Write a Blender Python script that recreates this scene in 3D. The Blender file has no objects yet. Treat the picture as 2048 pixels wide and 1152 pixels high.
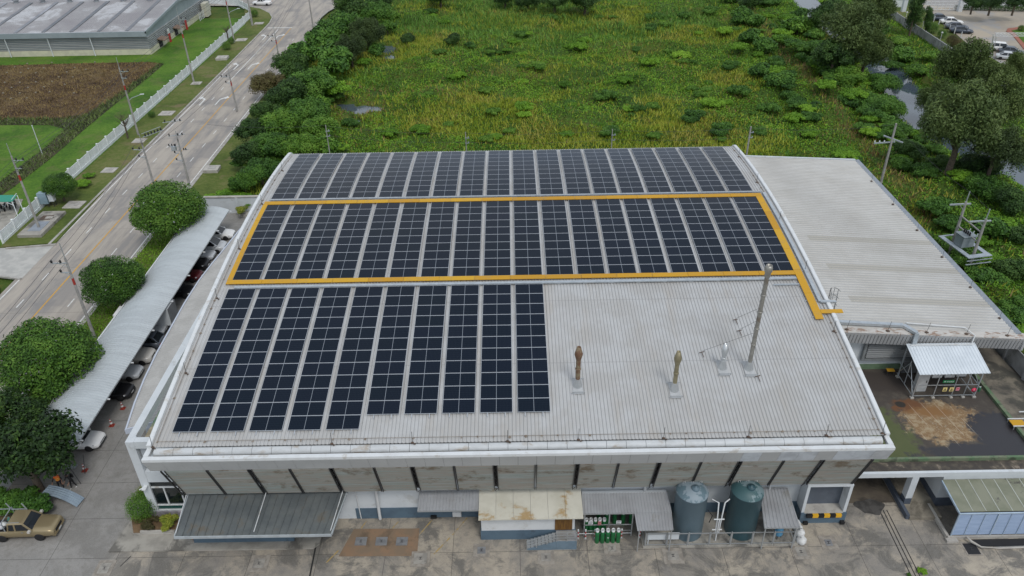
import bpy, bmesh, math, random
import numpy as np
from mathutils import Vector, Matrix, Euler
random.seed(7); RNG = np.random.default_rng(11)
SC = bpy.context.scene
COL = SC.collection
R = math.radians
PI = math.pi

# ---------------------------------------------------------------- camera
CF = 1558.588; CX, CY, CZ = -0.1442, -41.1214, 46.7893
YAW, PIT, ROL = -0.002414, 0.570096, -0.018370
def cam_axes():
    f = np.array([math.sin(YAW)*math.cos(PIT), math.cos(YAW)*math.cos(PIT), -math.sin(PIT)])
    r = np.array([math.cos(YAW), -math.sin(YAW), 0.0]); u = np.cross(r, f)
    return math.cos(ROL)*r+math.sin(ROL)*u, -math.sin(ROL)*r+math.cos(ROL)*u, f
AR, AU, AF = cam_axes()
cam = bpy.data.cameras.new('camera'); camo = bpy.data.objects.new('camera', cam); COL.objects.link(camo)
M = Matrix(((AR[0], AU[0], -AF[0], CX), (AR[1], AU[1], -AF[1], CY), (AR[2], AU[2], -AF[2], CZ), (0, 0, 0, 1)))
camo.matrix_world = M
cam.sensor_width = 36.0; cam.lens = CF/2048*36.0; cam.clip_start = 0.5; cam.clip_end = 3000
SC.camera = camo

# ---------------------------------------------------------------- daylight: bright overcast sky and a veiled sun
SUN_EL, SUN_AZ = R(56), R(155)          # azimuth clockwise from the view direction: the veiled sun stands behind the camera, to the right
SUN_ROT = SUN_AZ
w = bpy.data.worlds.new('World'); SC.world = w; w.use_nodes = True
nt = w.node_tree; nt.nodes.clear()
sky = nt.nodes.new('ShaderNodeTexSky'); sky.sky_type = 'NISHITA'; sky.sun_disc = False
sky.sun_elevation = SUN_EL; sky.sun_rotation = SUN_ROT; sky.air_density = 1.0; sky.dust_density = 4.0; sky.ozone_density = 1.0
hs = nt.nodes.new('ShaderNodeHueSaturation'); hs.inputs['Saturation'].default_value = 0.5
bg = nt.nodes.new('ShaderNodeBackground'); bg.inputs['Strength'].default_value = 0.12
wo = nt.nodes.new('ShaderNodeOutputWorld')
# a broken sheet of bright cloud drawn over the blue
tc = nt.nodes.new('ShaderNodeTexCoord'); cn_ = nt.nodes.new('ShaderNodeTexNoise'); cn_.inputs['Scale'].default_value = 2.2; cn_.inputs['Detail'].default_value = 5; nt.links.new(tc.outputs['Generated'], cn_.inputs['Vector'])
cr_ = nt.nodes.new('ShaderNodeValToRGB'); cr_.color_ramp.elements[0].position = .35; cr_.color_ramp.elements[0].color = (.68, .81, 1, 1); cr_.color_ramp.elements[1].position = .62; cr_.color_ramp.elements[1].color = (.96, 1.02, 1.09, 1); nt.links.new(cn_.outputs['Fac'], cr_.inputs[0])
cm_ = nt.nodes.new('ShaderNodeVectorMath'); cm_.operation = 'SCALE'; cm_.inputs['Scale'].default_value = 7.0; nt.links.new(cr_.outputs[0], cm_.inputs[0])
mx_ = nt.nodes.new('ShaderNodeMix'); mx_.data_type = 'RGBA'; mx_.inputs[0].default_value = .74
nt.links.new(sky.outputs[0], hs.inputs['Color']); nt.links.new(hs.outputs[0], mx_.inputs[6]); nt.links.new(cm_.outputs[0], mx_.inputs[7]); nt.links.new(mx_.outputs[2], bg.inputs[0]); nt.links.new(bg.outputs[0], wo.inputs[0])
sl = bpy.data.lights.new('sun', 'SUN'); sl.energy = 1.15; sl.angle = R(16); sl.color = (1, 0.97, 0.92)
so = bpy.data.objects.new('sun', sl); COL.objects.link(so)
sd = Vector((math.sin(SUN_AZ)*math.cos(SUN_EL), math.cos(SUN_AZ)*math.cos(SUN_EL), math.sin(SUN_EL)))
so.rotation_euler = sd.to_track_quat('Z', 'Y').to_euler(); so.location = (60, -60, 90)
SC.view_settings.view_transform = 'Standard'; SC.view_settings.look = 'None'; SC.view_settings.exposure = 0.0; SC.view_settings.gamma = 1.0
SC.render.engine = 'CYCLES'
SC.cycles.max_bounces = 6; SC.cycles.diffuse_bounces = 3; SC.cycles.glossy_bounces = 3; SC.cycles.transparent_max_bounces = 4
SC.cycles.use_denoising = True

# ---------------------------------------------------------------- where things stand in the world, measured off the photograph
def ray(u, v): return AF + AR*(u-1024)/CF - AU*(v-576)/CF
C0 = np.array([CX, CY, CZ])
def PZ(u, v, z=0.0): d = ray(u, v); t = (z-CZ)/d[2]; return Vector(C0+d*t)
def PY(u, v, y): d = ray(u, v); t = (y-CY)/d[1]; return Vector(C0+d*t)
def PXX(u, v, x): d = ray(u, v); t = (x-CX)/d[0]; return Vector(C0+d*t)
def ppm(P): return CF/float((np.array(P)-C0)@AF)          # photo pixels per metre at P
def height(base, v_top):
    """height of an upright thing standing at base whose top is at photo row v_top"""
    lo, hi = 0.0, 60.0
    for _ in range(40):
        m = (lo+hi)/2; d = np.array([base[0], base[1], base[2]+m])-C0
        if 576-CF*(d@AU)/(d@AF) > v_top: lo = m
        else: hi = m
    return lo

# roof arc of the factory
A0, K1, K2 = 0.178786, 0.0028086, 0.00010445
_S = np.linspace(-14, 60, 2961); _a = A0-K1*_S-K2*_S**2
_Y = np.concatenate([[0], np.cumsum(np.cos((_a[1:]+_a[:-1])/2)*np.diff(_S))]); _Zr = np.concatenate([[0], np.cumsum(np.sin((_a[1:]+_a[:-1])/2)*np.diff(_S))])
_i0 = int(np.argmin(abs(_S))); _Y -= _Y[_i0]; _Zr -= _Zr[_i0]
def roof_y(s): return float(np.interp(s, _S, _Y))
def roof_z(s): return 10+float(np.interp(s, _S, _Zr))
def roof_s(y): return float(np.interp(y, _Y, _S))
def roof_a(s): return A0-K1*s-K2*s*s
def roof_pt(x, s, off=0.0):
    a = roof_a(s); return Vector((x, roof_y(s)-math.sin(a)*off, roof_z(s)+math.cos(a)*off))
def PR(u, v):
    d = ray(u, v); lo, hi = 20.0, 170.0
    for _ in range(60):
        m = (lo+hi)/2; Q = C0+d*m
        if Q[2]-10-float(np.interp(Q[1], _Y, _Zr)) > 0: lo = m
        else: hi = m
    Q = C0+d*lo; return float(Q[0]), roof_s(Q[1])          # x and distance along the roof arc

# ---------------------------------------------------------------- materials
MATS = {}
def nodes_of(name):
    m = bpy.data.materials.new(name); m.use_nodes = True; nt = m.node_tree
    return m, nt, nt.nodes['Principled BSDF']
def N(nt, t, **kw):
    n = nt.nodes.new(t)
    for k, val in kw.items():
        if k in n.inputs: n.inputs[k].default_value = val
        else: setattr(n, k, val)
    return n
def noise(nt, vec, scale, detail=4, rough=.6, dist=0.0):
    n = N(nt, 'ShaderNodeTexNoise', Scale=scale, Detail=detail, Roughness=rough, Distortion=dist)
    if vec is not None: nt.links.new(vec, n.inputs['Vector'])
    return n.outputs['Fac']
def ramp(nt, fac, stops, interp='LINEAR'):
    r = nt.nodes.new('ShaderNodeValToRGB'); cr = r.color_ramp; cr.interpolation = interp
    while len(cr.elements) < len(stops): cr.elements.new(.5)
    for e, (p, c) in zip(cr.elements, stops):
        e.position = p; e.color = (*c, 1) if len(c) == 3 else c
    nt.links.new(fac, r.inputs[0]); return r.outputs[0]
def mix(nt, fac, a, b, mode='MIX'):
    m = nt.nodes.new('ShaderNodeMix'); m.data_type = 'RGBA'; m.blend_type = mode
    for sock, val in ((m.inputs[0], fac), (m.inputs[6], a), (m.inputs[7], b)):
        if isinstance(val, (int, float)): sock.default_value = val
        elif isinstance(val, tuple): sock.default_value = (*val, 1) if len(val) == 3 else val
        else: nt.links.new(val, sock)
    return m.outputs[2]
def math_(nt, op, a, b=0.0):
    m = nt.nodes.new('ShaderNodeMath'); m.operation = op
    for sock, val in ((m.inputs[0], a), (m.inputs[1], b)):
        if isinstance(val, (int, float)): sock.default_value = val
        else: nt.links.new(val, sock)
    return m.outputs[0]
def pos(nt, scale=(1, 1, 1), rot=(0, 0, 0), obj=False):
    g = nt.nodes.new('ShaderNodeTexCoord' if obj else 'ShaderNodeNewGeometry'); mp = nt.nodes.new('ShaderNodeMapping')
    mp.inputs['Scale'].default_value = scale; mp.inputs['Rotation'].default_value = rot
    nt.links.new(g.outputs['Object' if obj else 'Position'], mp.inputs[0]); return mp.outputs[0]
def bump(nt, bs, h, strength=.3, dist=.05):
    b = N(nt, 'ShaderNodeBump', Strength=strength, Distance=dist); nt.links.new(h, b.inputs['Height']); nt.links.new(b.outputs[0], bs.inputs['Normal'])
def mat(name, col, rough=.6, metal=0.0, col2=None, scale=1.5, lo=.35, hi=.65, stain=None, sscale=.6, slo=.58, shi=.75, samt=.8, spec=.5, bmp=0.0, stretch=(1, 1, 1)):
    """plain surface with a second tone in a noise pattern and an optional patchy stain"""
    if name in MATS: return MATS[name]
    m, nt, bs = nodes_of(name); bs.inputs['Roughness'].default_value = rough; bs.inputs['Metallic'].default_value = metal; bs.inputs['Specular IOR Level'].default_value = spec
    lo, hi, slo, shi = [.5+(q-.5)*.5 for q in (lo, hi, slo, shi)]        # noise keeps close to its middle value
    p = pos(nt, stretch)
    if col2 is None: col2 = tuple(c*.86 for c in col)
    f = noise(nt, p, scale, 6, .62)
    c = ramp(nt, f, [(lo, col), (hi, col2)])
    if stain is not None:
        g = noise(nt, p, sscale, 7, .68, .4)
        k = ramp(nt, g, [(slo, (0, 0, 0)), (shi, (samt, samt, samt))])
        c = mix(nt, k, c, stain)
    nt.links.new(c, bs.inputs['Base Color'])
    if bmp: bump(nt, bs, f, bmp)
    MATS[name] = m; return m
def plain(name, col, rough=.5, metal=0.0, emit=0, spec=.5):
    if name in MATS: return MATS[name]
    m, nt, bs = nodes_of(name); bs.inputs['Base Color'].default_value = (*col, 1); bs.inputs['Roughness'].default_value = rough; bs.inputs['Metallic'].default_value = metal
    bs.inputs['Specular IOR Level'].default_value = spec
    if emit: bs.inputs['Emission Color'].default_value = (*col, 1); bs.inputs['Emission Strength'].default_value = emit
    MATS[name] = m; return m
def leafmat(name, cols, rough=.6, pscale=.35, rnd_=.5, tone=.35):
    """foliage: every leaf its own tone, with slow drifts of tone from bough to bough"""
    if name in MATS: return MATS[name]
    m, nt, bs = nodes_of(name); bs.inputs['Roughness'].default_value = rough; bs.inputs['Specular IOR Level'].default_value = .25
    g = nt.nodes.new('ShaderNodeNewGeometry')
    n1 = noise(nt, pos(nt), pscale, 3, .5)
    f = math_(nt, 'ADD', math_(nt, 'MULTIPLY', g.outputs['Random Per Island'], rnd_), math_(nt, 'MULTIPLY', n1, 1.5))
    oi = nt.nodes.new('ShaderNodeObjectInfo'); f = math_(nt, 'ADD', f, math_(nt, 'MULTIPLY', oi.outputs['Random'], tone)); f = math_(nt, 'SUBTRACT', f, .25+rnd_/2+tone/2)
    k = len(cols)
    c = ramp(nt, f, [(.08+.84*i/(k-1), cc) for i, cc in enumerate(cols)])
    nt.links.new(c, bs.inputs['Base Color'])
    MATS[name] = m; return m

# ---------------------------------------------------------------- mesh builder
class MB:
    def __init__(s): s.v = []; s.f = []; s.m = []; s.s = []
    def add(s, vs, fs, m=0, sm=False):
        o = len(s.v); s.v.extend([tuple(p) for p in vs])
        for f in fs: s.f.append([i+o for i in f]); s.m.append(m); s.s.append(sm)
        return s
    def box(s, x0, x1, y0, y1, z0, z1, m=0):
        return s.add([(x0, y0, z0), (x1, y0, z0), (x1, y1, z0), (x0, y1, z0), (x0, y0, z1), (x1, y0, z1), (x1, y1, z1), (x0, y1, z1)],
                     [(3, 2, 1, 0), (4, 5, 6, 7), (0, 1, 5, 4), (1, 2, 6, 5), (2, 3, 7, 6), (3, 0, 4, 7)], m)
    def hexa(s, b, t, m=0):
        """b, t: four bottom and four top points, counter-clockwise seen from above"""
        return s.add(list(b)+list(t), [(3, 2, 1, 0), (4, 5, 6, 7), (0, 1, 5, 4), (1, 2, 6, 5), (2, 3, 7, 6), (3, 0, 4, 7)], m)
    def obox(s, c, size, rz=0.0, m=0, rx=0.0, ry=0.0):
        e = Euler((rx, ry, rz)).to_matrix(); h = Vector(size)/2; c = Vector(c)
        P = [c+e@Vector((sx*h.x, sy*h.y, sz*h.z)) for sz in (-1, 1) for sx, sy in ((-1, -1), (1, -1), (1, 1), (-1, 1))]
        return s.hexa(P[:4], P[4:], m)
    def bar(s, p, q, wd, ht=None, m=0, up=(0, 0, 1)):
        p, q = Vector(p), Vector(q); ht = ht or wd; d = (q-p).normalized(); up = Vector(up)
        if abs(d.dot(up)) > .97: up = Vector((0, 1, 0))
        r = d.cross(up).normalized()*wd/2; u = r.cross(d).normalized()*ht/2
        P = [p-r-u, p+r-u, p+r+u, p-r+u, q-r-u, q+r-u, q+r+u, q-r+u]
        return s.add(P, [(0, 1, 2, 3), (7, 6, 5, 4), (1, 0, 4, 5), (2, 1, 5, 6), (3, 2, 6, 7), (0, 3, 7, 4)], m)
    def tube(s, pts, r, n=8, m=0, caps=True, sm=True):
        pts = [Vector(p) for p in pts]; k = len(pts); rs = r if isinstance(r, (list, tuple)) else [r]*k
        vs = []; ref = None
        for i, p in enumerate(pts):
            d = (pts[min(i+1, k-1)]-pts[max(i-1, 0)])
            d = d.normalized() if d.length > 1e-9 else Vector((0, 0, 1))
            if ref is None: ref = Vector((1, 0, 0)) if abs(d.x) < .9 else Vector((0, 1, 0))
            a = d.cross(ref).normalized(); b = d.cross(a).normalized(); ref = -b.cross(d) if False else ref
            for j in range(n):
                t = 2*PI*j/n; vs.append(p+a*math.cos(t)*rs[i]+b*math.sin(t)*rs[i])
        fs = [(i*n+j, i*n+(j+1) % n, (i+1)*n+(j+1) % n, (i+1)*n+j) for i in range(k-1) for j in range(n)]
        s.add(vs, fs, m, sm)
        if caps: s.add(vs[:n], [tuple(range(n))], m); s.add(vs[-n:], [tuple(reversed(range(n)))], m)
        return s
    def lathe(s, prof, n=16, loc=(0, 0, 0), m=0, sm=True, a0=0.0):
        vs = []; x, y, z = loc
        for r_, h in prof: vs += [(x+r_*math.cos(a0+2*PI*j/n), y+r_*math.sin(a0+2*PI*j/n), z+h) for j in range(n)]
        k = len(prof)
        s.add(vs, [(i*n+j, i*n+(j+1) % n, (i+1)*n+(j+1) % n, (i+1)*n+j) for i in range(k-1) for j in range(n)], m, sm)
        if prof[0][0] > 1e-4: s.add(vs[:n], [tuple(reversed(range(n)))], m)
        if prof[-1][0] > 1e-4: s.add(vs[-n:], [tuple(range(n))], m)
        return s
    def prism(s, poly, z0, z1, m=0, ms=None):
        n = len(poly); A = sum(poly[i][0]*poly[(i+1) % n][1]-poly[(i+1) % n][0]*poly[i][1] for i in range(n))
        if A < 0: poly = poly[::-1]
        vs = [(p[0], p[1], z0) for p in poly]+[(p[0], p[1], z1) for p in poly]
        s.add(vs, [tuple(range(n, 2*n)), tuple(reversed(range(n)))], m)
        return s.add(vs, [(i, (i+1) % n, n+(i+1) % n, n+i) for i in range(n)], m if ms is None else ms)
    def extr(s, prof, x0, x1, m=0, axis='x'):
        """closed profile in (y, z) carried from x0 to x1 (axis y: profile in (x, z))"""
        n = len(prof); mk = (lambda x, p: (x, p[0], p[1])) if axis == 'x' else (lambda x, p: (p[0], x, p[1]))
        vs = [mk(x0, p) for p in prof]+[mk(x1, p) for p in prof]
        fs = [tuple(range(n)), tuple(reversed(range(n, 2*n)))]+[(i, n+i, n+(i+1) % n, (i+1) % n) for i in range(n)]
        return s.add(vs, fs, m)
    def corr(s, A, B, C, D, pitch=.3, h=.035, m=0, seg=1, bulge=0.0, flat=.55, thick=.03, under=True):
        """ribbed metal sheet: A to B runs across the ribs, A to D along them; bulge lifts the middle of each rib's run"""
        A, B, C, D = map(Vector, (A, B, C, D)); L = (B-A).length; n = max(1, int(round(L/pitch)))
        nr = (B-A).cross(D-A).normalized()
        if nr.z < 0: nr = -nr
        offs = []
        for i in range(n):
            for t, o in ((0, 0), (flat, 0), (flat+(1-flat)*.25, h), (flat+(1-flat)*.75, h)): offs.append(((i+t)/n, o))
        offs.append((1, 0)); vs = []; k = len(offs)
        for j in range(seg+1):
            t = j/seg; a = A.lerp(D, t); b = B.lerp(C, t); bl = bulge*4*t*(1-t)
            vs += [a.lerp(b, f)+nr*(o+bl) for f, o in offs]
        s.add(vs, [(j*k+i, j*k+i+1, (j+1)*k+i+1, (j+1)*k+i) for j in range(seg) for i in range(k-1)], m)
        if under:
            lo = [p-nr*thick for p in (A, B, C, D)]
            if seg == 1: s.add(lo, [(3, 2, 1, 0)], m); s.hexa_rim((A, B, C, D), lo, m)
            else:
                ws = []
                for j in range(seg+1):
                    t = j/seg; ws += [A.lerp(D, t)+nr*(bulge*4*t*(1-t)-thick), B.lerp(C, t)+nr*(bulge*4*t*(1-t)-thick)]
                s.add(ws, [(2*j, 2*j+1, 2*j+3, 2*j+2) for j in range(seg)], m)
        return s
    def hexa_rim(s, top, lo, m):
        return s.add(list(top)+list(lo), [(0, 1, 5, 4), (1, 2, 6, 5), (2, 3, 7, 6), (3, 0, 4, 7)], m)
    def ico(s, c, r, m=0, sub=1, sq=(1, 1, 1)):
        bm = bmesh.new(); bmesh.ops.create_icosphere(bm, subdivisions=sub, radius=1)
        vs = [(c[0]+v.co.x*r*sq[0], c[1]+v.co.y*r*sq[1], c[2]+v.co.z*r*sq[2]) for v in bm.verts]; fs = [[v.index for v in f.verts] for f in bm.faces]; bm.free()
        return s.add(vs, fs, m, True)
    def build(s, name, mats, parent=None, loc=None, rz=0.0):
        me = bpy.data.meshes.new(name); me.from_pydata(s.v, [], s.f)
        for mm in (mats if isinstance(mats, (list, tuple)) else [mats]): me.materials.append(mm)
        me.polygons.foreach_set('material_index', s.m); me.polygons.foreach_set('use_smooth', s.s); me.update()
        o = bpy.data.objects.new(name, me); COL.objects.link(o)
        if parent is not None: o.parent = parent
        if loc is not None: o.location = loc
        if rz: o.rotation_euler = (0, 0, rz)
        return o
def tag(o, label=None, cat=None, group=None, kind=None):
    if label: o['label'] = label
    if cat: o['category'] = cat
    if group: o['group'] = group
    if kind: o['kind'] = kind
    return o
def thing(name, label, cat, loc=(0, 0, 0), rz=0.0, group=None):
    o = bpy.data.objects.new(name, None); o.empty_display_size = .3; COL.objects.link(o); o.location = loc; o.rotation_euler = (0, 0, rz)
    return tag(o, label, cat, group)
def struct(o): o['kind'] = 'structure'; return o
def kids(o): return [c for c in ALLK.get(o.name, [])]
def dup(root, loc, rz=0.0, label=None, scale=None, group=None):
    r = root.copy(); COL.objects.link(r); r.location = loc; r.rotation_euler = (0, 0, rz)
    if label: r['label'] = label
    if group: r['group'] = group
    if scale: r.scale = scale if isinstance(scale, (tuple, list)) else (scale,)*3
    for ch in root.children:
        c = ch.copy(); COL.objects.link(c); c.parent = r
        for g in ch.children:
            d = g.copy(); COL.objects.link(d); d.parent = c
    return r
def fastmesh(name, V, F, mats, midx=None, parent=None):
    """V (n,3) and F (m,k) arrays straight into a mesh"""
    me = bpy.data.meshes.new(name); nv, (nf, k) = len(V), F.shape
    me.vertices.add(nv); me.vertices.foreach_set('co', np.ascontiguousarray(V, dtype=np.float32).ravel())
    me.loops.add(nf*k); me.loops.foreach_set('vertex_index', np.ascontiguousarray(F, dtype=np.int32).ravel())
    me.polygons.add(nf); me.polygons.foreach_set('loop_start', np.arange(0, nf*k, k, dtype=np.int32))
    for mm in (mats if isinstance(mats, (list, tuple)) else [mats]): me.materials.append(mm)
    if midx is not None: me.polygons.foreach_set('material_index', np.asarray(midx, dtype=np.int32))
    me.update(calc_edges=True); me.validate()
    o = bpy.data.objects.new(name, me); COL.objects.link(o)
    if parent is not None: o.parent = parent
    return o
def sheet(name, pts, z, m, kind='structure', thick=0.0):
    mb = MB(); pts = [(p[0], p[1]) for p in pts]
    if thick: mb.prism(pts, z-thick, z)
    else:
        n = len(pts); A = sum(pts[i][0]*pts[(i+1) % n][1]-pts[(i+1) % n][0]*pts[i][1] for i in range(n))
        if A < 0: pts = pts[::-1]
        mb.add([(x, y, z) for x, y in pts], [tuple(range(n))])
    o = mb.build(name, m); o['kind'] = kind; return o

# value noise for the ground and the plants
_T = RNG.random((256, 256))
def vnoise(x, y, sc):
    x = np.asarray(x)/sc+1000.3; y = np.asarray(y)/sc+1000.7; i = np.floor(x).astype(int); j = np.floor(y).astype(int); fx = x-i; fy = y-j
    fx = fx*fx*(3-2*fx); fy = fy*fy*(3-2*fy); g = lambda a, b: _T[a % 256, b % 256]
    return (g(i, j)*(1-fx)+g(i+1, j)*fx)*(1-fy)+(g(i, j+1)*(1-fx)+g(i+1, j+1)*fx)*fy
def fbm(x, y, sc, o=4):
    t = 0; a = .5
    for k in range(o): t = t+a*vnoise(x+37*k, y-19*k, sc/2**k); a *= .5
    return t/(1-.5**o)
def leaf_arrays(Cn, size, up=.6, asp=.5, nrm=None):
    """diamond leaves at the points Cn: vertices and faces"""
    n = len(Cn); d = RNG.normal(size=(n, 3)); d /= np.linalg.norm(d, axis=1)[:, None]
    nn = d*(1-up); nn[:, 2] += up
    if nrm is not None: nn = nn+nrm*.7
    nn /= np.linalg.norm(nn, axis=1)[:, None]
    t = RNG.normal(size=(n, 3)); a = np.cross(nn, t); a /= np.linalg.norm(a, axis=1)[:, None]; b = np.cross(nn, a)
    s = np.asarray(size)[:, None]*.5 if np.ndim(size) else size*.5
    V = np.stack([Cn-a*s, Cn-b*s*asp, Cn+a*s, Cn+b*s*asp], 1).reshape(-1, 3); F = np.arange(4*n).reshape(n, 4); return V, F
# ================================================================ materials of the built things
def ribroof():
    m, nt, bs = nodes_of('ribbed_roof_grey'); bs.inputs['Roughness'].default_value = .45; p = pos(nt)
    c = ramp(nt, noise(nt, p, .35, 6, .62), [(.42, (.47, .475, .475)), (.58, (.42, .416, .405))])
    g = noise(nt, pos(nt, (1, .18, 1)), .6, 6, .7); c = mix(nt, ramp(nt, g, [(.52, (0, 0, 0)), (.66, (.45, .45, .45))]), c, (.40, .365, .32))
    sx = nt.nodes.new('ShaderNodeSeparateXYZ'); nt.links.new(p, sx.inputs[0]); ph = 50.32-.5
    fr = math_(nt, 'FRACT', math_(nt, 'DIVIDE', math_(nt, 'ADD', sx.outputs[0], 24.95), ph/192))
    d = math_(nt, 'MULTIPLY', math_(nt, 'GREATER_THAN', fr, .56), math_(nt, 'LESS_THAN', fr, .72))       # darker line at the foot of each rib
    c = mix(nt, math_(nt, 'MULTIPLY', d, .5), c, (.16, .155, .15))
    for y in (4.6, 11.4, 20.7, 29.6): c = mix(nt, math_(nt, 'MULTIPLY', math_(nt, 'LESS_THAN', math_(nt, 'ABSOLUTE', math_(nt, 'SUBTRACT', sx.outputs[1], y)), .05), .35), c, (.25, .245, .24))
    nt.links.new(c, bs.inputs['Base Color']); return m
m_roof = ribroof()
m_white = mat('white_painted_metal', (.66, .68, .69), .45, 0, (.60, .615, .62), 1.2, .4, .8, (.40, .35, .28), .9, .66, .8, .5)
m_white2 = mat('white_wall_paint', (.60, .635, .66), .6, 0, (.55, .585, .61), .8, .4, .8, (.40, .40, .38), .7, .7, .85, .5)
m_fascia = mat('grey_fascia_sheet', (.49, .50, .505), .5, 0, (.45, .46, .465), .4)
m_fascial = mat('pale_fascia_sheet', (.58, .62, .67), .45, 0, (.44, .47, .51), .6)
m_strut = plain('dark_steel', (.06, .06, .062), .55, .3)
m_blue = mat('blue_grey_paint', (.095, .15, .20), .6, 0, (.08, .125, .17), .9, .4, .7, (.05, .06, .07), .8, .68, .8, .5)
m_galv = mat('galvanised_steel', (.52, .56, .59), .35, .55, (.44, .48, .51), 2.5)
m_steel = plain('bare_steel_tube', (.45, .47, .48), .4, .5)
m_rust = mat('rusty_iron', (.13, .085, .06), .85, 0, (.07, .05, .04), 9)
m_rustl = mat('brown_rust_stain', (.30, .255, .21), .85, 0, (.20, .16, .125), 6)
m_black = plain('black_rubber', (.012, .012, .013), .7)
m_dark = plain('dark_void_paint', (.02, .021, .024), .8)
m_concrete = mat('old_concrete', (.36, .34, .30), .85, 0, (.27, .255, .225), .7, .35, .7, (.10, .095, .085), .35, .56, .72, .8, bmp=.15)
m_conclight = mat('pale_concrete', (.46, .44, .40), .85, 0, (.38, .36, .33), 1.1, .35, .7, (.22, .20, .17), .8, .6, .8, .6)
m_glass = plain('dark_window_glass', (.008, .014, .017), .05, 0, spec=.8)
m_glassg = plain('green_glass', (.02, .075, .065), .12)
m_mossroof = mat('mossy_flat_roof', (.42, .37, .27), .9, 0, (.30, .26, .18), 1.3, .35, .65, (.10, .21, .13), .4, .46, .62, .9)

def streaks():
    m, nt, bs = nodes_of('weathered_louvre_steel'); bs.inputs['Roughness'].default_value = .5; bs.inputs['Metallic'].default_value = .15
    a = noise(nt, pos(nt, (.06, 1, 2.2)), 2.0, 6, .7); c = ramp(nt, a, [(.32, (.19, .175, .15)), (.43, (.30, .305, .28)), (.49, (.28, .245, .21)), (.55, (.25, .29, .27)), (.66, (.36, .355, .35))])
    g = noise(nt, pos(nt, (.5, 1, .7)), .9, 5, .7); k = ramp(nt, g, [(.55, (0, 0, 0)), (.66, (.8, .8, .8))]); c = mix(nt, k, c, (.12, .085, .05))
    nt.links.new(c, bs.inputs['Base Color']); return m
m_louvre = streaks()

def panel_glass():
    m, nt, bs = nodes_of('solar_cell_glass'); bs.inputs['Roughness'].default_value = .09; bs.inputs['Specular IOR Level'].default_value = .24; bs.inputs['Specular Tint'].default_value = (.52, .78, 1, 1)
    tc = nt.nodes.new('ShaderNodeTexCoord'); sp = nt.nodes.new('ShaderNodeSeparateXYZ'); nt.links.new(tc.outputs['Object'], sp.inputs[0])
    def lines(o, step, half, off=0.0):
        t = math_(nt, 'ABSOLUTE', math_(nt, 'SUBTRACT', math_(nt, 'FRACT', math_(nt, 'ADD', math_(nt, 'DIVIDE', o, step), off)), .5))
        return math_(nt, 'GREATER_THAN', t, .5-half/step)
    lx = lines(sp.outputs[0], .1, .005); ly = lines(sp.outputs[1], .2, .006)
    grid = math_(nt, 'MAXIMUM', lx, ly)
    mid = math_(nt, 'LESS_THAN', math_(nt, 'ABSOLUTE', sp.outputs[0]), .013)
    oi = nt.nodes.new('ShaderNodeObjectInfo')
    cell = mix(nt, oi.outputs['Random'], (.0035, .0055, .0115), (.005, .0065, .015))
    c = mix(nt, grid, cell, (.018, .024, .034)); c = mix(nt, mid, c, (.30, .33, .37))
    nt.links.new(c, bs.inputs['Base Color']); return m
m_cell = panel_glass()
m_frame = plain('panel_frame_aluminium', (.50, .53, .57), .4, .35)
def gratingmat():
    m, nt, bs = nodes_of('yellow_grating'); bs.inputs['Roughness'].default_value = .75; p = pos(nt); g = nt.nodes.new('ShaderNodeNewGeometry')
    c = ramp(nt, g.outputs['Random Per Island'], [(.0, (.50, .255, .014)), (.5, (.60, .32, .012)), (1, (.64, .37, .02))])
    sp = nt.nodes.new('ShaderNodeSeparateXYZ'); nt.links.new(p, sp.inputs[0])
    fx = math_(nt, 'GREATER_THAN', math_(nt, 'ABSOLUTE', math_(nt, 'SUBTRACT', math_(nt, 'FRACT', math_(nt, 'DIVIDE', sp.outputs[0], .09)), .5)), .3); fy = math_(nt, 'GREATER_THAN', math_(nt, 'ABSOLUTE', math_(nt, 'SUBTRACT', math_(nt, 'FRACT', math_(nt, 'DIVIDE', sp.outputs[1], .09)), .5)), .3)
    c = mix(nt, math_(nt, 'MULTIPLY', math_(nt, 'SUBTRACT', 1, math_(nt, 'MAXIMUM', fx, fy)), .45), c, (.25, .13, .02))
    c = mix(nt, ramp(nt, noise(nt, p, 1.6, 5, .7), [(.5, (0, 0, 0)), (.66, (.4, .4, .4))]), c, (.36, .24, .09)); nt.links.new(c, bs.inputs['Base Color']); return m
m_yellow = gratingmat()

X0, X1 = -25.2, 25.12           # edges of the big roof
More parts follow.
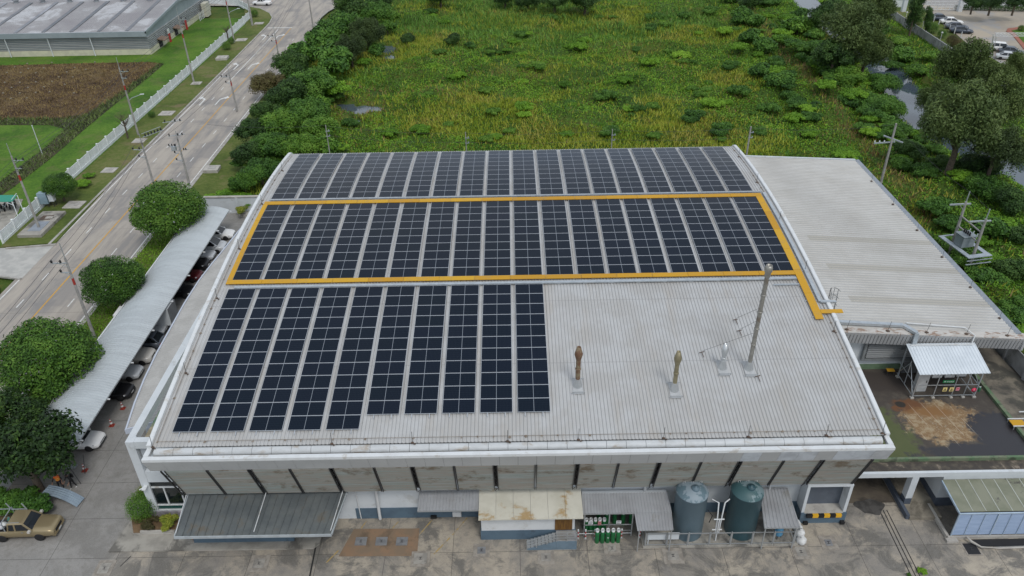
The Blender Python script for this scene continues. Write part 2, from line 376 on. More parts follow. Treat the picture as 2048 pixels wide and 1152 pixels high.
# ================================================================ the factory
fac = thing('factory_building', 'large factory hall with a curved pale grey ribbed roof carrying the solar panels', 'factory', (0, 18, 0))
def F(o): o.parent = fac; o.matrix_parent_inverse = Matrix.Translation((0, -18, 0)); return o
def roof_mesh():
    S = list(np.linspace(-2.35, 41.0, 60)); P = [(roof_y(s), roof_z(s), roof_a(s)) for s in S]
    y, z, a = P[-1]; r = 1.25
    for k in range(1, 9):                                   # the far eave curls over
        a2 = a-k*R(9.5); y += r*R(9.5)*math.cos(a2+R(4.7)); z += r*R(9.5)*math.sin(a2+R(4.7)); P.append((y, z, a2))
    n = 192; pitch = (X1-X0-.5)/n; h = .042; offs = []
    for i in range(n):
        x = X0+.25+i*pitch
        offs += [(x, 0), (x+pitch*.62, 0), (x+pitch*.70, h), (x+pitch*.92, h)]
    offs.append((X1-.25, 0)); k = len(offs)
    V = np.array([[x, y-math.sin(a)*o, z+math.cos(a)*o] for (y, z, a) in P for (x, o) in offs])
    j, i = np.meshgrid(np.arange(len(P)-1), np.arange(k-1), indexing='ij'); b = (j*k+i).ravel()
    o = fastmesh('roof', V, np.stack([b, b+1, b+k+1, b+k], 1), m_roof); F(o)
    # rolled white flashings along both verges
    for xs in ((X0, X0+.32), (X1-.32, X1)):
        mb = MB(); ring = []
        for (y, z, a) in P:
            nx = lambda o: (y-math.sin(a)*o, z+math.cos(a)*o)
            (ya, za), (yb, zb) = nx(.16), nx(-.45)
            ring.append([(xs[0], yb, zb), (xs[0], ya, za), (xs[0]+.05, *nx(.20)), (xs[1]-.05, *nx(.20)), (xs[1], ya, za), (xs[1], yb, zb)])
        k2 = 6; mb.add([p for q in ring for p in q], [(r_*k2+c, r_*k2+(c+1) % k2, (r_+1)*k2+(c+1) % k2, (r_+1)*k2+c) for r_ in range(len(ring)-1) for c in range(k2)])
        for q in (ring[0], ring[-1]): mb.add(q, [tuple(range(6))])
        F(mb.build('verge_flashing', m_white, fac))
roof_mesh()
# hall walls under the roof
ys = np.linspace(-.38, 41.2, 30)
prof = [(-.38, 0), (41.2, 0)]+[(y, roof_z(roof_s(y))-.5) for y in ys[::-1]]
F(MB().extr(prof, -24.7, 24.7).build('wall', m_white2, fac))
F(MB().box(-12.4, 21.0, -.43, -.385, .02, 1.12).build('wall_dado', m_blue, fac))
# gutter, cap and slanting fascia
ye, ze = roof_y(-2.35), roof_z(-2.35)
mb = MB()
nseg = 37; wseg = (X1-X0-1.1)/nseg
for i in range(nseg):
    x = X0+.55+i*wseg; pr = []
    for t in range(7): a = R(8)+t/6*R(76); pr.append((ye-.05-.42*math.sin(a), ze-.02-.36*(1-math.cos(a))))
    pr += [(pr[-1][0]+.05, pr[-1][1]), (ye+.02, ze-.07)]
    mb.extr(pr, x+.012, x+wseg-.012)
F(mb.build('gutter_flashing', mat('worn_white_flashing', (.52, .54, .55), .5, 0, (.46, .475, .48), 1.0, .4, .8, (.30, .24, .17), .7, .58, .8, .7, stretch=(1, 1, 3)), fac))
F(MB().box(X0+.4, X1-.4, -3.02, ye, 8.9, 9.0).build('gutter_bed', m_rustl, fac))
F(MB().box(X0, X1, -3.36, -3.02, 9.2, 9.42).box(X0, X0+.34, -3.018, -2.2, 9.2, 9.46).box(X1-.34, X1, -3.018, -2.2, 9.2, 9.46).build('parapet_cap', m_white, fac))
def slant(t): return -3.36+t*math.sin(R(21.2)), 9.2-t*math.cos(R(21.2))   # distance down the front slope
mb = MB(); light = {32, 34, 35, 37, 38}
y0, z0 = slant(0); y1, z1 = slant(1.42); npan = 40; wp = (X1-X0)/npan
for i in range(npan):
    x = X0+i*wp; mm = 1 if i in light else (2 if i == 39 else 0)
    mb.hexa([(x+.008, y1, z1), (x+wp-.008, y1, z1), (x+wp-.008, y1+.06, z1), (x+.008, y1+.06, z1)], [(x+.008, y0, z0-.002), (x+wp-.008, y0, z0-.002), (x+wp-.008, y0+.3, z0-.002), (x+.008, y0+.3, z0-.002)], mm)
mb.hexa([(X0+.02, y1+.03, z1-.01), (X1-.02, y1+.03, z1-.01), (X1-.02, y1+.25, z1-.01), (X0+.02, y1+.25, z1-.01)], [(X0+.02, y0+.03, z0-.01), (X1-.02, y0+.03, z0-.01), (X1-.02, y0+.5, z0-.01), (X0+.02, y0+.5, z0-.01)], 3)
F(mb.build('fascia', [m_fascia, m_fascial, mat('mid_fascia_sheet', (.52, .54, .565), .5), m_dark], fac))
# soffit closing the eave
F(MB().hexa([(X0+.3, y1+.26, z1), (X1-.3, y1+.26, z1), (X1-.3, -.39, z1), (X0+.3, -.39, z1)], [(X0+.3, y1+.26, z1+.1), (X1-.3, y1+.26, z1+.1), (X1-.3, -.39, z1+.1), (X0+.3, -.39, z1+.1)]).build('soffit', m_fascia, fac))
# louvre band and its steel frames
LX = [-24.34, -21.32, -18.4, -15.66, -12.82, -9.9, -7.27, -4.43, -1.62, 1.18, 4.02, 6.82, 9.59, 12.46, 15.12, 18.09, 20.75, 24.15]
T0, T1 = 1.44, 5.62
for i in range(17):
    xa, xb = LX[i]+(.10 if i % 2 else .16), LX[i+1]-(.16 if i % 2 else .10)
    mb = MB(); nsl = 30; st = (T1-T0)/nsl
    for k in range(nsl):
        ya, za = slant(T0+k*st); yb, zb = slant(T0+(k+1)*st-.012)
        mb.add([(xa, ya+.03, za), (xb, ya+.03, za), (xb, yb-.035, zb), (xa, yb-.035, zb), (xb, yb+.02, zb), (xa, yb+.02, zb)], [(0, 3, 2, 1), (3, 5, 4, 2)])
    ya, za = slant(T0); yb, zb = slant(T1)
    mb.hexa([(xa, yb+.03, zb), (xb, yb+.03, zb), (xb, yb+.07, zb), (xa, yb+.07, zb)], [(xa, ya+.04, za), (xb, ya+.04, za), (xb, ya+.08, za), (xa, ya+.08, za)])
    F(mb.build('louvre_panel', m_louvre, fac))
for i, x in enumerate(LX):
    mb = MB(); wide = .14 if i % 2 == 0 else .055
    for sx in (-wide, wide):
        (ya, za), (yb, zb) = slant(T0-.05), slant(T1+.05); mb.bar((x+sx, ya-.02, za), (x+sx, yb-.02, zb), .05, .12)
    if i % 2 == 0:
        for k in range(7):
            ya, za = slant(T0+.3+k*.62); yb, zb = slant(T0+.3+(k+1)*.62); sg = 1 if k % 2 else -1
            mb.bar((x-sg*.13, ya+.05, za), (x+sg*.13, yb+.05, zb), .035)
        ya, za = slant(T0); yb, zb = slant(T1)
        mb.hexa([(x-.2, yb+.25, zb), (x+.2, yb+.25, zb), (x+.2, yb+.3, zb), (x-.2, yb+.3, zb)], [(x-.2, ya+.25, za), (x+.2, ya+.25, za), (x+.2, ya+.3, za), (x-.2, ya+.3, za)], 1)
    F(mb.build('louvre_frame', [m_strut, m_black], fac))
# drainpipes on the front wall
for x, wd in ((-10.6, .2), (9.35, .2), (18.6, .14)):
    F(MB().tube([(x, -1.0, 4.1), (x, -.60, 3.3), (x, -.56, .1)], wd*.6, 8).build('drainpipe', m_white, fac))
F(MB().tube([(-12.15, -.5, 3.2), (-12.05, -.5, .1)], .04, 6).build('drainpipe', m_white, fac))
# small bumpers and meter box on the dado
F(MB().box(-6.75, -6.3, -.6, -.435, .05, .3).build('wall_bumper', m_black, fac))
F(MB().box(-5.05, -4.4, -.72, -.435, .35, .85).build('meter_box', m_white, fac))
# white corner portal, window wall and side block to the left of the hall
mb = MB()
mb.box(-28.1, -27.5, -.02, .6, .76, 7.9)                    # column
mb.box(-27.495, -24.2, 0, .5, 3.84, 4.9).box(-27.495, -24.2, 0, .5, 7.25, 7.9).box(-24.9, -24.2, 0, .5, 4.905, 7.245)
mb.hexa([(-28.1, .605, 7.3), (-27.57, .605, 7.3), (-27.6, 24.0, 7.3), (-28.2, 24.0, 7.3)], [(-28.1, .605, 7.9), (-27.57, .605, 7.9), (-27.6, 24.0, 7.9), (-28.2, 24.0, 7.9)])
F(mb.build('portal_frame', m_white2, fac))
F(MB().box(-27.4, -24.9, .3, .45, 4.9, 7.25).build('recessed_panel', mat('pale_blue_grey_panel', (.46, .50, .54), .5), fac))
F(MB().prism([(-27.56, .61), (-25.0, .61), (-25.0, 24), (-27.59, 24)], 6.3, 6.9).build('flat_side_roof', m_mossroof, fac))
F(MB().box(-27.5, -24.72, .55, 24, 0, 5.95).box(-27.5, -24.72, 24, 41, 0, 4.5).build('side_block', m_white2, fac))
F(MB().box(-28.15, -23.4, -.1, .54, 0, .75).build('plinth', mat('stained_plinth', (.33, .31, .34), .8, 0, (.2, .19, .2), 1.5), fac))
win = F(MB().box(-27.5, -23.6, .12, .2, 1.32, 3.84).build('window', m_glass, fac))
mb = MB()
for z in (.76, 1.30, 3.2): mb.box(-27.48, -23.6, .02, .118, z, z+.09)
for x in (-26.62, -25.4): mb.box(x, x+.1, .03, .116, 1.4, 3.19)
mb.build('window_frame', m_white, win)
MB().box(-27.49, -23.6, .12, .19, .855, 1.295).build('spandrel_glass', m_glassg, win)
m_edge = plain('pale_blue_edge_trim', (.50, .54, .62), .45)
BOW = [(-30.33, 3.9), (-30.9, 7), (-31.3, 10), (-31.6, 13.5), (-31.75, 17.4), (-31.9, 21.5), (-31.86, 25.6), (-31.6, 28.8), (-31.28, 31.7), (-30.87, 35.8), (-30.3, 40)]      # the side roof bows outwards
mb = MB(); e2 = MB()
for (xa, ya), (xb, yb) in zip(BOW, BOW[1:]):
    mb.corr((xa+.1, ya, 5.52), (xb+.1, yb, 5.52), (-27.62, yb, 6.35), (-27.62, ya, 6.35), .34, .04)
    e2.hexa([(xa, ya, 5.15), (xa+.13, ya, 5.15), (xb+.13, yb, 5.15), (xb, yb, 5.15)], [(xa, ya, 5.62), (xa+.13, ya, 5.62), (xb+.13, yb, 5.62), (xb, yb, 5.62)])
F(mb.build('low_side_roof', mat('warm_grey_roof_sheet', (.44, .43, .41), .5, 0, (.38, .37, .35), .5), fac))
e2.hexa([(-30.33, 3.78, 5.15), (-27.62, 3.78, 5.95), (-27.62, 3.89, 5.95), (-30.33, 3.89, 5.15)], [(-30.33, 3.78, 5.62), (-27.62, 3.78, 6.45), (-27.62, 3.89, 6.45), (-30.33, 3.89, 5.62)])
F(e2.build('side_roof_trim', m_edge, fac))
F(MB().hexa([(-29.5, 5, 0), (-27.51, 5, 0), (-27.51, 38, 0), (-29.6, 38, 0)], [(-29.5, 5, 5.3), (-27.51, 5, 5.3), (-27.51, 38, 5.3), (-29.6, 38, 5.3)]).build('side_wall', m_white2, fac))
F(MB().box(-27.9, -27.6, -.5, -.025, 3.5, 3.58).tube([(-27.75, -.03, 3.5), (-28.15, -.35, 3.42)], .05, 6).build('wall_lamp', m_white, fac))
# loading dock at the right end of the front
mb = MB(); mb.box(20.95, 24.35, -1.55, -.44, 0, 1.05); F(mb.build('dock_base', m_blue, fac))
mb = MB(); mb.box(20.98, 21.2, -1.45, -.44, 1.06, 3.75).box(24.08, 24.3, -1.45, -.44, 1.06, 3.75).box(20.98, 24.3, -1.47, -.44, 3.752, 3.92); F(mb.build('dock_surround', m_white2, fac)); F(MB().box(21.205, 24.075, -1.54, -.62, 1.052, 1.065).build('dock_floor', m_conclight, fac))
F(MB().box(21.21, 24.07, -.62, -.45, 1.06, 3.74).build('dock_door', mat('grey_blue_shutter', (.10, .12, .15), .5), fac))
mb = MB()
for k in range(6): mb.box(21.35+k*.43, 21.35+(k+1)*.43-.004, -1.74, -1.555, .78, 1.06, k % 2)
F(mb.build('striped_bumper', [plain('black_bumper_paint', (.012, .012, .014), .6), plain('yellow_bumper_paint', (.72, .40, .02), .6)], fac))
for x in (21.25, 24.0): F(MB().box(x, x+.3, -1.78, -1.555, .05, .28).build('wall_bumper', m_black, fac))
# lightning rods with their rusty feet along the eave and verges
rods = [(u, v) for u, v in ((306, 896), (664, 889), (825, 887), (1015, 884), (1157, 881), (1327, 878), (1496, 875), (1652, 872), (1764, 868))]
spots = [PR(u, v) for u, v in rods]+[(X0+.75, 4.2), (X0+.75, 12.5), (X0+.75, 19.4), (X0+.75, 27.4), (X0+.75, 35.5), (X1-.75, 7.4), (X1-.75, 14.8), (X1-.75, 22.5), (X1-.75, 30.3), (X1-.75, 37.3)]
for x, s in spots:
    p = roof_pt(x, s, .03); mb = MB()
    mb.ico(p+Vector((0, 0, .05)), .12, 1, 1, (1.1, .9, .5)).ico(p+Vector((.16, -.1, .02)), .07, 1, 1, (1.3, 1, .4)).tube([p, p+Vector((.02, .05, 1.0))], .018, 5, 0)
    F(mb.build('lightning_rod', [m_strut, m_rust], fac))
for x0_, x1_, s0, s1 in ((X0+.6, X1-.6, -1.95, -1.95), (X0+.62, X0+.62, -1.9, 40.5), (X1-.62, X1-.62, -1.9, 40.5)):
    n = 90; pts = [roof_pt(x0_+(x1_-x0_)*i/n, s0+(s1-s0)*i/n, .09) for i in range(n+1)]; mb = MB().tube(pts, .02, 4)
    for i in range(0, n, 2):
        if random.random() < .7: mb.obox(pts[i]-Vector((0, random.uniform(-.03, .1), .04)), (random.uniform(.06, .2), random.uniform(.06, .2), .03), random.uniform(0, 3))
    F(mb.build('lightning_conductor', m_rustl, fac))

# ================================================================ solar arrays
PW, PP = 2.278, 1.2327; PITCH = 2.6406; SM, ST = 14.727, 28.216
mb = MB(); ln = PP-.022
mb.box(-PW/2, PW/2, 0, ln, 0, .035, 0)
panel_me = mb.build('solar_panel', m_frame); f = .022
panel_me.data.materials.append(m_cell)
bm = bmesh.new(); bm.from_mesh(panel_me.data)
vs = [bm.verts.new(p) for p in ((-PW/2+f, f, .037), (PW/2-f, f, .037), (PW/2-f, ln-f, .037), (-PW/2+f, ln-f, .037))]; fc = bm.faces.new(vs); fc.material_index = 1; bm.to_mesh(panel_me.data); bm.free()
PANEL = panel_me.data; bpy.data.objects.remove(panel_me)
def array_proto(s0, n, tip):
    root = bpy.data.objects.new('solar_array', None); COL.objects.link(root); P0 = roof_pt(0, s0); root.location = P0
    for k in range(n):
        s = s0+k*PP; o = bpy.data.objects.new('solar_panel', PANEL); COL.objects.link(o); o.parent = root
        o.location = roof_pt(0, s, .13)-P0; o.rotation_euler = (roof_a(s+PP/2), 0, 0)
    for x in (-.62, .62):
        pts = [roof_pt(x, s0-tip+(n*PP+2*tip)*i/24, .105)-P0 for i in range(25)]; mb = MB()
        for i in range(24): mb.bar(pts[i], pts[i+1], .05, .05)
        for i in range(0, 25, 3): mb.bar(pts[i], pts[i]-Vector((0, 0, .1)), .05, .05)
        mb.build('rail', m_frame, root)
    return root
ORD = ['first', 'second', 'third', 'fourth', 'fifth', 'sixth', 'seventh', 'eighth', 'ninth', 'tenth', 'eleventh', 'twelfth', 'thirteenth', 'fourteenth', 'fifteenth', 'sixteenth', 'seventeenth', 'eighteenth']
ROWS = ((ST, 10, range(18), 'glossy blue-grey column of solar panels, {} from the left along the far roof edge', 'solar columns along the far roof edge'),
        (SM, 10, range(18), 'dark column of solar panels, {} from the left inside the yellow walkway loop', 'solar columns inside the yellow walkway'),
        (-PP, 12, range(5), 'near black column of twelve solar panels, {} from the left above the front eave', 'solar columns above the front eave'),
        (0, 11, range(5, 10), 'near black column of eleven solar panels, {} from the left above the front eave', 'solar columns above the front eave'))
for s0, n, idx, lab, grp in ROWS:
    pr = array_proto(s0, n, .28)
    for q, i in enumerate(idx):
        x = (i-9)*PITCH+PW/2; P0 = roof_pt(x, s0)
        o = pr if q == 0 else dup(pr, P0)
        o.location = P0; tag(o, lab.format(ORD[i]), 'solar panels', grp)

# ================================================================ yellow walkway loop on the roof
wk = thing('roof_walkway', 'yellow grating walkway running round the middle block of solar panels', 'walkway', roof_pt(0, 14, .1))
def W(o): o.parent = wk; o.matrix_parent_inverse = Matrix.Translation(-wk.location); return o
def strip(xa, xb, ya, yb, off=.16):
    """lengths of grating laid end to end with a narrow joint"""
    mb = MB(); alongx = xb-xa > yb-ya; L = xb-xa if alongx else yb-ya; n = max(1, round(L/3.05))
    for k in range(n):
        a0, a1 = L*k/n+.012, L*(k+1)/n-.012
        if alongx: cx = (xa+a0, xa+a1); cy = (ya, yb)
        else: cx = (xa, xb); cy = (ya+a0, ya+a1)
        s0, s1 = roof_s(cy[0]), roof_s(cy[1]); dz = random.uniform(-.006, .006)
        P = [roof_pt(cx[0], s0, off+dz), roof_pt(cx[1], s0, off+dz), roof_pt(cx[1], s1, off+dz), roof_pt(cx[0], s1, off+dz)]; Q = [roof_pt(cx[0], s0, off+.05+dz), roof_pt(cx[1], s0, off+.05+dz), roof_pt(cx[1], s1, off+.05+dz), roof_pt(cx[0], s1, off+.05+dz)]
        mb.hexa(P, Q)
    return mb
W(strip(-24.18, 24.0, 26.78, 27.42).build('far_grating', m_yellow))
W(strip(-24.18, 23.36, 14.0, 14.52).build('near_grating', m_yellow))
W(strip(-24.18, -23.76, 14.525, 26.775).build('side_grating', m_yellow))
W(strip(23.365, 24.0, 8.55, 26.775).build('side_grating', m_yellow))
W(strip(24.005, 25.75, 9.2, 9.62).build('branch_grating', m_yellow))
for i in range(40):
    x = -23.5+i*1.2
    for y in (13.9, 26.7): p = roof_pt(x, roof_s(y), .05); W(MB().bar(p, p+Vector((0, .7, .1)), .05, .05).build('bracket', m_frame))
for i in range(9):
    p = roof_pt(23.2, roof_s(8.9+i*1.9), .1); W(MB().bar(p, p+Vector((.95, 0, 0)), .05, .05).build('bracket', m_frame))

# ================================================================ cable trays
def tray(name, label, pts, wd, ht=.1, parent_pt=None):
    t = thing(name, label, 'cable tray', pts[0]); mb = MB()
    for a, b in zip(pts, pts[1:]): mb.bar(a, b, wd, ht)
    o = mb.build('tray', m_galv, t); o.matrix_parent_inverse = Matrix.Translation(-Vector(pts[0]))
    for a, b in zip(pts, pts[1:]):
        a, b = Vector(a), Vector(b); L = (b-a).length
        for k in range(int(L/2.2)+1):
            p = a.lerp(b, min(1, (k*2.2+.5)/max(L, .6))); o = MB().box(p.x-wd*.55, p.x+wd*.55, p.y-wd*.3, p.y+wd*.3, p.z-.16, p.z-.06).build('support', m_steel, t); o.matrix_parent_inverse = Matrix.Translation(-Vector(pts[0]))
    return t
RP = lambda x, y, off=.18: roof_pt(x, roof_s(y), off)
tray('cable_tray', 'silver cable tray laid just below the near yellow walkway', [RP(-23.3, 13.55), RP(23.3, 13.55)], .3)
tray('cable_tray', 'thin silver cable tray under the far row of solar panels', [RP(-23.8, 27.75), RP(24.2, 27.75)], .16)
tray('cable_tray', 'silver cable tray running down the right roof edge to a short arm', [RP(24.35, 27.6)]+[RP(24.35, 27.6-i*1.9) for i in range(1, 9)]+[RP(24.35, 10.6), RP(25.6, 10.55)], .26)
tray('cable_tray', 'short white conduit pair beside the corner of the yellow walkway', [RP(21.2, 12.75), RP(23.3, 12.75)], .12, .06)

# ================================================================ flue stacks
m_flue = mat('stained_flue_steel', (.27, .26, .235), .4, .5, (.34, .33, .30), 2.0, .35, .65, (.18, .13, .09), 1.2, .55, .7, .6)
m_fluer = mat('rusted_flue_steel', (.16, .085, .05), .7, .2, (.24, .19, .12), 2.2)
m_flueg = mat('olive_flue_steel', (.30, .265, .17), .45, .4, (.24, .21, .13), 1.5)
m_flues = mat('bright_flue_steel', (.55, .57, .58), .35, .6, (.48, .5, .51), 2)
m_roofplate = mat('grey_flashing', (.46, .47, .475), .5, 0, (.40, .41, .415), 2)
def flue(u, v, vtop, r, mt, mt2, label, cap='vase', skirt=.32):
    x, s = PR(u, v); P = roof_pt(x, s); h = height(P, vtop)
    t = thing('flue_stack', label, 'flue', P)
    a = roof_a(s); mb = MB(); q = [roof_pt(x+dx, s+ds, .06)-P for dx, ds in ((-.36, -.8), (.36, -.8), (.36, .6), (-.36, .6))]; mb.add([c+Vector((0, 0, .02)) for c in q]+list(q), [(0, 1, 2, 3), (0, 4, 5, 1), (1, 5, 6, 2), (2, 6, 7, 3), (3, 7, 4, 0)]); mb.build('flashing_plate', m_roofplate, t)
    MB().lathe([(skirt*1.15, -.1), (skirt*1.05, .1), (r*1.25, .62), (r*1.25, .7)], 14).build('skirt', m_flues, t)
    mb = MB(); hc = h-(1.15 if cap == 'vase' else .85)
    mb.lathe([(r, .3), (r, hc)], 14)
    k = max(2, int(h/1.5)); [mb.lathe([(r*1.0, .8+(hc-.9)*i/k), (r*1.22, .82+(hc-.9)*i/k), (r*1.22, .9+(hc-.9)*i/k), (r, .92+(hc-.9)*i/k)], 14) for i in range(1, k)]
    mb.build('pipe', mt, t)
    mb = MB()
    if cap == 'vase': mb.lathe([(r, hc), (r*1.75, hc+.5), (r*1.75, hc+.56), (r*.85, hc+1.15), (r*.75, hc+1.15), (r*.7, hc+.6)], 14)
    else: mb.lathe([(r, hc), (r*1.3, hc+.05), (r*1.3, hc+.35), (r*1.75, hc+.5), (r*1.75, hc+.75), (r*1.35, hc+.95), (r*1.2, hc+.95), (r*1.1, hc+.5)], 14)
    mb.build('cowl', mt2, t); MB().lathe([(r*.74, hc+.6), (.001, hc+.6)], 12).build('flue_mouth', m_black, t)
    mb = MB()
    for dx in (-.42, .42): mb.bar((dx, -.85, .02), (dx, -.85, .2), .045)
    mb.bar((-.42, -.85, .16), (.42, -.85, .16), .045); mb.build('stay_bar', m_steel, t); MB().bar((-.5, .5, .3), (.5, .5, .3), .045).build('stay_bar', m_steel, t); return t, h, P
flue(1155, 772, 694, .17, m_fluer, m_fluer, 'short rusty brown flue with a vase shaped cowl, standing nearest the solar panels')
flue(1348, 780, 703, .16, m_flueg, m_flueg, 'short olive brown flue with a vase shaped cowl on the bare roof')
flue(1444, 736, 688, .14, m_flues, m_flues, 'short bright silver flue beside the tall stack')
tall, th, tp = flue(1497, 738, 533, .155, m_flue, m_flue, 'tall thin steel flue stack held by guy wires', 'drum')
tall.rotation_euler = (0, R(.6), 0)
for (u, v), f in (((1470, 642), .62), ((1478, 664), .5), ((1403, 708), .38), ((1515, 755), .3)):
    x, s = PR(u, v); q = roof_pt(x, s, .05)
    g = MB().tube([tp+Vector((0, 0, th*f)), q+Vector((0, 0, .2))], .012, 4).build('guy_wire', m_strut, tall); g.matrix_parent_inverse = Matrix.Translation(-tp)
    g = MB().bar(q-Vector((.2, .07, -.1)), q+Vector((.2, .07, .1)), .045).bar(q+Vector((0, 0, .08)), q-Vector((-.06, .5, .0)), .035).build('anchor', m_rust, tall); g.matrix_parent_inverse = Matrix.Translation(-tp)
# ================================================================ ground
def yardmat():
    m, nt, bs = nodes_of('stained_yard_concrete'); bs.inputs['Roughness'].default_value = .85; p = pos(nt)
    a = noise(nt, p, .22, 7, .7, .3); c = ramp(nt, a, [(.38, (.45, .39, .30)), (.46, (.39, .335, .26)), (.53, (.30, .265, .215)), (.62, (.22, .20, .175))])
    sx = nt.nodes.new('ShaderNodeSeparateXYZ'); nt.links.new(p, sx.inputs[0])
    left = ramp(nt, math_(nt, 'DIVIDE', math_(nt, 'ADD', sx.outputs[0], 30.5), 3), [(0, (1, 1, 1)), (1, (0, 0, 0))])
    c = mix(nt, left, c, mix(nt, ramp(nt, a, [(.4, (0, 0, 0)), (.6, (1, 1, 1))]), (.285, .275, .26), (.215, .21, .20)))
    g = noise(nt, p, .34, 7, .72, .6); k = ramp(nt, g, [(.48, (0, 0, 0)), (.57, (.92, .92, .92))]); k = mix(nt, math_(nt, 'MULTIPLY', left, .6), k, (0, 0, 0)); c = mix(nt, k, c, (.095, .088, .075))
    g2 = noise(nt, p, 1.9, 5, .7, .4); k2 = ramp(nt, g2, [(.50, (0, 0, 0)), (.62, (.5, .5, .5))]); c = mix(nt, k2, c, (.16, .15, .135))
    gr = noise(nt, p, 14, 3, .6); c = mix(nt, .25, c, ramp(nt, gr, [(.3, (.16, .155, .145)), (.7, (.44, .42, .39))]))
    br = nt.nodes.new('ShaderNodeTexBrick'); nt.links.new(p, br.inputs['Vector']); br.offset = 0
    br.inputs['Scale'].default_value = 1; br.inputs['Mortar Size'].default_value = .022; br.inputs['Brick Width'].default_value = 4.9; br.inputs['Row Height'].default_value = 3.7; br.inputs['Mortar Smooth'].default_value = .3
    c = mix(nt, math_(nt, 'MULTIPLY', br.outputs['Fac'], .75), c, (.06, .055, .05))
    nt.links.new(c, bs.inputs['Base Color']); bump(nt, bs, gr, .1, .02); return m
m_yard = yardmat()
def grassmat(name, cols, sc=.5, patch=None, plo=.55, phi=.7, pamt=.8):
    m, nt, bs = nodes_of(name); bs.inputs['Roughness'].default_value = .85; bs.inputs['Specular IOR Level'].default_value = .15; p = pos(nt)
    a = noise(nt, p, sc*.18, 5, .6); b = noise(nt, p, sc*3, 6, .75); f = math_(nt, 'ADD', math_(nt, 'MULTIPLY', a, .55), math_(nt, 'MULTIPLY', b, .45))
    c = ramp(nt, f, [(.40+.2*i/(len(cols)-1), q) for i, q in enumerate(cols)])
    if patch:
        g = noise(nt, p, sc*.35, 6, .7, .3); k = ramp(nt, g, [(.5+(plo-.5)*.6, (0, 0, 0)), (.5+(phi-.5)*.6, (pamt,)*3)]); c = mix(nt, k, c, patch)
    nt.links.new(c, bs.inputs['Base Color']); bump(nt, bs, b, .5, .12); return m
m_lawn = grassmat('mown_lawn', [(.042, .10, .014), (.075, .16, .018), (.12, .205, .03)], .7, (.14, .14, .055), .54, .8, .65)
m_verge = grassmat('verge_grass', [(.065, .095, .022), (.10, .135, .030), (.15, .16, .055)], .6, (.20, .155, .09), .56, .76, .7)
m_wild = grassmat('wild_ground', [(.03, .06, .011), (.055, .10, .017), (.11, .115, .028)], .4)
m_brown = grassmat('dry_brown_plot', [(.06, .038, .025), (.11, .072, .04), (.19, .145, .07)], .5, (.045, .028, .022), .5, .64, .8)
m_dirt = mat('bare_soil', (.20, .13, .07), .95, 0, (.13, .085, .045), 1.5)
def roadmat():
    m, nt, bs = nodes_of('concrete_road'); bs.inputs['Roughness'].default_value = .85; p = pos(nt)
    a = noise(nt, pos(nt, (1.4, .16, 1)), .5, 6, .7); c = ramp(nt, a, [(.40, (.405, .365, .315)), (.5, (.35, .315, .275)), (.6, (.26, .245, .23))])
    g = noise(nt, p, .13, 5, .6); k = ramp(nt, g, [(.52, (0, 0, 0)), (.6, (.6, .6, .6))]); c = mix(nt, k, c, (.215, .205, .20))
    br = nt.nodes.new('ShaderNodeTexBrick'); nt.links.new(pos(nt), br.inputs['Vector']); br.offset = 0; br.inputs['Scale'].default_value = 1
    br.inputs['Mortar Size'].default_value = .03; br.inputs['Brick Width'].default_value = 200; br.inputs['Row Height'].default_value = 9.5
    c = mix(nt, math_(nt, 'MULTIPLY', br.outputs['Fac'], .5), c, (.12, .11, .10))
    nt.links.new(c, bs.inputs['Base Color']); return m
m_road = roadmat()
m_kerb = mat('kerb_concrete', (.40, .385, .36), .85, 0, (.30, .285, .26), 1.2)
m_wline = mat('road_paint_white', (.72, .72, .70), .7, 0, (.55, .55, .53), 2.5)
m_yline = mat('road_paint_yellow', (.60, .33, .045), .7, 0, (.5, .28, .06), 2)

sheet('ground', [(-700, -300), (800, -300), (800, 900), (-700, 900)], -.35, m_wild)
sheet('lawn', [(-260, -60), (-63.0, -60), (-63.0, 158), (-260, 158)], -.02, m_lawn)
sheet('yard', [(-41.2, -70), (90, -70), (90, 1.5), (43.4, 1.5), (43.4, 48), (24, 48), (24, 42), (-25, 42), (-25, 52), (-41.2, 52)], .0, m_yard)
sheet('verge', [(-45.75, -60), (-41.21, -60), (-41.21, 52.2), (-32, 52.2), (-32, 78), (-37, 100), (-40, 140), (-44.2, 142), (-45.6, 139), (-45.75, 135)], .13, m_verge, thick=.2)
road_far = [(-57.5, -60), (-45.6, -60), (-45.6, 138)]+[tuple(PZ(u, v)[:2]) for u, v in ((641, 36), (655, 24), (680, 10))]+[(-20, 176), (-20, 215), (-230, 225), (-230, 180), (-120, 176)]+[tuple(PZ(u, v)[:2]) for u, v in ((500, 12), (523, 17), (541, 27), (546, 36), (541, 46), (530, 57))]
sheet('road', road_far, .008, m_road)
# verge on the far side with a kerb and its rounded corner
vp = [tuple(PZ(0, 496)[:2]), tuple(PZ(112, 487)[:2])]+[(-57.5, 60), (-57.5, 118)]+[tuple(PZ(u, v)[:2]) for u, v in ((529, 58), (540, 46), (545, 36), (540, 27), (522, 18), (500, 14))]+[tuple(PZ(u, v)[:2]) for u, v in ((488, 12),)]+[(-63.05, 150)]
sheet('verge', vp, .14, m_verge, thick=.3)
sheet('verge', [(-63.05, -60), (-57.5, -60), (-57.5, 32.0), (-58.6, 34.0), (-63.05, 34.6)], .13, m_verge, thick=.3)
kb = MB()
def kerbline(pts, wd=.32, z=.16):
    for a, b in zip(pts, pts[1:]): kb.bar((a[0], a[1], z/2), (b[0], b[1], z/2), wd, z)
kerbline([(-57.62, 43.5), (-57.62, 118)]+[tuple(PZ(u, v)[:2]) for u, v in ((529, 58), (540, 46), (545, 36), (540, 27), (522, 18), (500, 14))])
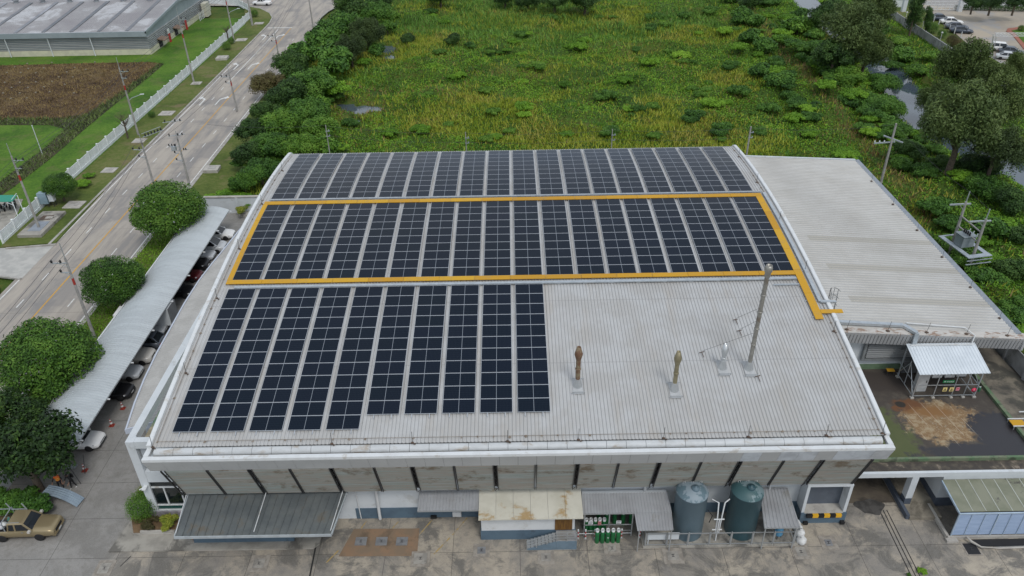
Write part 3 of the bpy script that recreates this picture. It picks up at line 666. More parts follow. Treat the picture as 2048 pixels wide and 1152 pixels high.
kerbline([(-45.5, -60), (-45.5, 138)]+[tuple(PZ(u, v)[:2]) for u, v in ((641, 36), (655, 24), (680, 10))], .42)
struct(kb.build('kerb', m_kerb))
sheet('driveway', [tuple(PZ(u, v)[:2]) for u, v in ((110, 489), (12, 496), (-60, 498), (-60, 546), (0, 552), (44, 557), (75, 525))], .022, mat('pale_driveway_concrete', (.47, .46, .43), .85, 0, (.38, .375, .355), .7))
struct(MB().bar(PZ(112, 489, .1), PZ(12, 497, .1), .2, .2).bar(PZ(42, 558, .1), PZ(-40, 549, .1), .2, .2).build('kerb', m_kerb))
# painted lines
def line(name, x, y0, y1, wd, m, dash=None, z=.014):
    mb = MB()
    if dash:
        y = y0
        while y < y1: mb.add([(x-wd/2, y, z), (x+wd/2, y, z), (x+wd/2, y+dash[0], z), (x-wd/2, y+dash[0], z)], [(0, 1, 2, 3)]); y += dash[1]
    else: mb.add([(x-wd/2, y0, z), (x+wd/2, y0, z), (x+wd/2, y1, z), (x-wd/2, y1, z)], [(0, 1, 2, 3)])
    return struct(mb.build(name, m))
line('road_edge_line', -57.05, -60, 118, .16, m_wline); line('road_edge_line', -46.05, -60, 134, .16, m_wline)
line('road_centre_line', -51.55, -60, 147, .17, m_yline)
line('road_dash_line', -54.35, -60, 105, .13, m_wline, (1.6, 5.6)); line('road_dash_line', -48.75, -60, 140, .13, m_wline, (1.6, 5.6)); line('road_lane_line', -54.35, 107, 146, .17, m_wline)
struct(MB().bar((-57.2, 147.6, .012), (-51.4, 147.4, .012), .45, .006).build('road_stop_line', m_wline))
def arrow(x, y, left):
    q = -1 if left else 1; P = [(-.11, 0), (.11, 0), (.11, 2.9), (.75, 3.6), (.75, 3.15), (1.45, 4.0), (.75, 4.9), (.75, 4.4), (-.11, 3.3)]
    P = [(x+q*a, y+b, .015) for a, b in P]; o = MB().add(P if q > 0 else P[::-1], [tuple(range(9))]).build('road_arrow', m_wline); struct(o)
for y in (94, 115, 137): arrow(-55.7, y, True); arrow(-52.9, y, False)
# far left: brown plot with a scrubby ditch edge
sheet('dry_plot', [tuple(PZ(u, v)[:2]) for u, v in ((-200, 134), (0, 131), (180, 126), (300, 124), (322, 128), (290, 150), (240, 190), (175, 232), (120, 240), (0, 240), (-300, 246))], .002, m_brown)
sheet('ditch_edge', [tuple(PZ(u, v)[:2]) for u, v in ((-40, 236), (120, 236), (175, 228), (238, 186), (290, 148), (318, 126), (328, 128), (300, 152), (250, 192), (165, 262), (100, 318), (30, 372), (-40, 420), (-40, 395), (30, 340), (90, 296), (130, 258), (100, 250), (-40, 250))], .006, grassmat('ditch_scrub', [(.03, .035, .02), (.05, .05, .03), (.085, .075, .045)], .9))
sheet('motorbike_pad', [tuple(PZ(u, v)[:2]) for u, v in ((46, 398), (36, 425), (18, 455), (-10, 470), (-60, 476), (-60, 400))], .004, m_concrete)

# ================================================================ front yard markings and covers
mb = MB(); P = [PZ(u, v) for u, v in ((1743, 900), (1766, 1020), (1832, 1156))]
for dx in (-.28, 0, .28): mb.bar((P[1].x+dx, P[1].y, .006), (P[2].x+dx*1.1, P[2].y-1.5, .006), .07, .005)
mb.bar(PZ(636, 1070, .006), PZ(614, 1180, .006), .12, .006); mb.bar(PZ(240, 1133, .006), PZ(262, 1112, .006), .05, .005)
struct(mb.build('yard_joint', plain('black_joint', (.02, .02, .02), .8)))
mb = MB()
for a, b in (((733, 1042), (722, 1057)), ((798, 1042), (783, 1058)), ((864, 1040), (838, 1070)), ((934, 1036), (905, 1070)), ((900, 1075), (868, 1108)), ((678, 1100), (652, 1126))): mb.bar(PZ(*a, .006), PZ(*b, .006), .1, .004)
struct(mb.build('yard_line', mat('worn_yellow_paint', (.42, .29, .09), .8, 0, (.30, .26, .2), 3)))
sheet('brown_patch', [tuple(PZ(u, v)[:2]) for u, v in ((708, 1058), (839, 1057), (834, 1112), (677, 1113))], .012, mat('brown_concrete_patch', (.27, .175, .108), .85, 0, (.22, .16, .108), .7, .35, .65, (.11, .085, .06), .5, .56, .76, .7), thick=.008)
m_cover = mat('grey_steel_cover', (.20, .205, .215), .6, .2, (.26, .265, .27), 2)
m_coverframe = mat('cover_surround', (.33, .30, .26), .85, 0, (.24, .215, .185), 2)
m_lid = mat('cover_concrete', (.35, .33, .295), .85, 0, (.26, .245, .22), 1.5, .35, .65, (.13, .12, .11), .9, .55, .75, .6)
def cover(u, v, wd, ln, label, fw=0.0, lidm=None, h=.05, rz=0.0, z=0.0, grp='manhole covers'):
    P = PZ(u, v, z); t = thing('manhole_cover', label, 'manhole cover', P, rz, grp)
    if fw: MB().box(-wd/2-fw, wd/2+fw, -ln/2-fw, ln/2+fw, -.05, h*.6).build('surround', m_coverframe, t)
    MB().box(-wd/2, wd/2, -ln/2, ln/2, -.05, h).build('lid', lidm or m_cover, t)
    mb = MB()
    for s in (-.09, .09): mb.box(-.1, .1, s-.02, s+.02, h, h+.012)
    mb.box(-.02, .02, -.07, .07, h, h+.012); mb.build('lifting_slot', m_strut, t); return t
for u, w_ in ((722, 'left'), (763, 'middle'), (804, 'right')): cover(u, 1083, .85, .75, {'left': 'grey steel hatch nearest the dark canopy in the brown patch', 'middle': 'grey steel hatch between two others in the brown patch', 'right': 'grey steel hatch nearest the worn yellow lines in the brown patch'}[w_], grp='steel hatches in the brown patch')
cover(209, 1137, .75, .9, 'pale square manhole cover on the drive beside the kerb corner', .25, m_lid)
cover(518, 1127, .8, .8, 'dark square manhole cover in the yard below the big canopy', .3, m_lid)
cover(841, 1119, .95, .9, 'raised concrete manhole cover at the corner of the brown patch', .2, m_lid, .14)
cover(963, 1101, .6, .6, 'small manhole cover with steel lid below the cream cabin', .3)
cover(1092, 1115, .7, .7, 'rust edged manhole cover in front of the blue steps', .25, m_lid)
cover(1224, 1097, .6, .6, 'square manhole cover in front of the green cylinders', .3, m_lid)
cover(1346, 1112, .85, .75, 'large pink edged manhole cover before the tank fence', .3, m_lid)
cover(1602, 1104, .7, .8, 'manhole cover with a black mark beside the white sacks', .25, m_lid)
cover(1657, 1086, .5, .55, 'small steel lidded manhole cover in front of the loading dock', .35)
cover(1943, 1098, .9, .95, 'open black drain pit beside the blue shed', .12, m_dark, .03)
# verge slabs by the road
for u, v, lab in ((1163/4, 227, 'thin'),): pass
for i, (u, v, lab) in enumerate(((149, 410, 'white slab on the verge nearest the transformer plinth'), (219, 341, 'white slab on the verge below the second white fence bend'), (279, 282, 'pale slab on the verge at the foot of a utility pole'), (334, 227, 'grey slab on the verge near a red flowered bush'), (445, 118, 'raised grey concrete slab on the verge'), (483, 80, 'small pale slab on the far verge beside a pole'), (518, 47, 'little slab on the verge near the road junction'), (393, 167, 'grey concrete slab under the far red banded pole'), (425, 341, 'grey slab in the grass on the building side of the road'), (70, 340, ''))):
    if not lab: continue
    P = PZ(u, v, .14); t = thing('concrete_slab', lab, 'slab', P, random.uniform(-.06, .06), 'concrete slabs on the verge'); s = random.uniform(.9, 1.2); hh = .45 if 'raised' in lab or 'building side' in lab else .1
    MB().box(-s, s, -s*.9, s*.9, -.1, hh).build('slab', m_conclight, t); MB().box(-s*.5, s*.5, -s*.45, s*.45, hh, hh+.04).build('lid', m_kerb, t)

# ================================================================ canopies and lean-tos along the front
m_canopy = mat('dark_canopy_sheet', (.115, .13, .135), .5, .1, (.15, .165, .165), .5, .35, .65, (.16, .12, .07), .5, .62, .8, .5)
m_gsheet = mat('grey_lean_to_sheet', (.36, .37, .385), .5, 0, (.31, .315, .325), .6, .35, .7, (.22, .20, .15), .4, .62, .82, .6)
cn = thing('entrance_canopy', 'big dark grey standing seam canopy hung on white rods, left of the front', 'canopy', (-18.5, -2.6, 3.4))
def CN(o, t=None): t = t or cn; o.parent = t; o.matrix_parent_inverse = Matrix.Translation(-t.location); return o
CN(MB().corr((-24.2, -.46, 3.72), (-12.5, -.46, 3.72), (-13.15, -4.62, 3.3), (-24.0, -4.62, 3.3), .56, .07, 0, 1, flat=.86, thick=.06).build('roof_sheet', m_canopy))
CN(MB().bar((-24.05, -4.66, 3.24), (-13.1, -4.66, 3.24), .09, .2).bar((-24.23, -.5, 3.66), (-24.05, -4.6, 3.26), .08, .18).bar((-12.5, -.5, 3.66), (-13.1, -4.6, 3.26), .08, .18).build('edge_trim', mat('pale_edge_trim', (.42, .46, .48), .5)))
for xa, xb in ((-24.2, -24.0), (-18.4, -18.55), (-12.82, -13.2)):
    ya, za = slant(T1+.02); CN(MB().tube([(xa, ya+.1, za), (xb, -4.4, 3.42)], .035, 6).build('tie_rod', m_white))
dk = MB().box(-24.1, -16.7, -2.55, -.44, .13, 1.05).build('loading_platform', m_blue); tag(dk, 'blue grey loading platform under the dark canopy', 'platform')
struct(MB().prism([(-30.2, -3.2), (-15.2, -3.2), (-14.8, -2.8), (-14.8, -.44), (-23.3, -.44), (-23.3, -.12), (-28.2, -.12), (-28.9, 1.2), (-29.5, .9)], 0, .13).build('pavement', m_concrete))
def leanto(label, A, B, C, D, pitch, posts=(), name='lean_to_roof', m=None):
    A, B, C, D = map(Vector, (A, B, C, D)); t = thing(name, label, 'canopy', (A+C)/2)
    CN(MB().corr(A, B, C, D, pitch, .035, thick=.05).build('roof_sheet', m or m_gsheet), t)
    mb = MB()
    for a, b in ((D, C), (A, D), (B, C)): mb.bar(a-Vector((0, 0, .07)), b-Vector((0, 0, .07)), .06, .09)
    CN(mb.build('roof_frame', m_steel), t)
    for p in posts: CN(MB().bar((p[0], p[1], 0), p, .08).build('post', m_steel), t)
    return t
leanto('grey ribbed lean-to roof between the drainpipe and the cream cabin', (-7.35, -.46, 3.02), (-1.4, -.46, 3.02), (-1.47, -2.12, 2.68), (-7.4, -2.12, 2.68), .24)
g = leanto('grey ribbed roof over the green gas cylinders', (4.65, -.9, 2.85), (10.95, -.9, 2.85), (11.0, -2.5, 2.55), (4.6, -2.5, 2.55), .22, ((4.75, -2.4, 2.5), (6.55, -2.4, 2.5), (8.25, -2.4, 2.5)))
CN(MB().corr((8.32, -2.42, 2.53), (11.02, -2.42, 2.53), (10.9, -3.95, 2.32), (8.35, -3.95, 2.32), .22, .035, thick=.05).build('roof_sheet', m_gsheet), g)
for x, y in ((8.5, -3.85), (10.8, -3.85)): CN(MB().bar((x, y, 0), (x, y, 2.3), .07).build('post', m_steel), g)
CN(MB().box(4.7, 8.3, -2.44, -2.4, 1.18, 1.24).box(4.7, 8.3, -2.44, -2.4, .55, .6).build('cage_rail', m_steel), g)
CN(MB().box(4.65, 10.95, -.89, -.5, 2.35, 2.72).build('back_gutter', m_white2), g)
leanto('narrow grey ribbed lean-to roof at the right of the water tanks', (17.9, -.55, 2.72), (19.95, -.55, 2.72), (19.85, -3.95, 2.45), (17.35, -3.95, 2.45), .22, ((17.5, -3.8, 2.4), (19.7, -3.8, 2.4)))
# cream cabin on a blue base with steps
cb = thing('site_cabin', 'cream roofed cabin on a blue base with a brown door and steps', 'cabin', (.6, -1.6, 0)); cbk = lambda o: CN(o, cb)
cbk(MB().box(-2.87, 4.1, -2.6, -.44, .0, .95).build('base', m_blue)); cbk(MB().box(-2.8, 4.02, -2.56, -.44, .952, 2.72).build('wall', m_white))
m_cream = mat('cream_roof_panel', (.66, .64, .55), .5, 0, (.58, .56, .47), .6, .35, .7, (.40, .235, .06), .55, .6, .76, .75)
mb = MB(); xs = np.linspace(-2.95, 4.58, 7)
for a, b in zip(xs, xs[1:]): mb.hexa([(a+.008, -3.15, 2.72), (b-.008, -3.15, 2.72), (b-.008, -.45, 2.96), (a+.008, -.45, 2.96)], [(a+.008, -3.15, 2.82), (b-.008, -3.15, 2.82), (b-.008, -.45, 3.06), (a+.008, -.45, 3.06)])
cbk(mb.build('roof', m_cream))
d_ = cbk(MB().box(2.58, 3.84, -2.62, -2.565, .97, 2.6).box(3.2, 3.22, -2.63, -2.621, .97, 2.6).build('door', mat('brown_strip_door', (.19, .095, .02), .5, 0, (.11, .05, .012), 3, stretch=(6, 1, .4))))
st = thing('steps', 'steel steps with a blue landing up to the brown cabin door', 'steps', (2.3, -3.1, 0)); stk = lambda o: CN(o, st)
stk(MB().box(2.65, 4.12, -3.6, -2.63, 0, .9).hexa([(.5, -3.6, 0), (2.64, -3.6, 0), (2.64, -3.54, 0), (.5, -3.54, 0)], [(.5, -3.6, .08), (2.64, -3.6, .86), (2.64, -3.54, .86), (.5, -3.54, .08)]).build('side_panel', mat('lighter_blue_paint', (.15, .215, .27), .6)))
stk(MB().box(2.66, 4.1, -3.58, -2.64, .902, .93).build('landing', m_gsheet))
for k in range(8): x = .52+k*.265; stk(MB().box(x, x+.235, -3.53, -2.75, .08+k*.1, .13+k*.1).build('tread', m_steel))
mb = MB()
for z in (.35, .65, .95): mb.bar((2.65, -3.6, .9+z), (4.12, -3.6, .9+z), .045); mb.bar((.5, -3.6, z), (2.65, -3.6, .9+z), .045)
for x, z in ((.5, 0), (1.2, .28), (1.95, .6), (2.65, .9), (3.4, .9), (4.1, .9)): mb.bar((x, -3.6, z), (x, -3.6, z+.97), .05)
stk(mb.build('handrail', m_steel))
# ================================================================ gas cylinders, posts, notices
m_cyl = mat('green_cylinder_paint', (.012, .15, .045), .4, 0, (.010, .11, .035), 3); m_cyld = mat('dark_green_cylinder_paint', (.008, .075, .03), .45)
def cylproto(name, mt, r=.165, h=1.02):
    t = bpy.data.objects.new(name, None); COL.objects.link(t)
    MB().lathe([(r*.92, 0), (r, .05), (r, h), (r*.8, h+.12), (r*.35, h+.2), (r*.3, h+.22)], 14).build('body', mt, t)
    MB().lathe([(r*.72, h+.1), (r*.78, h+.36), (r*.7, h+.36), (r*.64, h+.1)], 12).build('collar', m_white, t)
    MB().lathe([(.04, h+.2), (.04, h+.32), (.001, h+.33)], 8).build('valve', m_steel, t); return t
pr = cylproto('gas_cylinder', m_cyl)
for i, lab in enumerate(('first green gas cylinder from the cabin in the row standing outside', 'second green gas cylinder from the cabin in the row standing outside', 'green gas cylinder with a white mark, middle of the row outside', 'fourth green gas cylinder from the cabin in the row standing outside', 'darkest green gas cylinder, nearest the tanks in the row outside')):
    o = pr if i == 0 else dup(pr, (0, 0, 0)); o.location = (5.66+i*.385, -2.98, 0); tag(o, lab, 'gas cylinder', 'green gas cylinders outside the cage')
MB().add([(-.05, -.169, .62), (.06, -.169, .60), (.07, -.169, .66), (-.03, -.169, .72)], [(0, 1, 2, 3)]).build('white_mark', m_white, [o for o in bpy.data.objects if o.get('label', '').startswith('green gas cylinder with')][0])
for i in range(5):
    o = dup(pr, (4.95+i*.33, -2.0, .02)); tag(o, ['green cylinder inside the cage, next to the cabin', 'second green cylinder from the cabin inside the cage', 'third green cylinder from the cabin inside the cage', 'fourth green cylinder inside the cage behind a pink notice', 'green cylinder inside the cage behind the double post'][i], 'gas cylinder', 'green gas cylinders in the cage')
for i in range(7):
    o = dup(pr, (5.9+i*.62, -1.25-(i % 2)*.12, .02)); tag(o, 'green cylinder in the shade at the back of the cage', 'gas cylinder', 'shaded green cylinders')
m_red = plain('red_paint', (.42, .02, .025), .55)
def post(x, y, label, h=.95):
    t = thing('barrier_post', label, 'post', (x, y, 0), 0, 'red and white posts before the gas cage'); mb = MB()
    for k in range(5): mb.lathe([(.055, h*k/5), (.055, h*(k+1)/5-.001)], 8, (0, 0, 0), k % 2)
    mb.build('tube', [m_white, m_red], t); MB().lathe([(.06, h), (.03, h+.05), (.001, h+.055)], 8).build('cap', m_white, t); MB().box(-.09, .09, -.09, .09, 0, .02).build('foot_plate', m_steel, t)
for x, lab in ((4.3, 'red and white post touching the cabin corner'), (4.85, 'red and white post between cabin and cylinders'), (5.55, 'red and white post behind the first outside cylinder'), (6.5, 'red and white post behind the middle outside cylinder'), (7.5, 'red and white post right of the outside cylinders'), (8.85, 'red and white post at the corner of the lower grey roof')): post(x, -2.62, lab)
tag(MB().bar((4.3, -2.62, .52), (8.2, -2.62, .52), .04).build('barrier_rail', m_white), 'white rail running through the red and white posts', 'rail')
def notice(x, y, z, w_, h_, m, label, rows=2, ink=None, cat='notice'):
    t = thing('notice_board', label, cat, (x, y, z)); MB().box(-w_/2, w_/2, -.015, .015, -h_/2, h_/2).build('board', m, t); mb = MB()
    for k in range(rows): mb.box(-w_*.36, w_*.36*(1 if k % 2 == 0 else .6), -.02, -.0155, h_*(.28-.5*k/max(1, rows-1))-.02*h_/.3, h_*(.28-.5*k/max(1, rows-1))+.03*h_/.3)
    mb.build('lettering', ink or plain('notice_ink', (.08, .08, .1), .6), t)
notice(5.2, -2.47, 1.5, .34, .3, m_white, 'white notice hung on the cage left of a pink notice'); notice(5.85, -2.47, 1.45, .24, .36, plain('pink_notice', (.55, .2, .2), .6), 'pink notice on the cage beside the double post')
notice(7.25, -2.47, 1.52, .36, .3, m_white, 'white notice alone on the middle of the cage'); notice(9.05, -2.1, 1.35, .36, .5, plain('pale_notice', (.6, .55, .52), .6), 'pale portrait notice deep in the cage beside a small white one')
notice(9.6, -2.0, 1.5, .36, .28, m_white, 'small white notice above the pale portrait notices')

# ================================================================ water tanks, pipes and their fence
struct(MB().box(8.95, 20.25, -3.62, -.44, 0, .12).build('tank_slab', m_concrete))
def tank(u, label, m1, m2, r=1.13):
    P = PY(u, 1000, -2.1); x = P.x; t = thing('water_tank', label, 'water tank', (x, -2.1, .12)); H = 4.05
    MB().lathe([(r*.97, 0), (r, .1), (r, H), (r*1.02, H+.02), (r*1.02, H+.10)], 36).build('shell', m1, t)
    MB().lathe([(r*1.02, H+.10), (r*.9, H+.28), (r*.6, H+.52), (r*.27, H+.62), (.001, H+.63)], 36).build('dome', m2, t)
    MB().lathe([(.30, H+.55), (.30, H+.72), (.24, H+.76), (.08, H+.78), (.08, H+.84), (.001, H+.85)], 16, (.12, -.25, 0)).build('manway_lid', m1, t)
    for q in (-.6, .0, .6): MB().tube([(q-.05, .35, H+.5), (q-.05, .35, H+.68), (q+.1, .35, H+.68), (q+.1, .35, H+.5)], .02, 5).build('lifting_lug', m_white, t)
    return x
m_tank1 = mat('blue_grey_fibreglass', (.125, .185, .225), .5, 0, (.11, .168, .205), .8, stretch=(1, 1, .4)); m_tank1d = mat('peeling_blue_fibreglass', (.24, .30, .34), .55, 0, (.12, .185, .22), 1.1, .5, .54)
m_tank2 = mat('teal_fibreglass', (.040, .095, .115), .45, 0, (.034, .084, .104), .8, stretch=(1, 1, .4)); m_tank2d = mat('teal_peeling_dome', (.05, .115, .125), .5, 0, (.17, .24, .26), .8, .56, .6)
tx1 = tank(1382, 'pale blue grey water tank with a peeling dome, beside the gas store roof', m_tank1, m_tank1d); tx2 = tank(1491, 'dark teal water tank, the right of the two tanks', m_tank2, m_tank2d)
pp = thing('pipework', 'white water pipes running between the two tanks', 'pipes', ((tx1+tx2)/2, -3, 0)); xm = (tx1+tx2)/2; ppk = lambda o: CN(o, pp)
for sx in (-1, 1): ppk(MB().tube([(xm+sx*.62, -2.6, 3.9), (xm+sx*.22, -2.9, 3.9), (xm+sx*.14, -3.0, 2.2), (xm+sx*.12, -3.0, .9)], .05, 7).build('pipe', m_white))
ppk(MB().tube([(xm-.4, -3.02, 2.3), (xm+.35, -3.02, 2.3)], .05, 7).tube([(xm-.4, -3.02, 1.2), (xm+.3, -3.02, 1.2)], .05, 7).build('cross_pipe', m_white)); ppk(MB().tube([(xm-.02, -3.1, 2.35), (xm-.05, -3.1, .12)], .055, 7).build('down_pipe', m_white))
ppk(MB().tube([(xm-.75, -2.4, 2.6), (xm-.4, -2.6, 2.2), (xm-.55, -2.6, 1.5)], .03, 6).build('hose', m_dark))
fe = thing('tank_fence', 'low galvanised frame fence before the two water tanks', 'fence', (14.5, -3.5, .12))
for k in range(7):
    x0 = 9.15+k*1.55; x1 = x0+1.46; mb = MB()
    for a, b in (((x0, .22), (x1, .22)), ((x0, 1.38), (x1, 1.38)), ((x0, .22), (x0, 1.38)), ((x1, .22), (x1, 1.38))): mb.bar((a[0], -3.48, a[1]), (b[0], -3.48, b[1]), .055)
    CN(mb.build('panel', m_steel), fe)
for k in range(8): x = 9.105+k*1.55; CN(MB().bar((x, -3.5, .12), (x, -3.5, 1.5), .07).build('post', m_steel), fe)
for x in (9.1, 20.0): CN(MB().bar((x, -3.45, 1.35), (x, -1.5, 1.35), .05).bar((x, -1.5, 1.37), (x, -1.5, .14), .05).bar((x, -3.45, .3), (x, -1.5, .3), .05).build('side_panel', m_steel), fe)
tag(MB().box(9.25, 11.55, -3.36, -3.32, .62, 1.33).box(9.3, 9.36, -3.4, -3.361, .12, 1.3).build('white_board', m_white2), 'white board fixed behind the left end of the tank fence', 'board')
t = thing('pressure_vessel', 'small light blue pressure vessel on legs behind the fence', 'tank', (18.95, -2.9, .12)); MB().lathe([(.1, .25), (.26, .35), (.3, .45), (.3, .95), (.24, 1.1), (.08, 1.2), (.001, 1.21)], 16).build('body', plain('light_blue_paint', (.10, .30, .48), .4), t)
for a in (0, 2.1, 4.2): MB().bar((.22*math.cos(a), .22*math.sin(a), 0), (.22*math.cos(a), .22*math.sin(a), .4), .05).build('leg', m_strut, t)
m_sack = mat('white_plastic_sack', (.70, .71, .70), .7, 0, (.58, .58, .57), 3)
for i, (x, y, z, r) in enumerate(((20.55, -3.3, 0, .36), (20.6, -2.75, 0, .33), (20.62, -2.3, .05, .32), (20.5, -3.0, .42, .3), (20.6, -1.9, .1, .3))):
    b = MB(); b.lathe([(r*.75, 0), (r, .12), (r*1.02, .34), (r*.8, .5), (r*.3, .56), (.12, .66), (.001, .67)], 14)
    V = [(p[0]*(1+.08*math.sin(5*i+7*p[2]*3+p[1]*9)), p[1]*(1+.08*math.cos(i+p[0]*9)), p[2]) for p in b.v]; b.v = V
    o = b.build('sack', m_sack, None, (x, y, z)); tag(o, ['plump white sack at the front, outside the fence corner', 'white sack on the ground second from the fence corner', 'white sack third back along the fence side', 'white sack lying on top of the front two', 'rearmost white sack beside the lean-to'][i], 'sack', 'white sacks beside the fence')
# ================================================================ annex on the right with its terrace
def spot(nt, p, cx, cy, rx, ry, nsc=.7, amp=.9, soft=.25):
    """irregular stain round a point"""
    mp = nt.nodes.new('ShaderNodeMapping'); mp.inputs['Location'].default_value = (-cx/rx, -cy/ry, 0); mp.inputs['Scale'].default_value = (1/rx, 1/ry, 0); nt.links.new(p, mp.inputs[0])
    ln = nt.nodes.new('ShaderNodeVectorMath'); ln.operation = 'LENGTH'; nt.links.new(mp.outputs[0], ln.inputs[0])
    n = noise(nt, p, nsc, 6, .65, .3); d = math_(nt, 'ADD', ln.outputs['Value'], math_(nt, 'MULTIPLY', math_(nt, 'SUBTRACT', n, .5), amp*2))
    return ramp(nt, d, [(1-soft, (1, 1, 1)), (1+soft*.2, (0, 0, 0))])
def terracemat():
    m, nt, bs = nodes_of('stained_terrace'); p = pos(nt); bs.inputs['Roughness'].default_value = .75
    a = noise(nt, p, .9, 6, .7); c = ramp(nt, a, [(.3, (.085, .07, .055)), (.5, (.06, .05, .042)), (.7, (.11, .095, .075))])
    c = mix(nt, spot(nt, p, 28.6, 3.6, 2.6, 4.6, 1.2, .8), c, mix(nt, a, (.06, .085, .025), (.11, .115, .05)))
    c = mix(nt, spot(nt, p, 34.2, 5.4, 3.5, 2.7, 1.0, .8, .2), c, ramp(nt, noise(nt, p, 1.6, 6, .75), [(.36, (.36, .29, .19)), (.47, (.29, .205, .115)), (.56, (.20, .115, .05)), (.64, (.30, .24, .16))]))
    c = mix(nt, spot(nt, p, 32.2, 7.4, 1.7, 1.0, 1.4, .9, .4), c, (.14, .062, .026))
    c = mix(nt, spot(nt, p, 33.8, 6.6, 2.4, .8, 1.4, 1.0, .5), c, (.23, .12, .045))
    c = mix(nt, spot(nt, p, 31.6, 7.6, .5, .42, 2, .3), c, (.03, .025, .02))
    wet = mix(nt, spot(nt, p, 38.0, 4.0, 2.6, 2.4, 1.0, .9, .15), spot(nt, p, 35.5, 2.0, 5.2, 1.0, .8, .9, .15), (1, 1, 1)); c = mix(nt, wet, c, (.028, .026, .03))
    c = mix(nt, spot(nt, p, 26.9, 2.1, 1.4, .7, 2, .3), c, (.075, .19, .09))
    c = mix(nt, spot(nt, p, 31.0, 10.6, 3.5, 1.5, 1, .6), c, (.05, .04, .034))
    sx = nt.nodes.new('ShaderNodeSeparateXYZ'); nt.links.new(pos(nt, (1, 1, 1), (0, 0, R(-9))), sx.inputs[0])
    ln = math_(nt, 'LESS_THAN', math_(nt, 'ABSOLUTE', math_(nt, 'SUBTRACT', math_(nt, 'FRACT', math_(nt, 'DIVIDE', sx.outputs[0], 1.05)), .5)), .022)
    k = math_(nt, 'MULTIPLY', ln, math_(nt, 'GREATER_THAN', noise(nt, p, .6, 2, .5), .47)); k2 = mix(nt, spot(nt, p, 33.6, 5.2, 3.3, 2.9, 1.0, .4), (0, 0, 0), k)
    c = mix(nt, math_(nt, 'MULTIPLY', k2, .55), c, (.48, .42, .33))
    nt.links.new(c, bs.inputs['Base Color'])
    r = mix(nt, wet, (.8, .8, .8), (.35, .35, .35)); nt.links.new(r, bs.inputs['Roughness']); return m
m_terr = terracemat()
m_greenp = mat('green_kerb_paint', (.10, .17, .09), .75, 0, (.16, .19, .12), 1.4, .35, .65, (.04, .045, .03), .8, .52, .68, .8)
m_ledge = mat('blackened_ledge', (.055, .047, .04), .85, 0, (.10, .085, .065), 1.6, .4, .7, (.28, .23, .18), 1.6, .66, .76, .6)
m_path = mat('mossy_path_concrete', (.20, .175, .135), .85, 0, (.12, .105, .085), .8, .35, .68, (.05, .05, .042), .4, .52, .68, .8)
te = thing('terrace_block', 'stained concrete terrace on columns to the right of the factory', 'terrace', (34, 6, 0)); TE = lambda o: CN(o, te)
TE(MB().prism([(25.3, 1.36), (60, 1.36), (60, 12.3), (25.3, 12.3)], 3.1, 3.5).build('terrace_floor', m_terr))
TE(MB().box(25.3, 60, 1.14, 1.355, 3.1, 3.78).build('front_kerb', m_greenp)); TE(MB().box(39.35, 39.65, 1.36, 12.3, 3.505, 3.75).build('side_kerb', m_greenp))
TE(MB().box(39.655, 43.1, 1.365, 48, 3.504, 3.56).build('side_path', m_path))
TE(MB().box(25.3, 60, .12, 1.135, 3.35, 3.5).build('front_ledge', m_ledge)); TE(MB().box(25.25, 60, -.12, .115, 3.16, 3.58).build('edge_beam', m_white2))
m_bluew = mat('slate_blue_dado', (.085, .105, .14), .7, 0, (.07, .085, .11), .8)
for x in (29.35, ): TE(MB().box(x, x+.5, -.11, .5, 0.9, 3.155).build('column', m_white2)); TE(MB().box(x-.004, x+.504, -.114, .504, 0, .895).build('column_base', m_bluew))
TE(MB().box(31.7, 60, -.08, .2, .9, 3.155).box(31.7, 31.95, .205, 12, .9, 3.09).build('bay_wall', m_white2)); TE(MB().box(31.695, 60, -.085, .205, 0, .895).box(31.695, 31.955, .21, 12, 0, .895).build('bay_wall_base', m_bluew))
TE(MB().box(24.75, 60, 12.0, 12.3, 0, 3.09).build('back_wall', m_white2)); TE(MB().box(29.05, 29.3, -1.35, 12, 0, .45).build('bay_kerb', m_bluew))
struct(MB().box(29.305, 31.69, -1.42, 12, 0, .28).build('loading_ramp', mat('worn_ramp_concrete', (.30, .27, .215), .85, 0, (.22, .195, .155), .7, .35, .65, (.10, .09, .07), .5, .5, .66, .7)))
sheet('bay_floor', [(24.8, .3), (29.0, .3), (29.0, 11.9), (24.8, 11.9)], .012, mat('dark_bay_concrete', (.12, .10, .075), .85, 0, (.085, .07, .055), .6, .35, .65, (.04, .035, .03), .5, .5, .66, .7), thick=.008)  # dark brown concrete sheet over the floor of the left bay
sheet('oil_stain', [(26.9+1.1*math.cos(t)*(1+.2*math.sin(3*t)), -.1+.75*math.sin(t)*(1+.15*math.cos(5*t))) for t in np.linspace(0, 2*PI, 26)[:-1]], .019, mat('oily_concrete', (.05, .048, .045), .6, 0, (.09, .085, .08), 1.6), thick=.009)
an = thing('warehouse_annex', 'lower warehouse annex with a pale ribbed roof right of the factory', 'warehouse', (33.5, 30, 0)); AN = lambda o: CN(o, an)
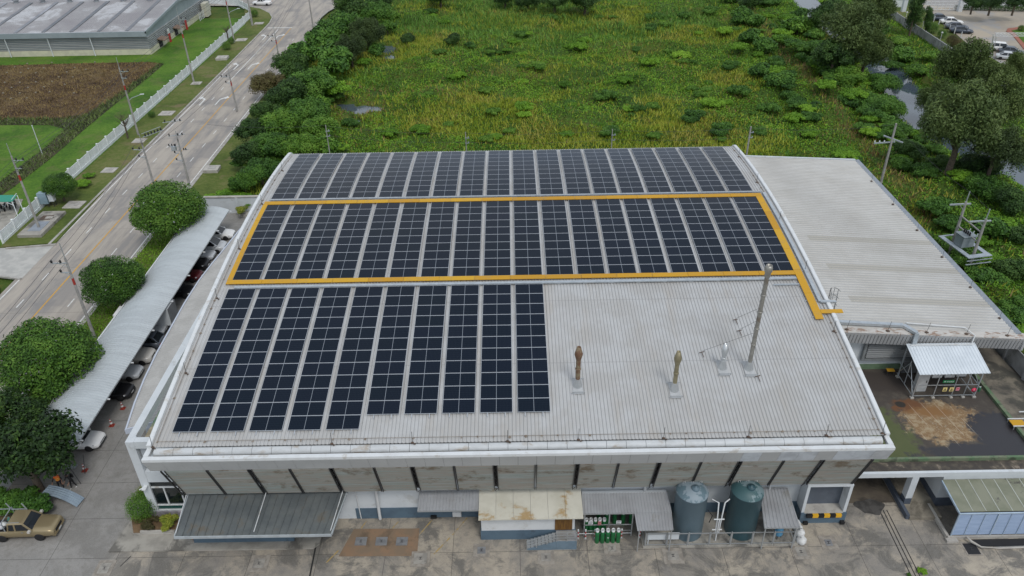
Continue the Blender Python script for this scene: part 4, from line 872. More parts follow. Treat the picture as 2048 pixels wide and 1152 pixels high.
def annexroof():
    m, nt, bs = nodes_of('annex_ribbed_roof'); bs.inputs['Roughness'].default_value = .45; p = pos(nt)
    c = ramp(nt, noise(nt, p, .3, 6, .65), [(.35, (.50, .495, .475)), (.65, (.43, .42, .395))])
    g = noise(nt, pos(nt, (.25, 2.6, 1)), .8, 5, .7); c = mix(nt, ramp(nt, g, [(.5, (0, 0, 0)), (.75, (.5, .5, .5))]), c, (.33, .315, .28))
    sy = nt.nodes.new('ShaderNodeSeparateXYZ'); nt.links.new(p, sy.inputs[0])
    for u, v in ((1760, 481), (1800, 538), (1850, 603)):
        y = PZ(u, v, 7.8).y; k = math_(nt, 'LESS_THAN', math_(nt, 'ABSOLUTE', math_(nt, 'SUBTRACT', sy.outputs[1], y)), .48)
        k = math_(nt, 'MULTIPLY', k, math_(nt, 'GREATER_THAN', sy.outputs[0], 29.6)); c = mix(nt, math_(nt, 'MULTIPLY', k, .85), c, (.37, .355, .315))
    fr = math_(nt, 'FRACT', math_(nt, 'DIVIDE', math_(nt, 'SUBTRACT', sy.outputs[1], 11.95), .42)); c = mix(nt, math_(nt, 'MULTIPLY', math_(nt, 'GREATER_THAN', fr, .80), .45), c, (.18, .175, .165))
    nt.links.new(c, bs.inputs['Base Color']); return m
m_aroof = annexroof()
def az(x): return 8.55-(x-24.9)*.067
AN(MB().corr((24.9, 11.95, az(24.9)), (24.9, 47.6, az(24.9)), (42.35, 48.1, az(42.35)), (42.15, 11.95, az(42.15)), .42, .055, 0, 1, flat=.55, thick=.08).build('roof', m_aroof))
m_gut = mat('blue_grey_gutter', (.30, .33, .37), .45, .2, (.25, .28, .31), 1.5)
AN(MB().hexa([(42.16, 11.8, 7.1), (42.6, 11.8, 7.1), (42.8, 48.3, 7.1), (42.36, 48.3, 7.1)], [(42.16, 11.8, 7.40), (42.6, 11.8, 7.5), (42.8, 48.3, 7.5), (42.36, 48.3, 7.40)]).build('gutter', m_gut))
AN(MB().hexa([(24.9, 47.6, 8.2), (42.36, 48.15, 7.0), (42.36, 48.35, 7.0), (24.9, 47.8, 8.2)], [(24.9, 47.6, 8.72), (42.36, 48.15, 7.55), (42.36, 48.35, 7.55), (24.9, 47.8, 8.72)]).build('far_cap', m_white2))
m_capst = mat('rust_streaked_cap', (.50, .48, .45), .6, 0, (.42, .40, .37), 1, .4, .7, (.22, .12, .07), 1.3, .54, .66, .8, stretch=(1, 3, 1))
AN(MB().hexa([(24.9, 11.3, 8.2), (42.9, 11.3, 7.0), (42.9, 11.94, 7.05), (24.9, 11.94, 8.25)], [(24.9, 11.3, 8.42), (42.9, 11.3, 7.22), (42.9, 11.94, 7.36), (24.9, 11.94, 8.56)]).build('near_cap', m_capst))
m_fasr = mat('ribbed_fascia_grey', (.40, .405, .41), .5, 0, (.34, .345, .35), .4)
mb = MB(); xs = np.linspace(24.9, 42.9, 61)
for a, b in zip(xs, xs[1:]):
    za, zb = 8.4-(a-24.9)*.067, 8.4-(b-24.9)*.067
    mb.hexa([(a+.03, 11.48, za-1.2), (b-.03, 11.48, zb-1.2), (b-.03, 11.6, zb-1.2), (a+.03, 11.6, za-1.2)], [(a+.03, 11.26, za), (b-.03, 11.26, zb), (b-.03, 11.5, zb), (a+.03, 11.5, za)])
    mb.hexa([(a-.03, 11.54, za-1.2), (a+.03, 11.54, za-1.2), (a+.03, 11.6, za-1.2), (a-.03, 11.6, za-1.2)], [(a-.03, 11.34, za), (a+.03, 11.34, za), (a+.03, 11.5, za), (a-.03, 11.5, za)])
AN(mb.build('fascia', m_fasr))
AN(MB().hexa([(42.7, 11.3, 6.0), (42.9, 11.3, 6.0), (42.9, 13.6, 6.0), (42.7, 13.6, 6.0)], [(42.7, 11.3, 7.2), (42.9, 11.3, 7.2), (42.9, 13.6, 7.09), (42.7, 13.6, 7.09)]).build('end_fascia', m_fasr))
AN(MB().hexa([(24.8, 12.31, 0), (39.0, 12.31, 0), (39.0, 47.4, 0), (24.8, 47.4, 0)], [(24.8, 12.31, 8.2), (39.0, 12.31, 7.25), (39.0, 47.4, 7.25), (24.8, 47.4, 8.2)]).build('wall', m_white2))
AN(MB().box(24.9, 39.0, 12.25, 12.305, 3.505, 4.05).build('wall_base', mat('green_wall_base', (.14, .21, .13), .7, 0, (.10, .16, .09), 1)))
for x0_, x1_ in ((29.9, 36.9), (37.3, 38.7)):
    v = AN(MB().box(x0_, x1_, 12.2, 12.304, 4.75, 6.4).build('vent_window', m_strut)); mb = MB()
    for k in range(7): mb.hexa([(x0_+.25, 12.02, 4.95+k*.2), (x1_-.15, 12.02, 4.95+k*.2), (x1_-.15, 12.195, 5.03+k*.2), (x0_+.25, 12.195, 5.03+k*.2)], [(x0_+.25, 12.02, 4.975+k*.2), (x1_-.15, 12.02, 4.975+k*.2), (x1_-.15, 12.195, 5.055+k*.2), (x0_+.25, 12.195, 5.055+k*.2)])
    o = mb.build('louvre_blade', m_steel, v)
    o = MB().box(x0_-.12, x0_+.1, 11.95, 12.195, 4.65, 6.5).box(x1_-.1, x1_+.08, 11.95, 12.195, 4.65, 6.5).box(x0_+.11, x1_-.11, 11.95, 12.195, 4.66, 4.82).build('vent_frame', mat('grey_vent_frame', (.22, .235, .24), .5), v)
AN(MB().box(39.005, 39.35, 12.3, 12.65, 3.505, 7.2).bar((39.3, 12.4, 6.1), (41.2, 12.4, 7.0), .14).build('corner_column', mat('grey_column_paint', (.42, .44, .46), .6)))
for y in (14, 19, 24.5, 30, 36, 42): 
    p = Vector((41.9, y, az(41.9)+.08)); AN(MB().ico(p, .16, 1, 1, (1, 1, .4)).tube([p, p+Vector((0, 0, .8))], .015, 5).build('lightning_rod', [m_strut, m_rust]))
for x in (27.6, 31.1, 34.4, 37.8, 41.3): p = Vector((x, 11.6, az(x)-.05)); AN(MB().ico(p, .15, 1, 1, (1.4, 1, .5)).tube([p, p+Vector((.15, .1, .9))], .015, 5).build('lightning_rod', [m_strut, m_rust]))
# cable duct over the annex eave, ladder with its cage
tray('cable_duct', 'silver cable duct along the annex eave bending down towards the shelter', [(25.6, 12.3, az(25.6)+.2), (32.6, 12.15, az(32.6)+.2), (33.35, 11.2, az(33)+.1), (33.35, 11.15, 7.0)], .36, .22)
tag(MB().tube([(33.0, 12.5, az(33)+.22), (37.9, 12.2, az(38)+.2), (38.3, 11.2, az(38.6)+.1), (38.2, 11.12, 7.0)], .06, 6).build('conduit', m_white), 'white conduit beside the silver duct at the annex eave', 'conduit')
ld = thing('caged_ladder', 'thin steel caged ladder from the annex roof up to the main roof', 'ladder', (26.1, 9.5, 7.5)); mb = MB()
LDY = 12.2; zb_ = az(26)-.2
for dx in (0, .5): mb.bar((26.0+dx, LDY, zb_), (25.75+dx, LDY-.3, zb_+3.6), .05)
CN(mb.build('stile', m_steel), ld); mb = MB()
for k in range(11): mb.bar((26.0-.022*k, LDY-.027*k, zb_+.25+.31*k), (26.5-.022*k, LDY-.027*k, zb_+.25+.31*k), .03)
CN(mb.build('rung', m_steel), ld)
mb = MB()
for k in range(4): mb.tube([(26.25+.38*math.cos(a), LDY+.1+.6*math.sin(a), zb_+1.3+.7*k) for a in np.linspace(0, PI, 9)], .02, 5)
for a in (.5, 1.2, 1.95, 2.64): mb.bar((26.25+.38*math.cos(a), LDY+.1+.6*math.sin(a), zb_+1.3), (26.25+.38*math.cos(a), LDY+.1+.6*math.sin(a), zb_+3.4), .025)
CN(mb.build('cage', m_strut), ld)
# inverter shelter
sh = thing('inverter_shelter', 'open galvanised shelter with a bright white sheet roof on the terrace', 'shelter', (35.6, 10, 3.5)); SH = lambda o: CN(o, sh)
SH(MB().corr((32.8, 8.2, 6.1), (38.6, 8.25, 6.1), (38.5, 11.22, 7.0), (32.75, 11.22, 7.0), .26, .035, thick=.05).build('roof_sheet', mat('bright_white_sheet', (.66, .71, .75), .35, .1, (.60, .65, .69), .6)))
SH(MB().bar((33.0, 11.0, 7.0), (38.3, 11.0, 7.0), .14, .06).build('roof_ridge', m_white))
for x in (32.85, 38.0):
    for y in (8.35, 11.1): SH(MB().bar((x, y, 3.62), (x+.05, y, 6.05+(y-8.2)*.29), .09).build('post', m_galv)); SH(MB().box(x-.14, x+.14, y-.14, y+.14, 3.505, 3.64).build('footing', m_conclight))
for x in (34.6, 36.1, 37.1): SH(MB().bar((x, 8.35, 3.62), (x, 8.35, 6.1), .05).build('post', m_galv)); SH(MB().box(x-.12, x+.12, 8.23, 8.47, 3.505, 3.62).build('footing', m_conclight))
mb = MB()
for z in (3.75, 4.85): mb.bar((32.85, 8.35, z), (38.0, 8.35, z), .05); mb.bar((32.85, 8.35, z), (32.85, 11.4, z), .05); mb.bar((38.0, 8.35, z), (38.0, 11.4, z), .05)
mb.bar((32.85, 8.4, 3.8), (32.85, 9.9, 6.0), .04).bar((32.85, 11.3, 3.8), (32.85, 9.9, 6.0), .04).bar((32.85, 9.9, 3.75), (32.85, 9.9, 6.2), .05).bar((37.1, 8.36, 4.7), (38.0, 8.36, 3.8), .05).bar((36.9, 8.36, 6.0), (37.5, 8.36, 4.9), .05).bar((38.0, 8.36, 4.95), (37.4, 8.36, 6.0), .05)
SH(mb.build('brace', m_galv))
SH(MB().box(37.2, 37.97, 11.3, 11.34, 3.8, 6.1).box(33.2, 37.2, 11.35, 11.39, 3.75, 4.9).build('back_sheet', mat('shelter_back_mesh', (.12, .125, .13), .6)))
cbn = thing('electrical_cabinet', 'tall pale grey electrical cabinet standing under the white shelter', 'cabinet', (33.9, 9.4, 3.5)); MB().box(-.42, .42, -.3, .3, .06, 2.3).build('body', mat('cabinet_grey', (.50, .51, .51), .5), cbn); MB().box(-.1, .33, -.32, -.301, 1.85, 2.15).build('display_window', m_glass, cbn); MB().box(.22, .27, -.33, -.301, 1.0, 1.25).build('handle', m_black, cbn); MB().box(-.42, .42, -.28, .28, 0, .055).build('plinth', m_strut, cbn)
for i, (x, z, lab) in enumerate(((35.15, 5.05, 'white inverter box next to the tall grey cabinet'), (36.2, 5.05, 'white inverter box in the middle of three on the frame'), (37.15, 5.15, 'white inverter box nearest the green bin post'))):
    t = thing('inverter', lab, 'inverter', (x, 9.6, z), 0, 'white inverters on the frame'); MB().box(-.4, .4, -.14, .14, -.33, .33).build('housing', m_white, t); MB().box(-.46, .46, .145, .2, -.6, .6).build('mounting_plate', m_strut, t); MB().box(-.05, .07, -.152, -.141, -.04, .09).build('screen', m_black, t); MB().box(-.42, .42, -.1, .13, -.5, -.335).build('cable_box', m_strut, t)
t = thing('green_sign', 'green sign with white lettering hung under the inverter boxes', 'sign', (35.9, 8.95, 4.72)); MB().box(-.48, .48, -.012, .012, -.14, .14).build('board', plain('sign_green', (.02, .22, .08), .5), t)
mb = MB()
mb.add([(-.4, -.016, 0), (-.3, -.016, -.07), (-.3, -.016, .07)], [(0, 1, 2)]); mb.box(-.3, -.22, -.018, -.0125, -.02, .02)
for k, (a, b) in enumerate(((-.14, -.03), (.0, .1), (.13, .27), (.3, .42))): mb.box(a, b, -.018, -.0125, .0, .05); mb.box(a, b-.03, -.018, -.0125, -.07, -.04)
mb.build('lettering', m_white, t)
m_warn = plain('warning_yellow', (.75, .62, .25), .6)
for i, x in enumerate((35.35, 35.9)):
    t = thing('warning_sign', ['pale yellow warning sign left of its twin below the green sign', 'pale yellow warning sign next to the pink sign on the shelter rail'][i], 'sign', (x, 8.3, 4.42), 0, 'warning signs on the shelter rail'); MB().box(-.17, .17, -.01, .01, -.2, .2).build('board', m_warn, t); MB().add([(-.1, -.014, -.02), (.1, -.014, -.02), (0, -.014, .14)], [(0, 1, 2)]).box(-.11, .11, -.016, -.0105, -.14, -.07).build('symbol', m_black, t)
t = thing('warning_sign', 'small pink sign on the shelter rail beside the yellow ones', 'sign', (36.4, 8.3, 4.45)); MB().box(-.15, .15, -.01, .01, -.17, .17).build('board', plain('sign_pink', (.62, .28, .33), .6), t); MB().box(-.11, .11, -.016, -.0105, .03, .09).box(-.11, .11, -.016, -.0105, -.1, -.06).build('symbol', m_red, t)
t = thing('warning_sign', 'round red sign with a white flash at the right shelter post', 'sign', (37.75, 8.27, 4.35)); o = MB().lathe([(.2, 0), (.2, .02), (.001, .021)], 18).build('board', plain('signal_red', (.72, .03, .10), .5), t); o.rotation_euler = (R(90), 0, 0); MB().add([(.03, -.026, .11), (-.06, -.026, -.01), (.0, -.026, -.01), (-.03, -.026, -.11), (.07, -.026, .02), (.01, -.026, .02)], [(0, 1, 2, 3, 4, 5)]).build('symbol', m_white, t)
t = thing('fire_extinguisher', 'green fire extinguisher hung on the right shelter post', 'extinguisher', (38.25, 8.35, 4.1)); MB().lathe([(.09, 0), (.1, .04), (.1, .38), (.04, .46), (.001, .47)], 12).build('body', plain('extinguisher_green', (.02, .13, .06), .4), t); MB().box(-.09, .07, -.02, .02, .47, .53).build('handle', m_white, t)
t = thing('step_stool', 'small yellow step beside the shelter at the annex wall', 'step', (32.3, 11.5, 3.505)); MB().box(-.32, .32, -.2, .2, .45, .5).build('tread', m_yellow, t); [MB().bar((x, y, 0), (x*.85, y*.85, .45), .04).build('leg', m_strut, t) for x in (-.3, .3) for y in (-.18, .18)]
t = thing('footbridge', 'white framed yellow grating step crossing the green kerb at the right edge', 'step', (39.6, 4.9, 3.75)); MB().box(-.5, .55, -.4, .25, .05, .1).build('grating', m_yellow, t); MB().bar((-.55, -.5, .12), (2.4, -.5, .12), .07).bar((-.55, .35, .12), (2.4, .35, .12), .07).bar((.6, .9, .35), (2.4, .9, .35), .07).build('frame', m_white, t); [MB().bar((x, y, -.24 if x < 0 else -.2), (x, y, .1), .05).build('leg', m_steel, t) for x in (-.45, 1.2) for y in (-.5, .35)]
# far boundary wall by the terrace path
bw = thing('precast_wall', 'weathered precast concrete wall along the terrace path', 'wall', (43.4, 20, 0)); m_pre = mat('weathered_precast', (.34, .345, .345), .85, 0, (.26, .265, .265), .8, .35, .7, (.12, .12, .11), .5, .6, .75, .6)
for k in range(17): y = 1.5+k*3; CN(MB().box(43.35, 43.43, y, y+2.99, 0, 5.3).build('panel', m_pre), bw)
for k in range(17): y = 1.5+k*3; CN(MB().box(43.2, 43.345, y-.1, y+.1, 0, 5.36).build('post', m_pre), bw)
# blue clad shed under the terrace edge
bs_ = thing('blue_shed', 'lean-to shed with blue ribbed cladding and an olive stained roof', 'shed', (35, -1.6, 0)); BS = lambda o: CN(o, bs_)
m_olive = mat('algae_stained_sheet', (.22, .225, .165), .6, 0, (.175, .185, .13), .8, .35, .7, (.06, .055, .05), .45, .68, .72, .8)
mb = MB(); xs = np.linspace(31.6, 43, 13)
for a, b in zip(xs, xs[1:]): mb.hexa([(a+.01, -2.95, 2.56), (b-.01, -2.95, 2.56), (b-.01, -.13, 2.84), (a+.01, -.13, 2.84)], [(a+.01, -2.95, 2.6), (b-.01, -2.95, 2.6), (b-.01, -.13, 2.88), (a+.01, -.13, 2.88)]); mb.hexa([(b-.03, -2.94, 2.602), (b+.03, -2.94, 2.602), (b+.03, -.14, 2.882), (b-.03, -.14, 2.882)], [(b-.025, -2.94, 2.625), (b+.025, -2.94, 2.625), (b+.025, -.14, 2.905), (b-.025, -.14, 2.905)], 1)
BS(mb.build('roof', [m_olive, mat('pale_batten', (.45, .47, .42), .6)]))
def cladmat():
    m, nt, b = nodes_of('blue_ribbed_cladding'); b.inputs['Roughness'].default_value = .4; p = pos(nt)
    c = ramp(nt, noise(nt, pos(nt, (1, 1, 5)), .9, 5, .6), [(.3, (.24, .32, .46)), (.7, (.31, .40, .55))]); nt.links.new(c, b.inputs['Base Color']); return m
m_clad = cladmat(); mb = MB()
for k in range(22): z = .28+k*.103; mb.hexa([(31.55, -3.08, z), (43, -3.08, z), (43, -3.0, z), (31.55, -3.0, z)], [(31.55, -3.03, z+.1), (43, -3.03, z+.1), (43, -3.0, z+.1), (31.55, -3.0, z+.1)])
BS(mb.build('front_cladding', m_clad)); mb = MB()
for k in range(13): x = 31.55+k*.95; mb.bar((x, -3.1, .25), (x, -3.1, 2.56), .07 if k % 3 == 0 else .03)
mb.bar((31.5, -3.12, 2.57), (43, -3.12, 2.57), .08); BS(mb.build('cladding_frame', mat('pale_blue_trim', (.42, .52, .62), .45)))
BS(MB().bar((31.58, -2.98, 2.5), (31.58, -.15, 2.78), .09, .16).build('side_trim', mat('pale_blue_side_trim', (.40, .50, .60), .45)))
BS(MB().box(31.3, 43, -3.25, -3.105, 0, .24).box(31.1, 31.9, -3.6, -3.255, 0, .2).box(31.2, 31.4, -3.1, -.1, 0, .3).build('plinth', m_conclight))
tag(MB().tube([(32.6, -3.35, .35), (32.75, -3.7, .28), (33.3, -4.1, .12), (34.5, -4.15, .12), (44, -4.0, .12)], .09, 8).build('ground_pipe', m_conclight), 'pale bent pipe lying before the blue shed', 'pipe')
sheet('wet_gutter', [(33.0, -3.3), (44, -3.3), (44, -3.9), (33.5, -3.95)], .014, m_dark, thick=.01)

# ================================================================ carport
cp = thing('carport', 'long arched white ribbed carport roof over a row of cars', 'carport', (-38, 25, 0)); CP = lambda o: CN(o, cp)
CP(MB().corr((-40.55, 5.3, 2.25), (-40.55, 46.8, 2.25), (-35.5, 46.4, 2.98), (-35.4, 5.0, 2.98), .31, .04, 0, 10, bulge=.8, thick=.03).build('roof_sheet', mat('pale_carport_sheet', (.48, .52, .54), .45, .05, (.43, .465, .485), .7, stretch=(.3, 2, 1))))
CP(MB().bar((-35.44, 5.0, 2.93), (-35.54, 46.4, 2.93), .07, .14).build('front_trim', m_steel)); CP(MB().bar((-40.68, 5.2, 2.2), (-40.68, 46.8, 2.2), .14, .14).build('gutter', m_white))
for k in range(9):
    y = 5.6+k*5.08; CP(MB().bar((-40.25, y, 0), (-40.25, y, 2.4), .14).build('post', m_white)); CP(MB().bar((-40.9, y, 2.1), (-40.2, y, 2.2), .12).bar((-40.2, y, 2.25), (-37.8, y, 3.1), .1).bar((-37.8, y, 3.1), (-35.2, y, 2.85), .1).build('arm', m_white))
CP(MB().bar((-38.2, 4.7, .02), (-36.2, 4.7, 2.7), .06).bar((-37.6, 4.6, 1.2), (-36.5, 4.6, 1.1), .06).build('end_brace', m_steel))

# ================================================================ vehicles
m_tyre = plain('tyre_rubber', (.015, .015, .016), .85); m_rim = plain('wheel_rim', (.42, .43, .45), .35, .7); m_lens = plain('headlamp_lens', (.62, .66, .70), .12, .2); m_tail = plain('tail_lamp', (.30, .01, .012), .3)
m_wind = plain('car_glass', (.012, .016, .02), .05, 0, spec=.7)
def paint(name, c, metal=.25): return plain(name, c, .28, metal)
PAINTS = {'white': paint('car_white', (.78, .78, .77), 0), 'silver': paint('car_silver', (.56, .58, .60), .15), 'black': paint('car_black', (.012, .012, .014), .1), 'grey': paint('car_dark_grey', (.11, .125, .15), .2), 'red': paint('car_dark_red', (.10, .012, .016), .2),
          'beige': paint('car_beige_silver', (.58, .56, .52), .15), 'gold': paint('car_gold', (.33, .265, .155), .45), 'blue': paint('car_slate', (.05, .065, .09), .25)}
def section(x, hw, z0, zs, zt, crown=.06):
    """one cross-section of a car body: sill, flank, shoulder and crowned top"""
    return [(x, -hw*.86, z0), (x, -hw*.985, z0+.10), (x, -hw, z0+(zs-z0)*.55), (x, -hw*.965, zs-.05), (x, -hw*.88, zt), (x, -hw*.4, zt+crown), (x, hw*.4, zt+crown), (x, hw*.88, zt), (x, hw*.965, zs-.05), (x, hw, z0+(zs-z0)*.55), (x, hw*.985, z0+.10), (x, hw*.86, z0)]
def car(color, label, kind='sedan', L=4.5, Wd=1.75, group=None):
    """nose towards +x, centred, wheels on z = 0"""
    t = thing('parked_car', label, 'car', (0, 0, 0), 0, group); P = PAINTS[color]; h = Wd/2; a, b = -L/2, L/2
    tall = {'sedan': 1.44, 'suv': 1.68, 'van': 1.88, 'hatch': 1.48, 'pickup': 1.70}[kind]; belt = {'sedan': .88, 'suv': 1.03, 'van': 1.05, 'hatch': .92, 'pickup': 1.03}[kind]; hood = belt-.08 if kind != 'van' else .98
    S = [(a, h*.78, .42, belt-.18, belt-.16), (a+.12, h*.93, .27, belt-.06, belt-.04), (a+.7, h, .22, belt, belt+.01), (-.2, h, .20, belt+.01, belt+.02), (b-1.35, h, .21, belt-.01, hood+.02), (b-.5, h*.985, .22, hood-.03, hood-.06), (b-.14, h*.90, .25, hood-.13, hood-.15), (b, h*.74, .34, hood-.28, hood-.27)]
    mb = MB(); ring = [section(*s) for s in S]; n = 12
    mb.add([p for r_ in ring for p in r_], [(i*n+j, (i+1)*n+j, (i+1)*n+(j+1) % n, i*n+(j+1) % n) for i in range(len(ring)-1) for j in range(n)], 0, True); mb.add(ring[0], [tuple(range(n))]); mb.add(ring[-1], [tuple(reversed(range(n)))])
    mb.build('body', P, t)
    if kind == 'sedan': G = (a+.55, a+1.30, b-2.05, b-1.22)
    elif kind == 'hatch': G = (a+.12, a+.62, b-1.95, b-1.15)
    elif kind == 'suv': G = (a+.12, a+.50, b-2.0, b-1.35)
    elif kind == 'van': G = (a+.1, a+.35, b-1.75, b-.75)
    else: G = (-.75, -.55, b-2.1, b-1.35)
    r0, r1, r2, r3 = G; zb = belt+.005; zt = tall-.05; wi = h*.90; wt = h*.70
    mb = MB(); mb.hexa([(r0, -wi, zb), (r3, -wi, zb), (r3, wi, zb), (r0, wi, zb)], [(r1, -wt, zt), (r2, -wt, zt), (r2, wt, zt), (r1, wt, zt)]); mb.build('window_glass', m_wind, t)
    mb = MB(); mb.hexa([(r1-.06, -wt-.03, zt), (r2+.04, -wt-.03, zt), (r2+.04, wt+.03, zt), (r1-.06, wt+.03, zt)], [(r1+.12, -wt*.9, zt+.07), (r2-.12, -wt*.9, zt+.07), (r2-.12, wt*.9, zt+.07), (r1+.12, wt*.9, zt+.07)]); 
    mb.build('roof', P, t)
    for s in (-1, 1):
        for xa, xb in ((r0, r1), (r3, r2), ((r0+r3)/2-.05, (r1+r2)/2-.05)): MB().bar((xa, s*wi, zb), (xb, s*wt, zt+.01), .09, .05).build('pillar', P, t)
    for s in (-1, 1):
        for x in (a+.85, b-.85):
            wl = thing('wheel', None, None, (0, 0, 0)); wl.parent = t; wl.location = (x, s*(h-.09), .32)
            o = MB().lathe([(.20, -.10), (.31, -.10), (.325, -.06), (.325, .06), (.31, .10), (.20, .10)], 18).build('tyre', m_tyre, wl); o.rotation_euler = (R(90), 0, 0)
            o = MB().lathe([(.205, -.07), (.205, .07), (.001, .075)], 14).lathe([(.001, -.075), (.205, -.07)], 14).build('rim', m_rim, wl); o.rotation_euler = (R(90), 0, 0)
        MB().hexa([(b-.42, s*h*.86-.1, hood-.24), (b-.10, s*h*.70-.12, hood-.28), (b-.06, s*h*.72+.10, hood-.28), (b-.42, s*h*.86+.11, hood-.24)], [(b-.44, s*h*.86-.1, hood-.10), (b-.16, s*h*.70-.12, hood-.16), (b-.14, s*h*.72+.08, hood-.16), (b-.44, s*h*.86+.09, hood-.10)]).build('headlight', m_lens, t)
        MB().box(a-.015, a+.09, s*h*.66-.14, s*h*.66+.14, belt-.34, belt-.19).build('tail_light', m_tail, t)
        MB().box(r3-.28, r3-.12, s*(h+.02)-.09, s*(h+.02)+.09, belt, belt+.12).build('wing_mirror', P, t)
    MB().box(b-.09, b+.022, -h*.46, h*.46, .52 if kind == 'sedan' else .6, hood-.24).build('grille', m_black, t)
    MB().box(b-.2, b+.012, -h*.7, h*.7, .30, .40).build('lower_grille', m_black, t)
    MB().box(b-.01, b+.03, -.22, .22, .42, .52).build('number_plate', m_white, t)
    return t
def at(o, x, y, rz=0.0, z=0.0): o.location = (x, y, z); o.rotation_euler = (0, 0, rz); return o
NX = -35.75
GC = 'cars parked under the carport'
def nose(o, u, v, L, rz=0.0): P = PZ(u, v, .6); return at(o, P.x-L/2+.05, P.y, rz)
nose(car('white', 'white car at the far end of the carport by the white wall', 'sedan', 4.4, 1.72, GC), 467, 466, 4.4)
nose(car('silver', 'tall silver van second from the far end of the carport', 'van', 4.7, 1.8, GC), 451, 492, 4.7)
nose(car('silver', 'silver saloon between the silver van and a black car', 'sedan', 4.5, 1.74, GC), 428, 508, 4.5)
nose(car('black', 'black suv in deep shade beside the silver saloon', 'suv', 4.5, 1.8, GC), 416, 527, 4.5)
nose(car('red', 'dark red car in deep shade under the carport', 'hatch', 4.1, 1.7, GC), 402, 549, 4.1)
nose(car('black', 'black car in deep shade next to the white box truck', 'sedan', 4.4, 1.75, GC), 388, 580, 4.4)
nose(car('silver', 'pale silver car just in front of the white box truck', 'sedan', 4.3, 1.72, GC), 331, 655, 4.3)
nose(car('grey', 'dark grey hatchback showing its slanted rear glass', 'hatch', 4.3, 1.76, GC), 325, 682, 4.3, PI)
nose(car('beige', 'large beige silver suv jutting out of the carport', 'suv', 4.7, 1.86, GC), 306, 710, 4.7)
nose(car('silver', 'silver saloon between the beige suv and a black car', 'sedan', 4.5, 1.76, GC), 281, 742, 4.5)
nose(car('black', 'glossy black saloon nearest the traffic cones', 'sedan', 4.6, 1.8, GC), 263, 780, 4.6)
nose(car('white', 'white saloon alone at the near end of the carport', 'sedan', 4.7, 1.82, GC), 203, 878, 4.7)
def boxtruck():
    t = thing('box_truck', 'white box truck sticking out in the middle of the carport', 'truck', (0, 0, 0)); MB().box(-3.4, .9, -.9, .9, .75, 2.75).build('cargo_box', m_white2, t); mb = MB()
    for x in (-3.4, .9-.0): mb.box(x-.03, x+.03, -.93, .93, .74, 2.78)
    mb.box(.905, .95, -.02, .02, .8, 2.7); mb.build('box_edge', mat('box_edge_grey', (.2, .21, .22), .5), t); MB().box(-4.9, -3.45, -.85, .85, .5, 2.1).build('cab', PAINTS['white'], t); MB().box(-4.8, .8, -.35, .35, .42, .72).build('chassis', m_strut, t)
    MB().box(-4.95, -4.6, -.78, .78, 1.2, 1.95).build('windscreen', m_wind, t)
    for s in (-1, 1):
        for x in (-4.2, -.5): o = MB().lathe([(.15, -.12), (.36, -.12), (.38, 0), (.36, .12), (.15, .12)], 16).build('wheel', m_tyre, t); o.rotation_euler = (R(90), 0, 0); o.location = (x, s*.78, .38)
    return t
P = PZ(348, 600, 2.7); at(boxtruck(), P.x-.9, P.y-.9)
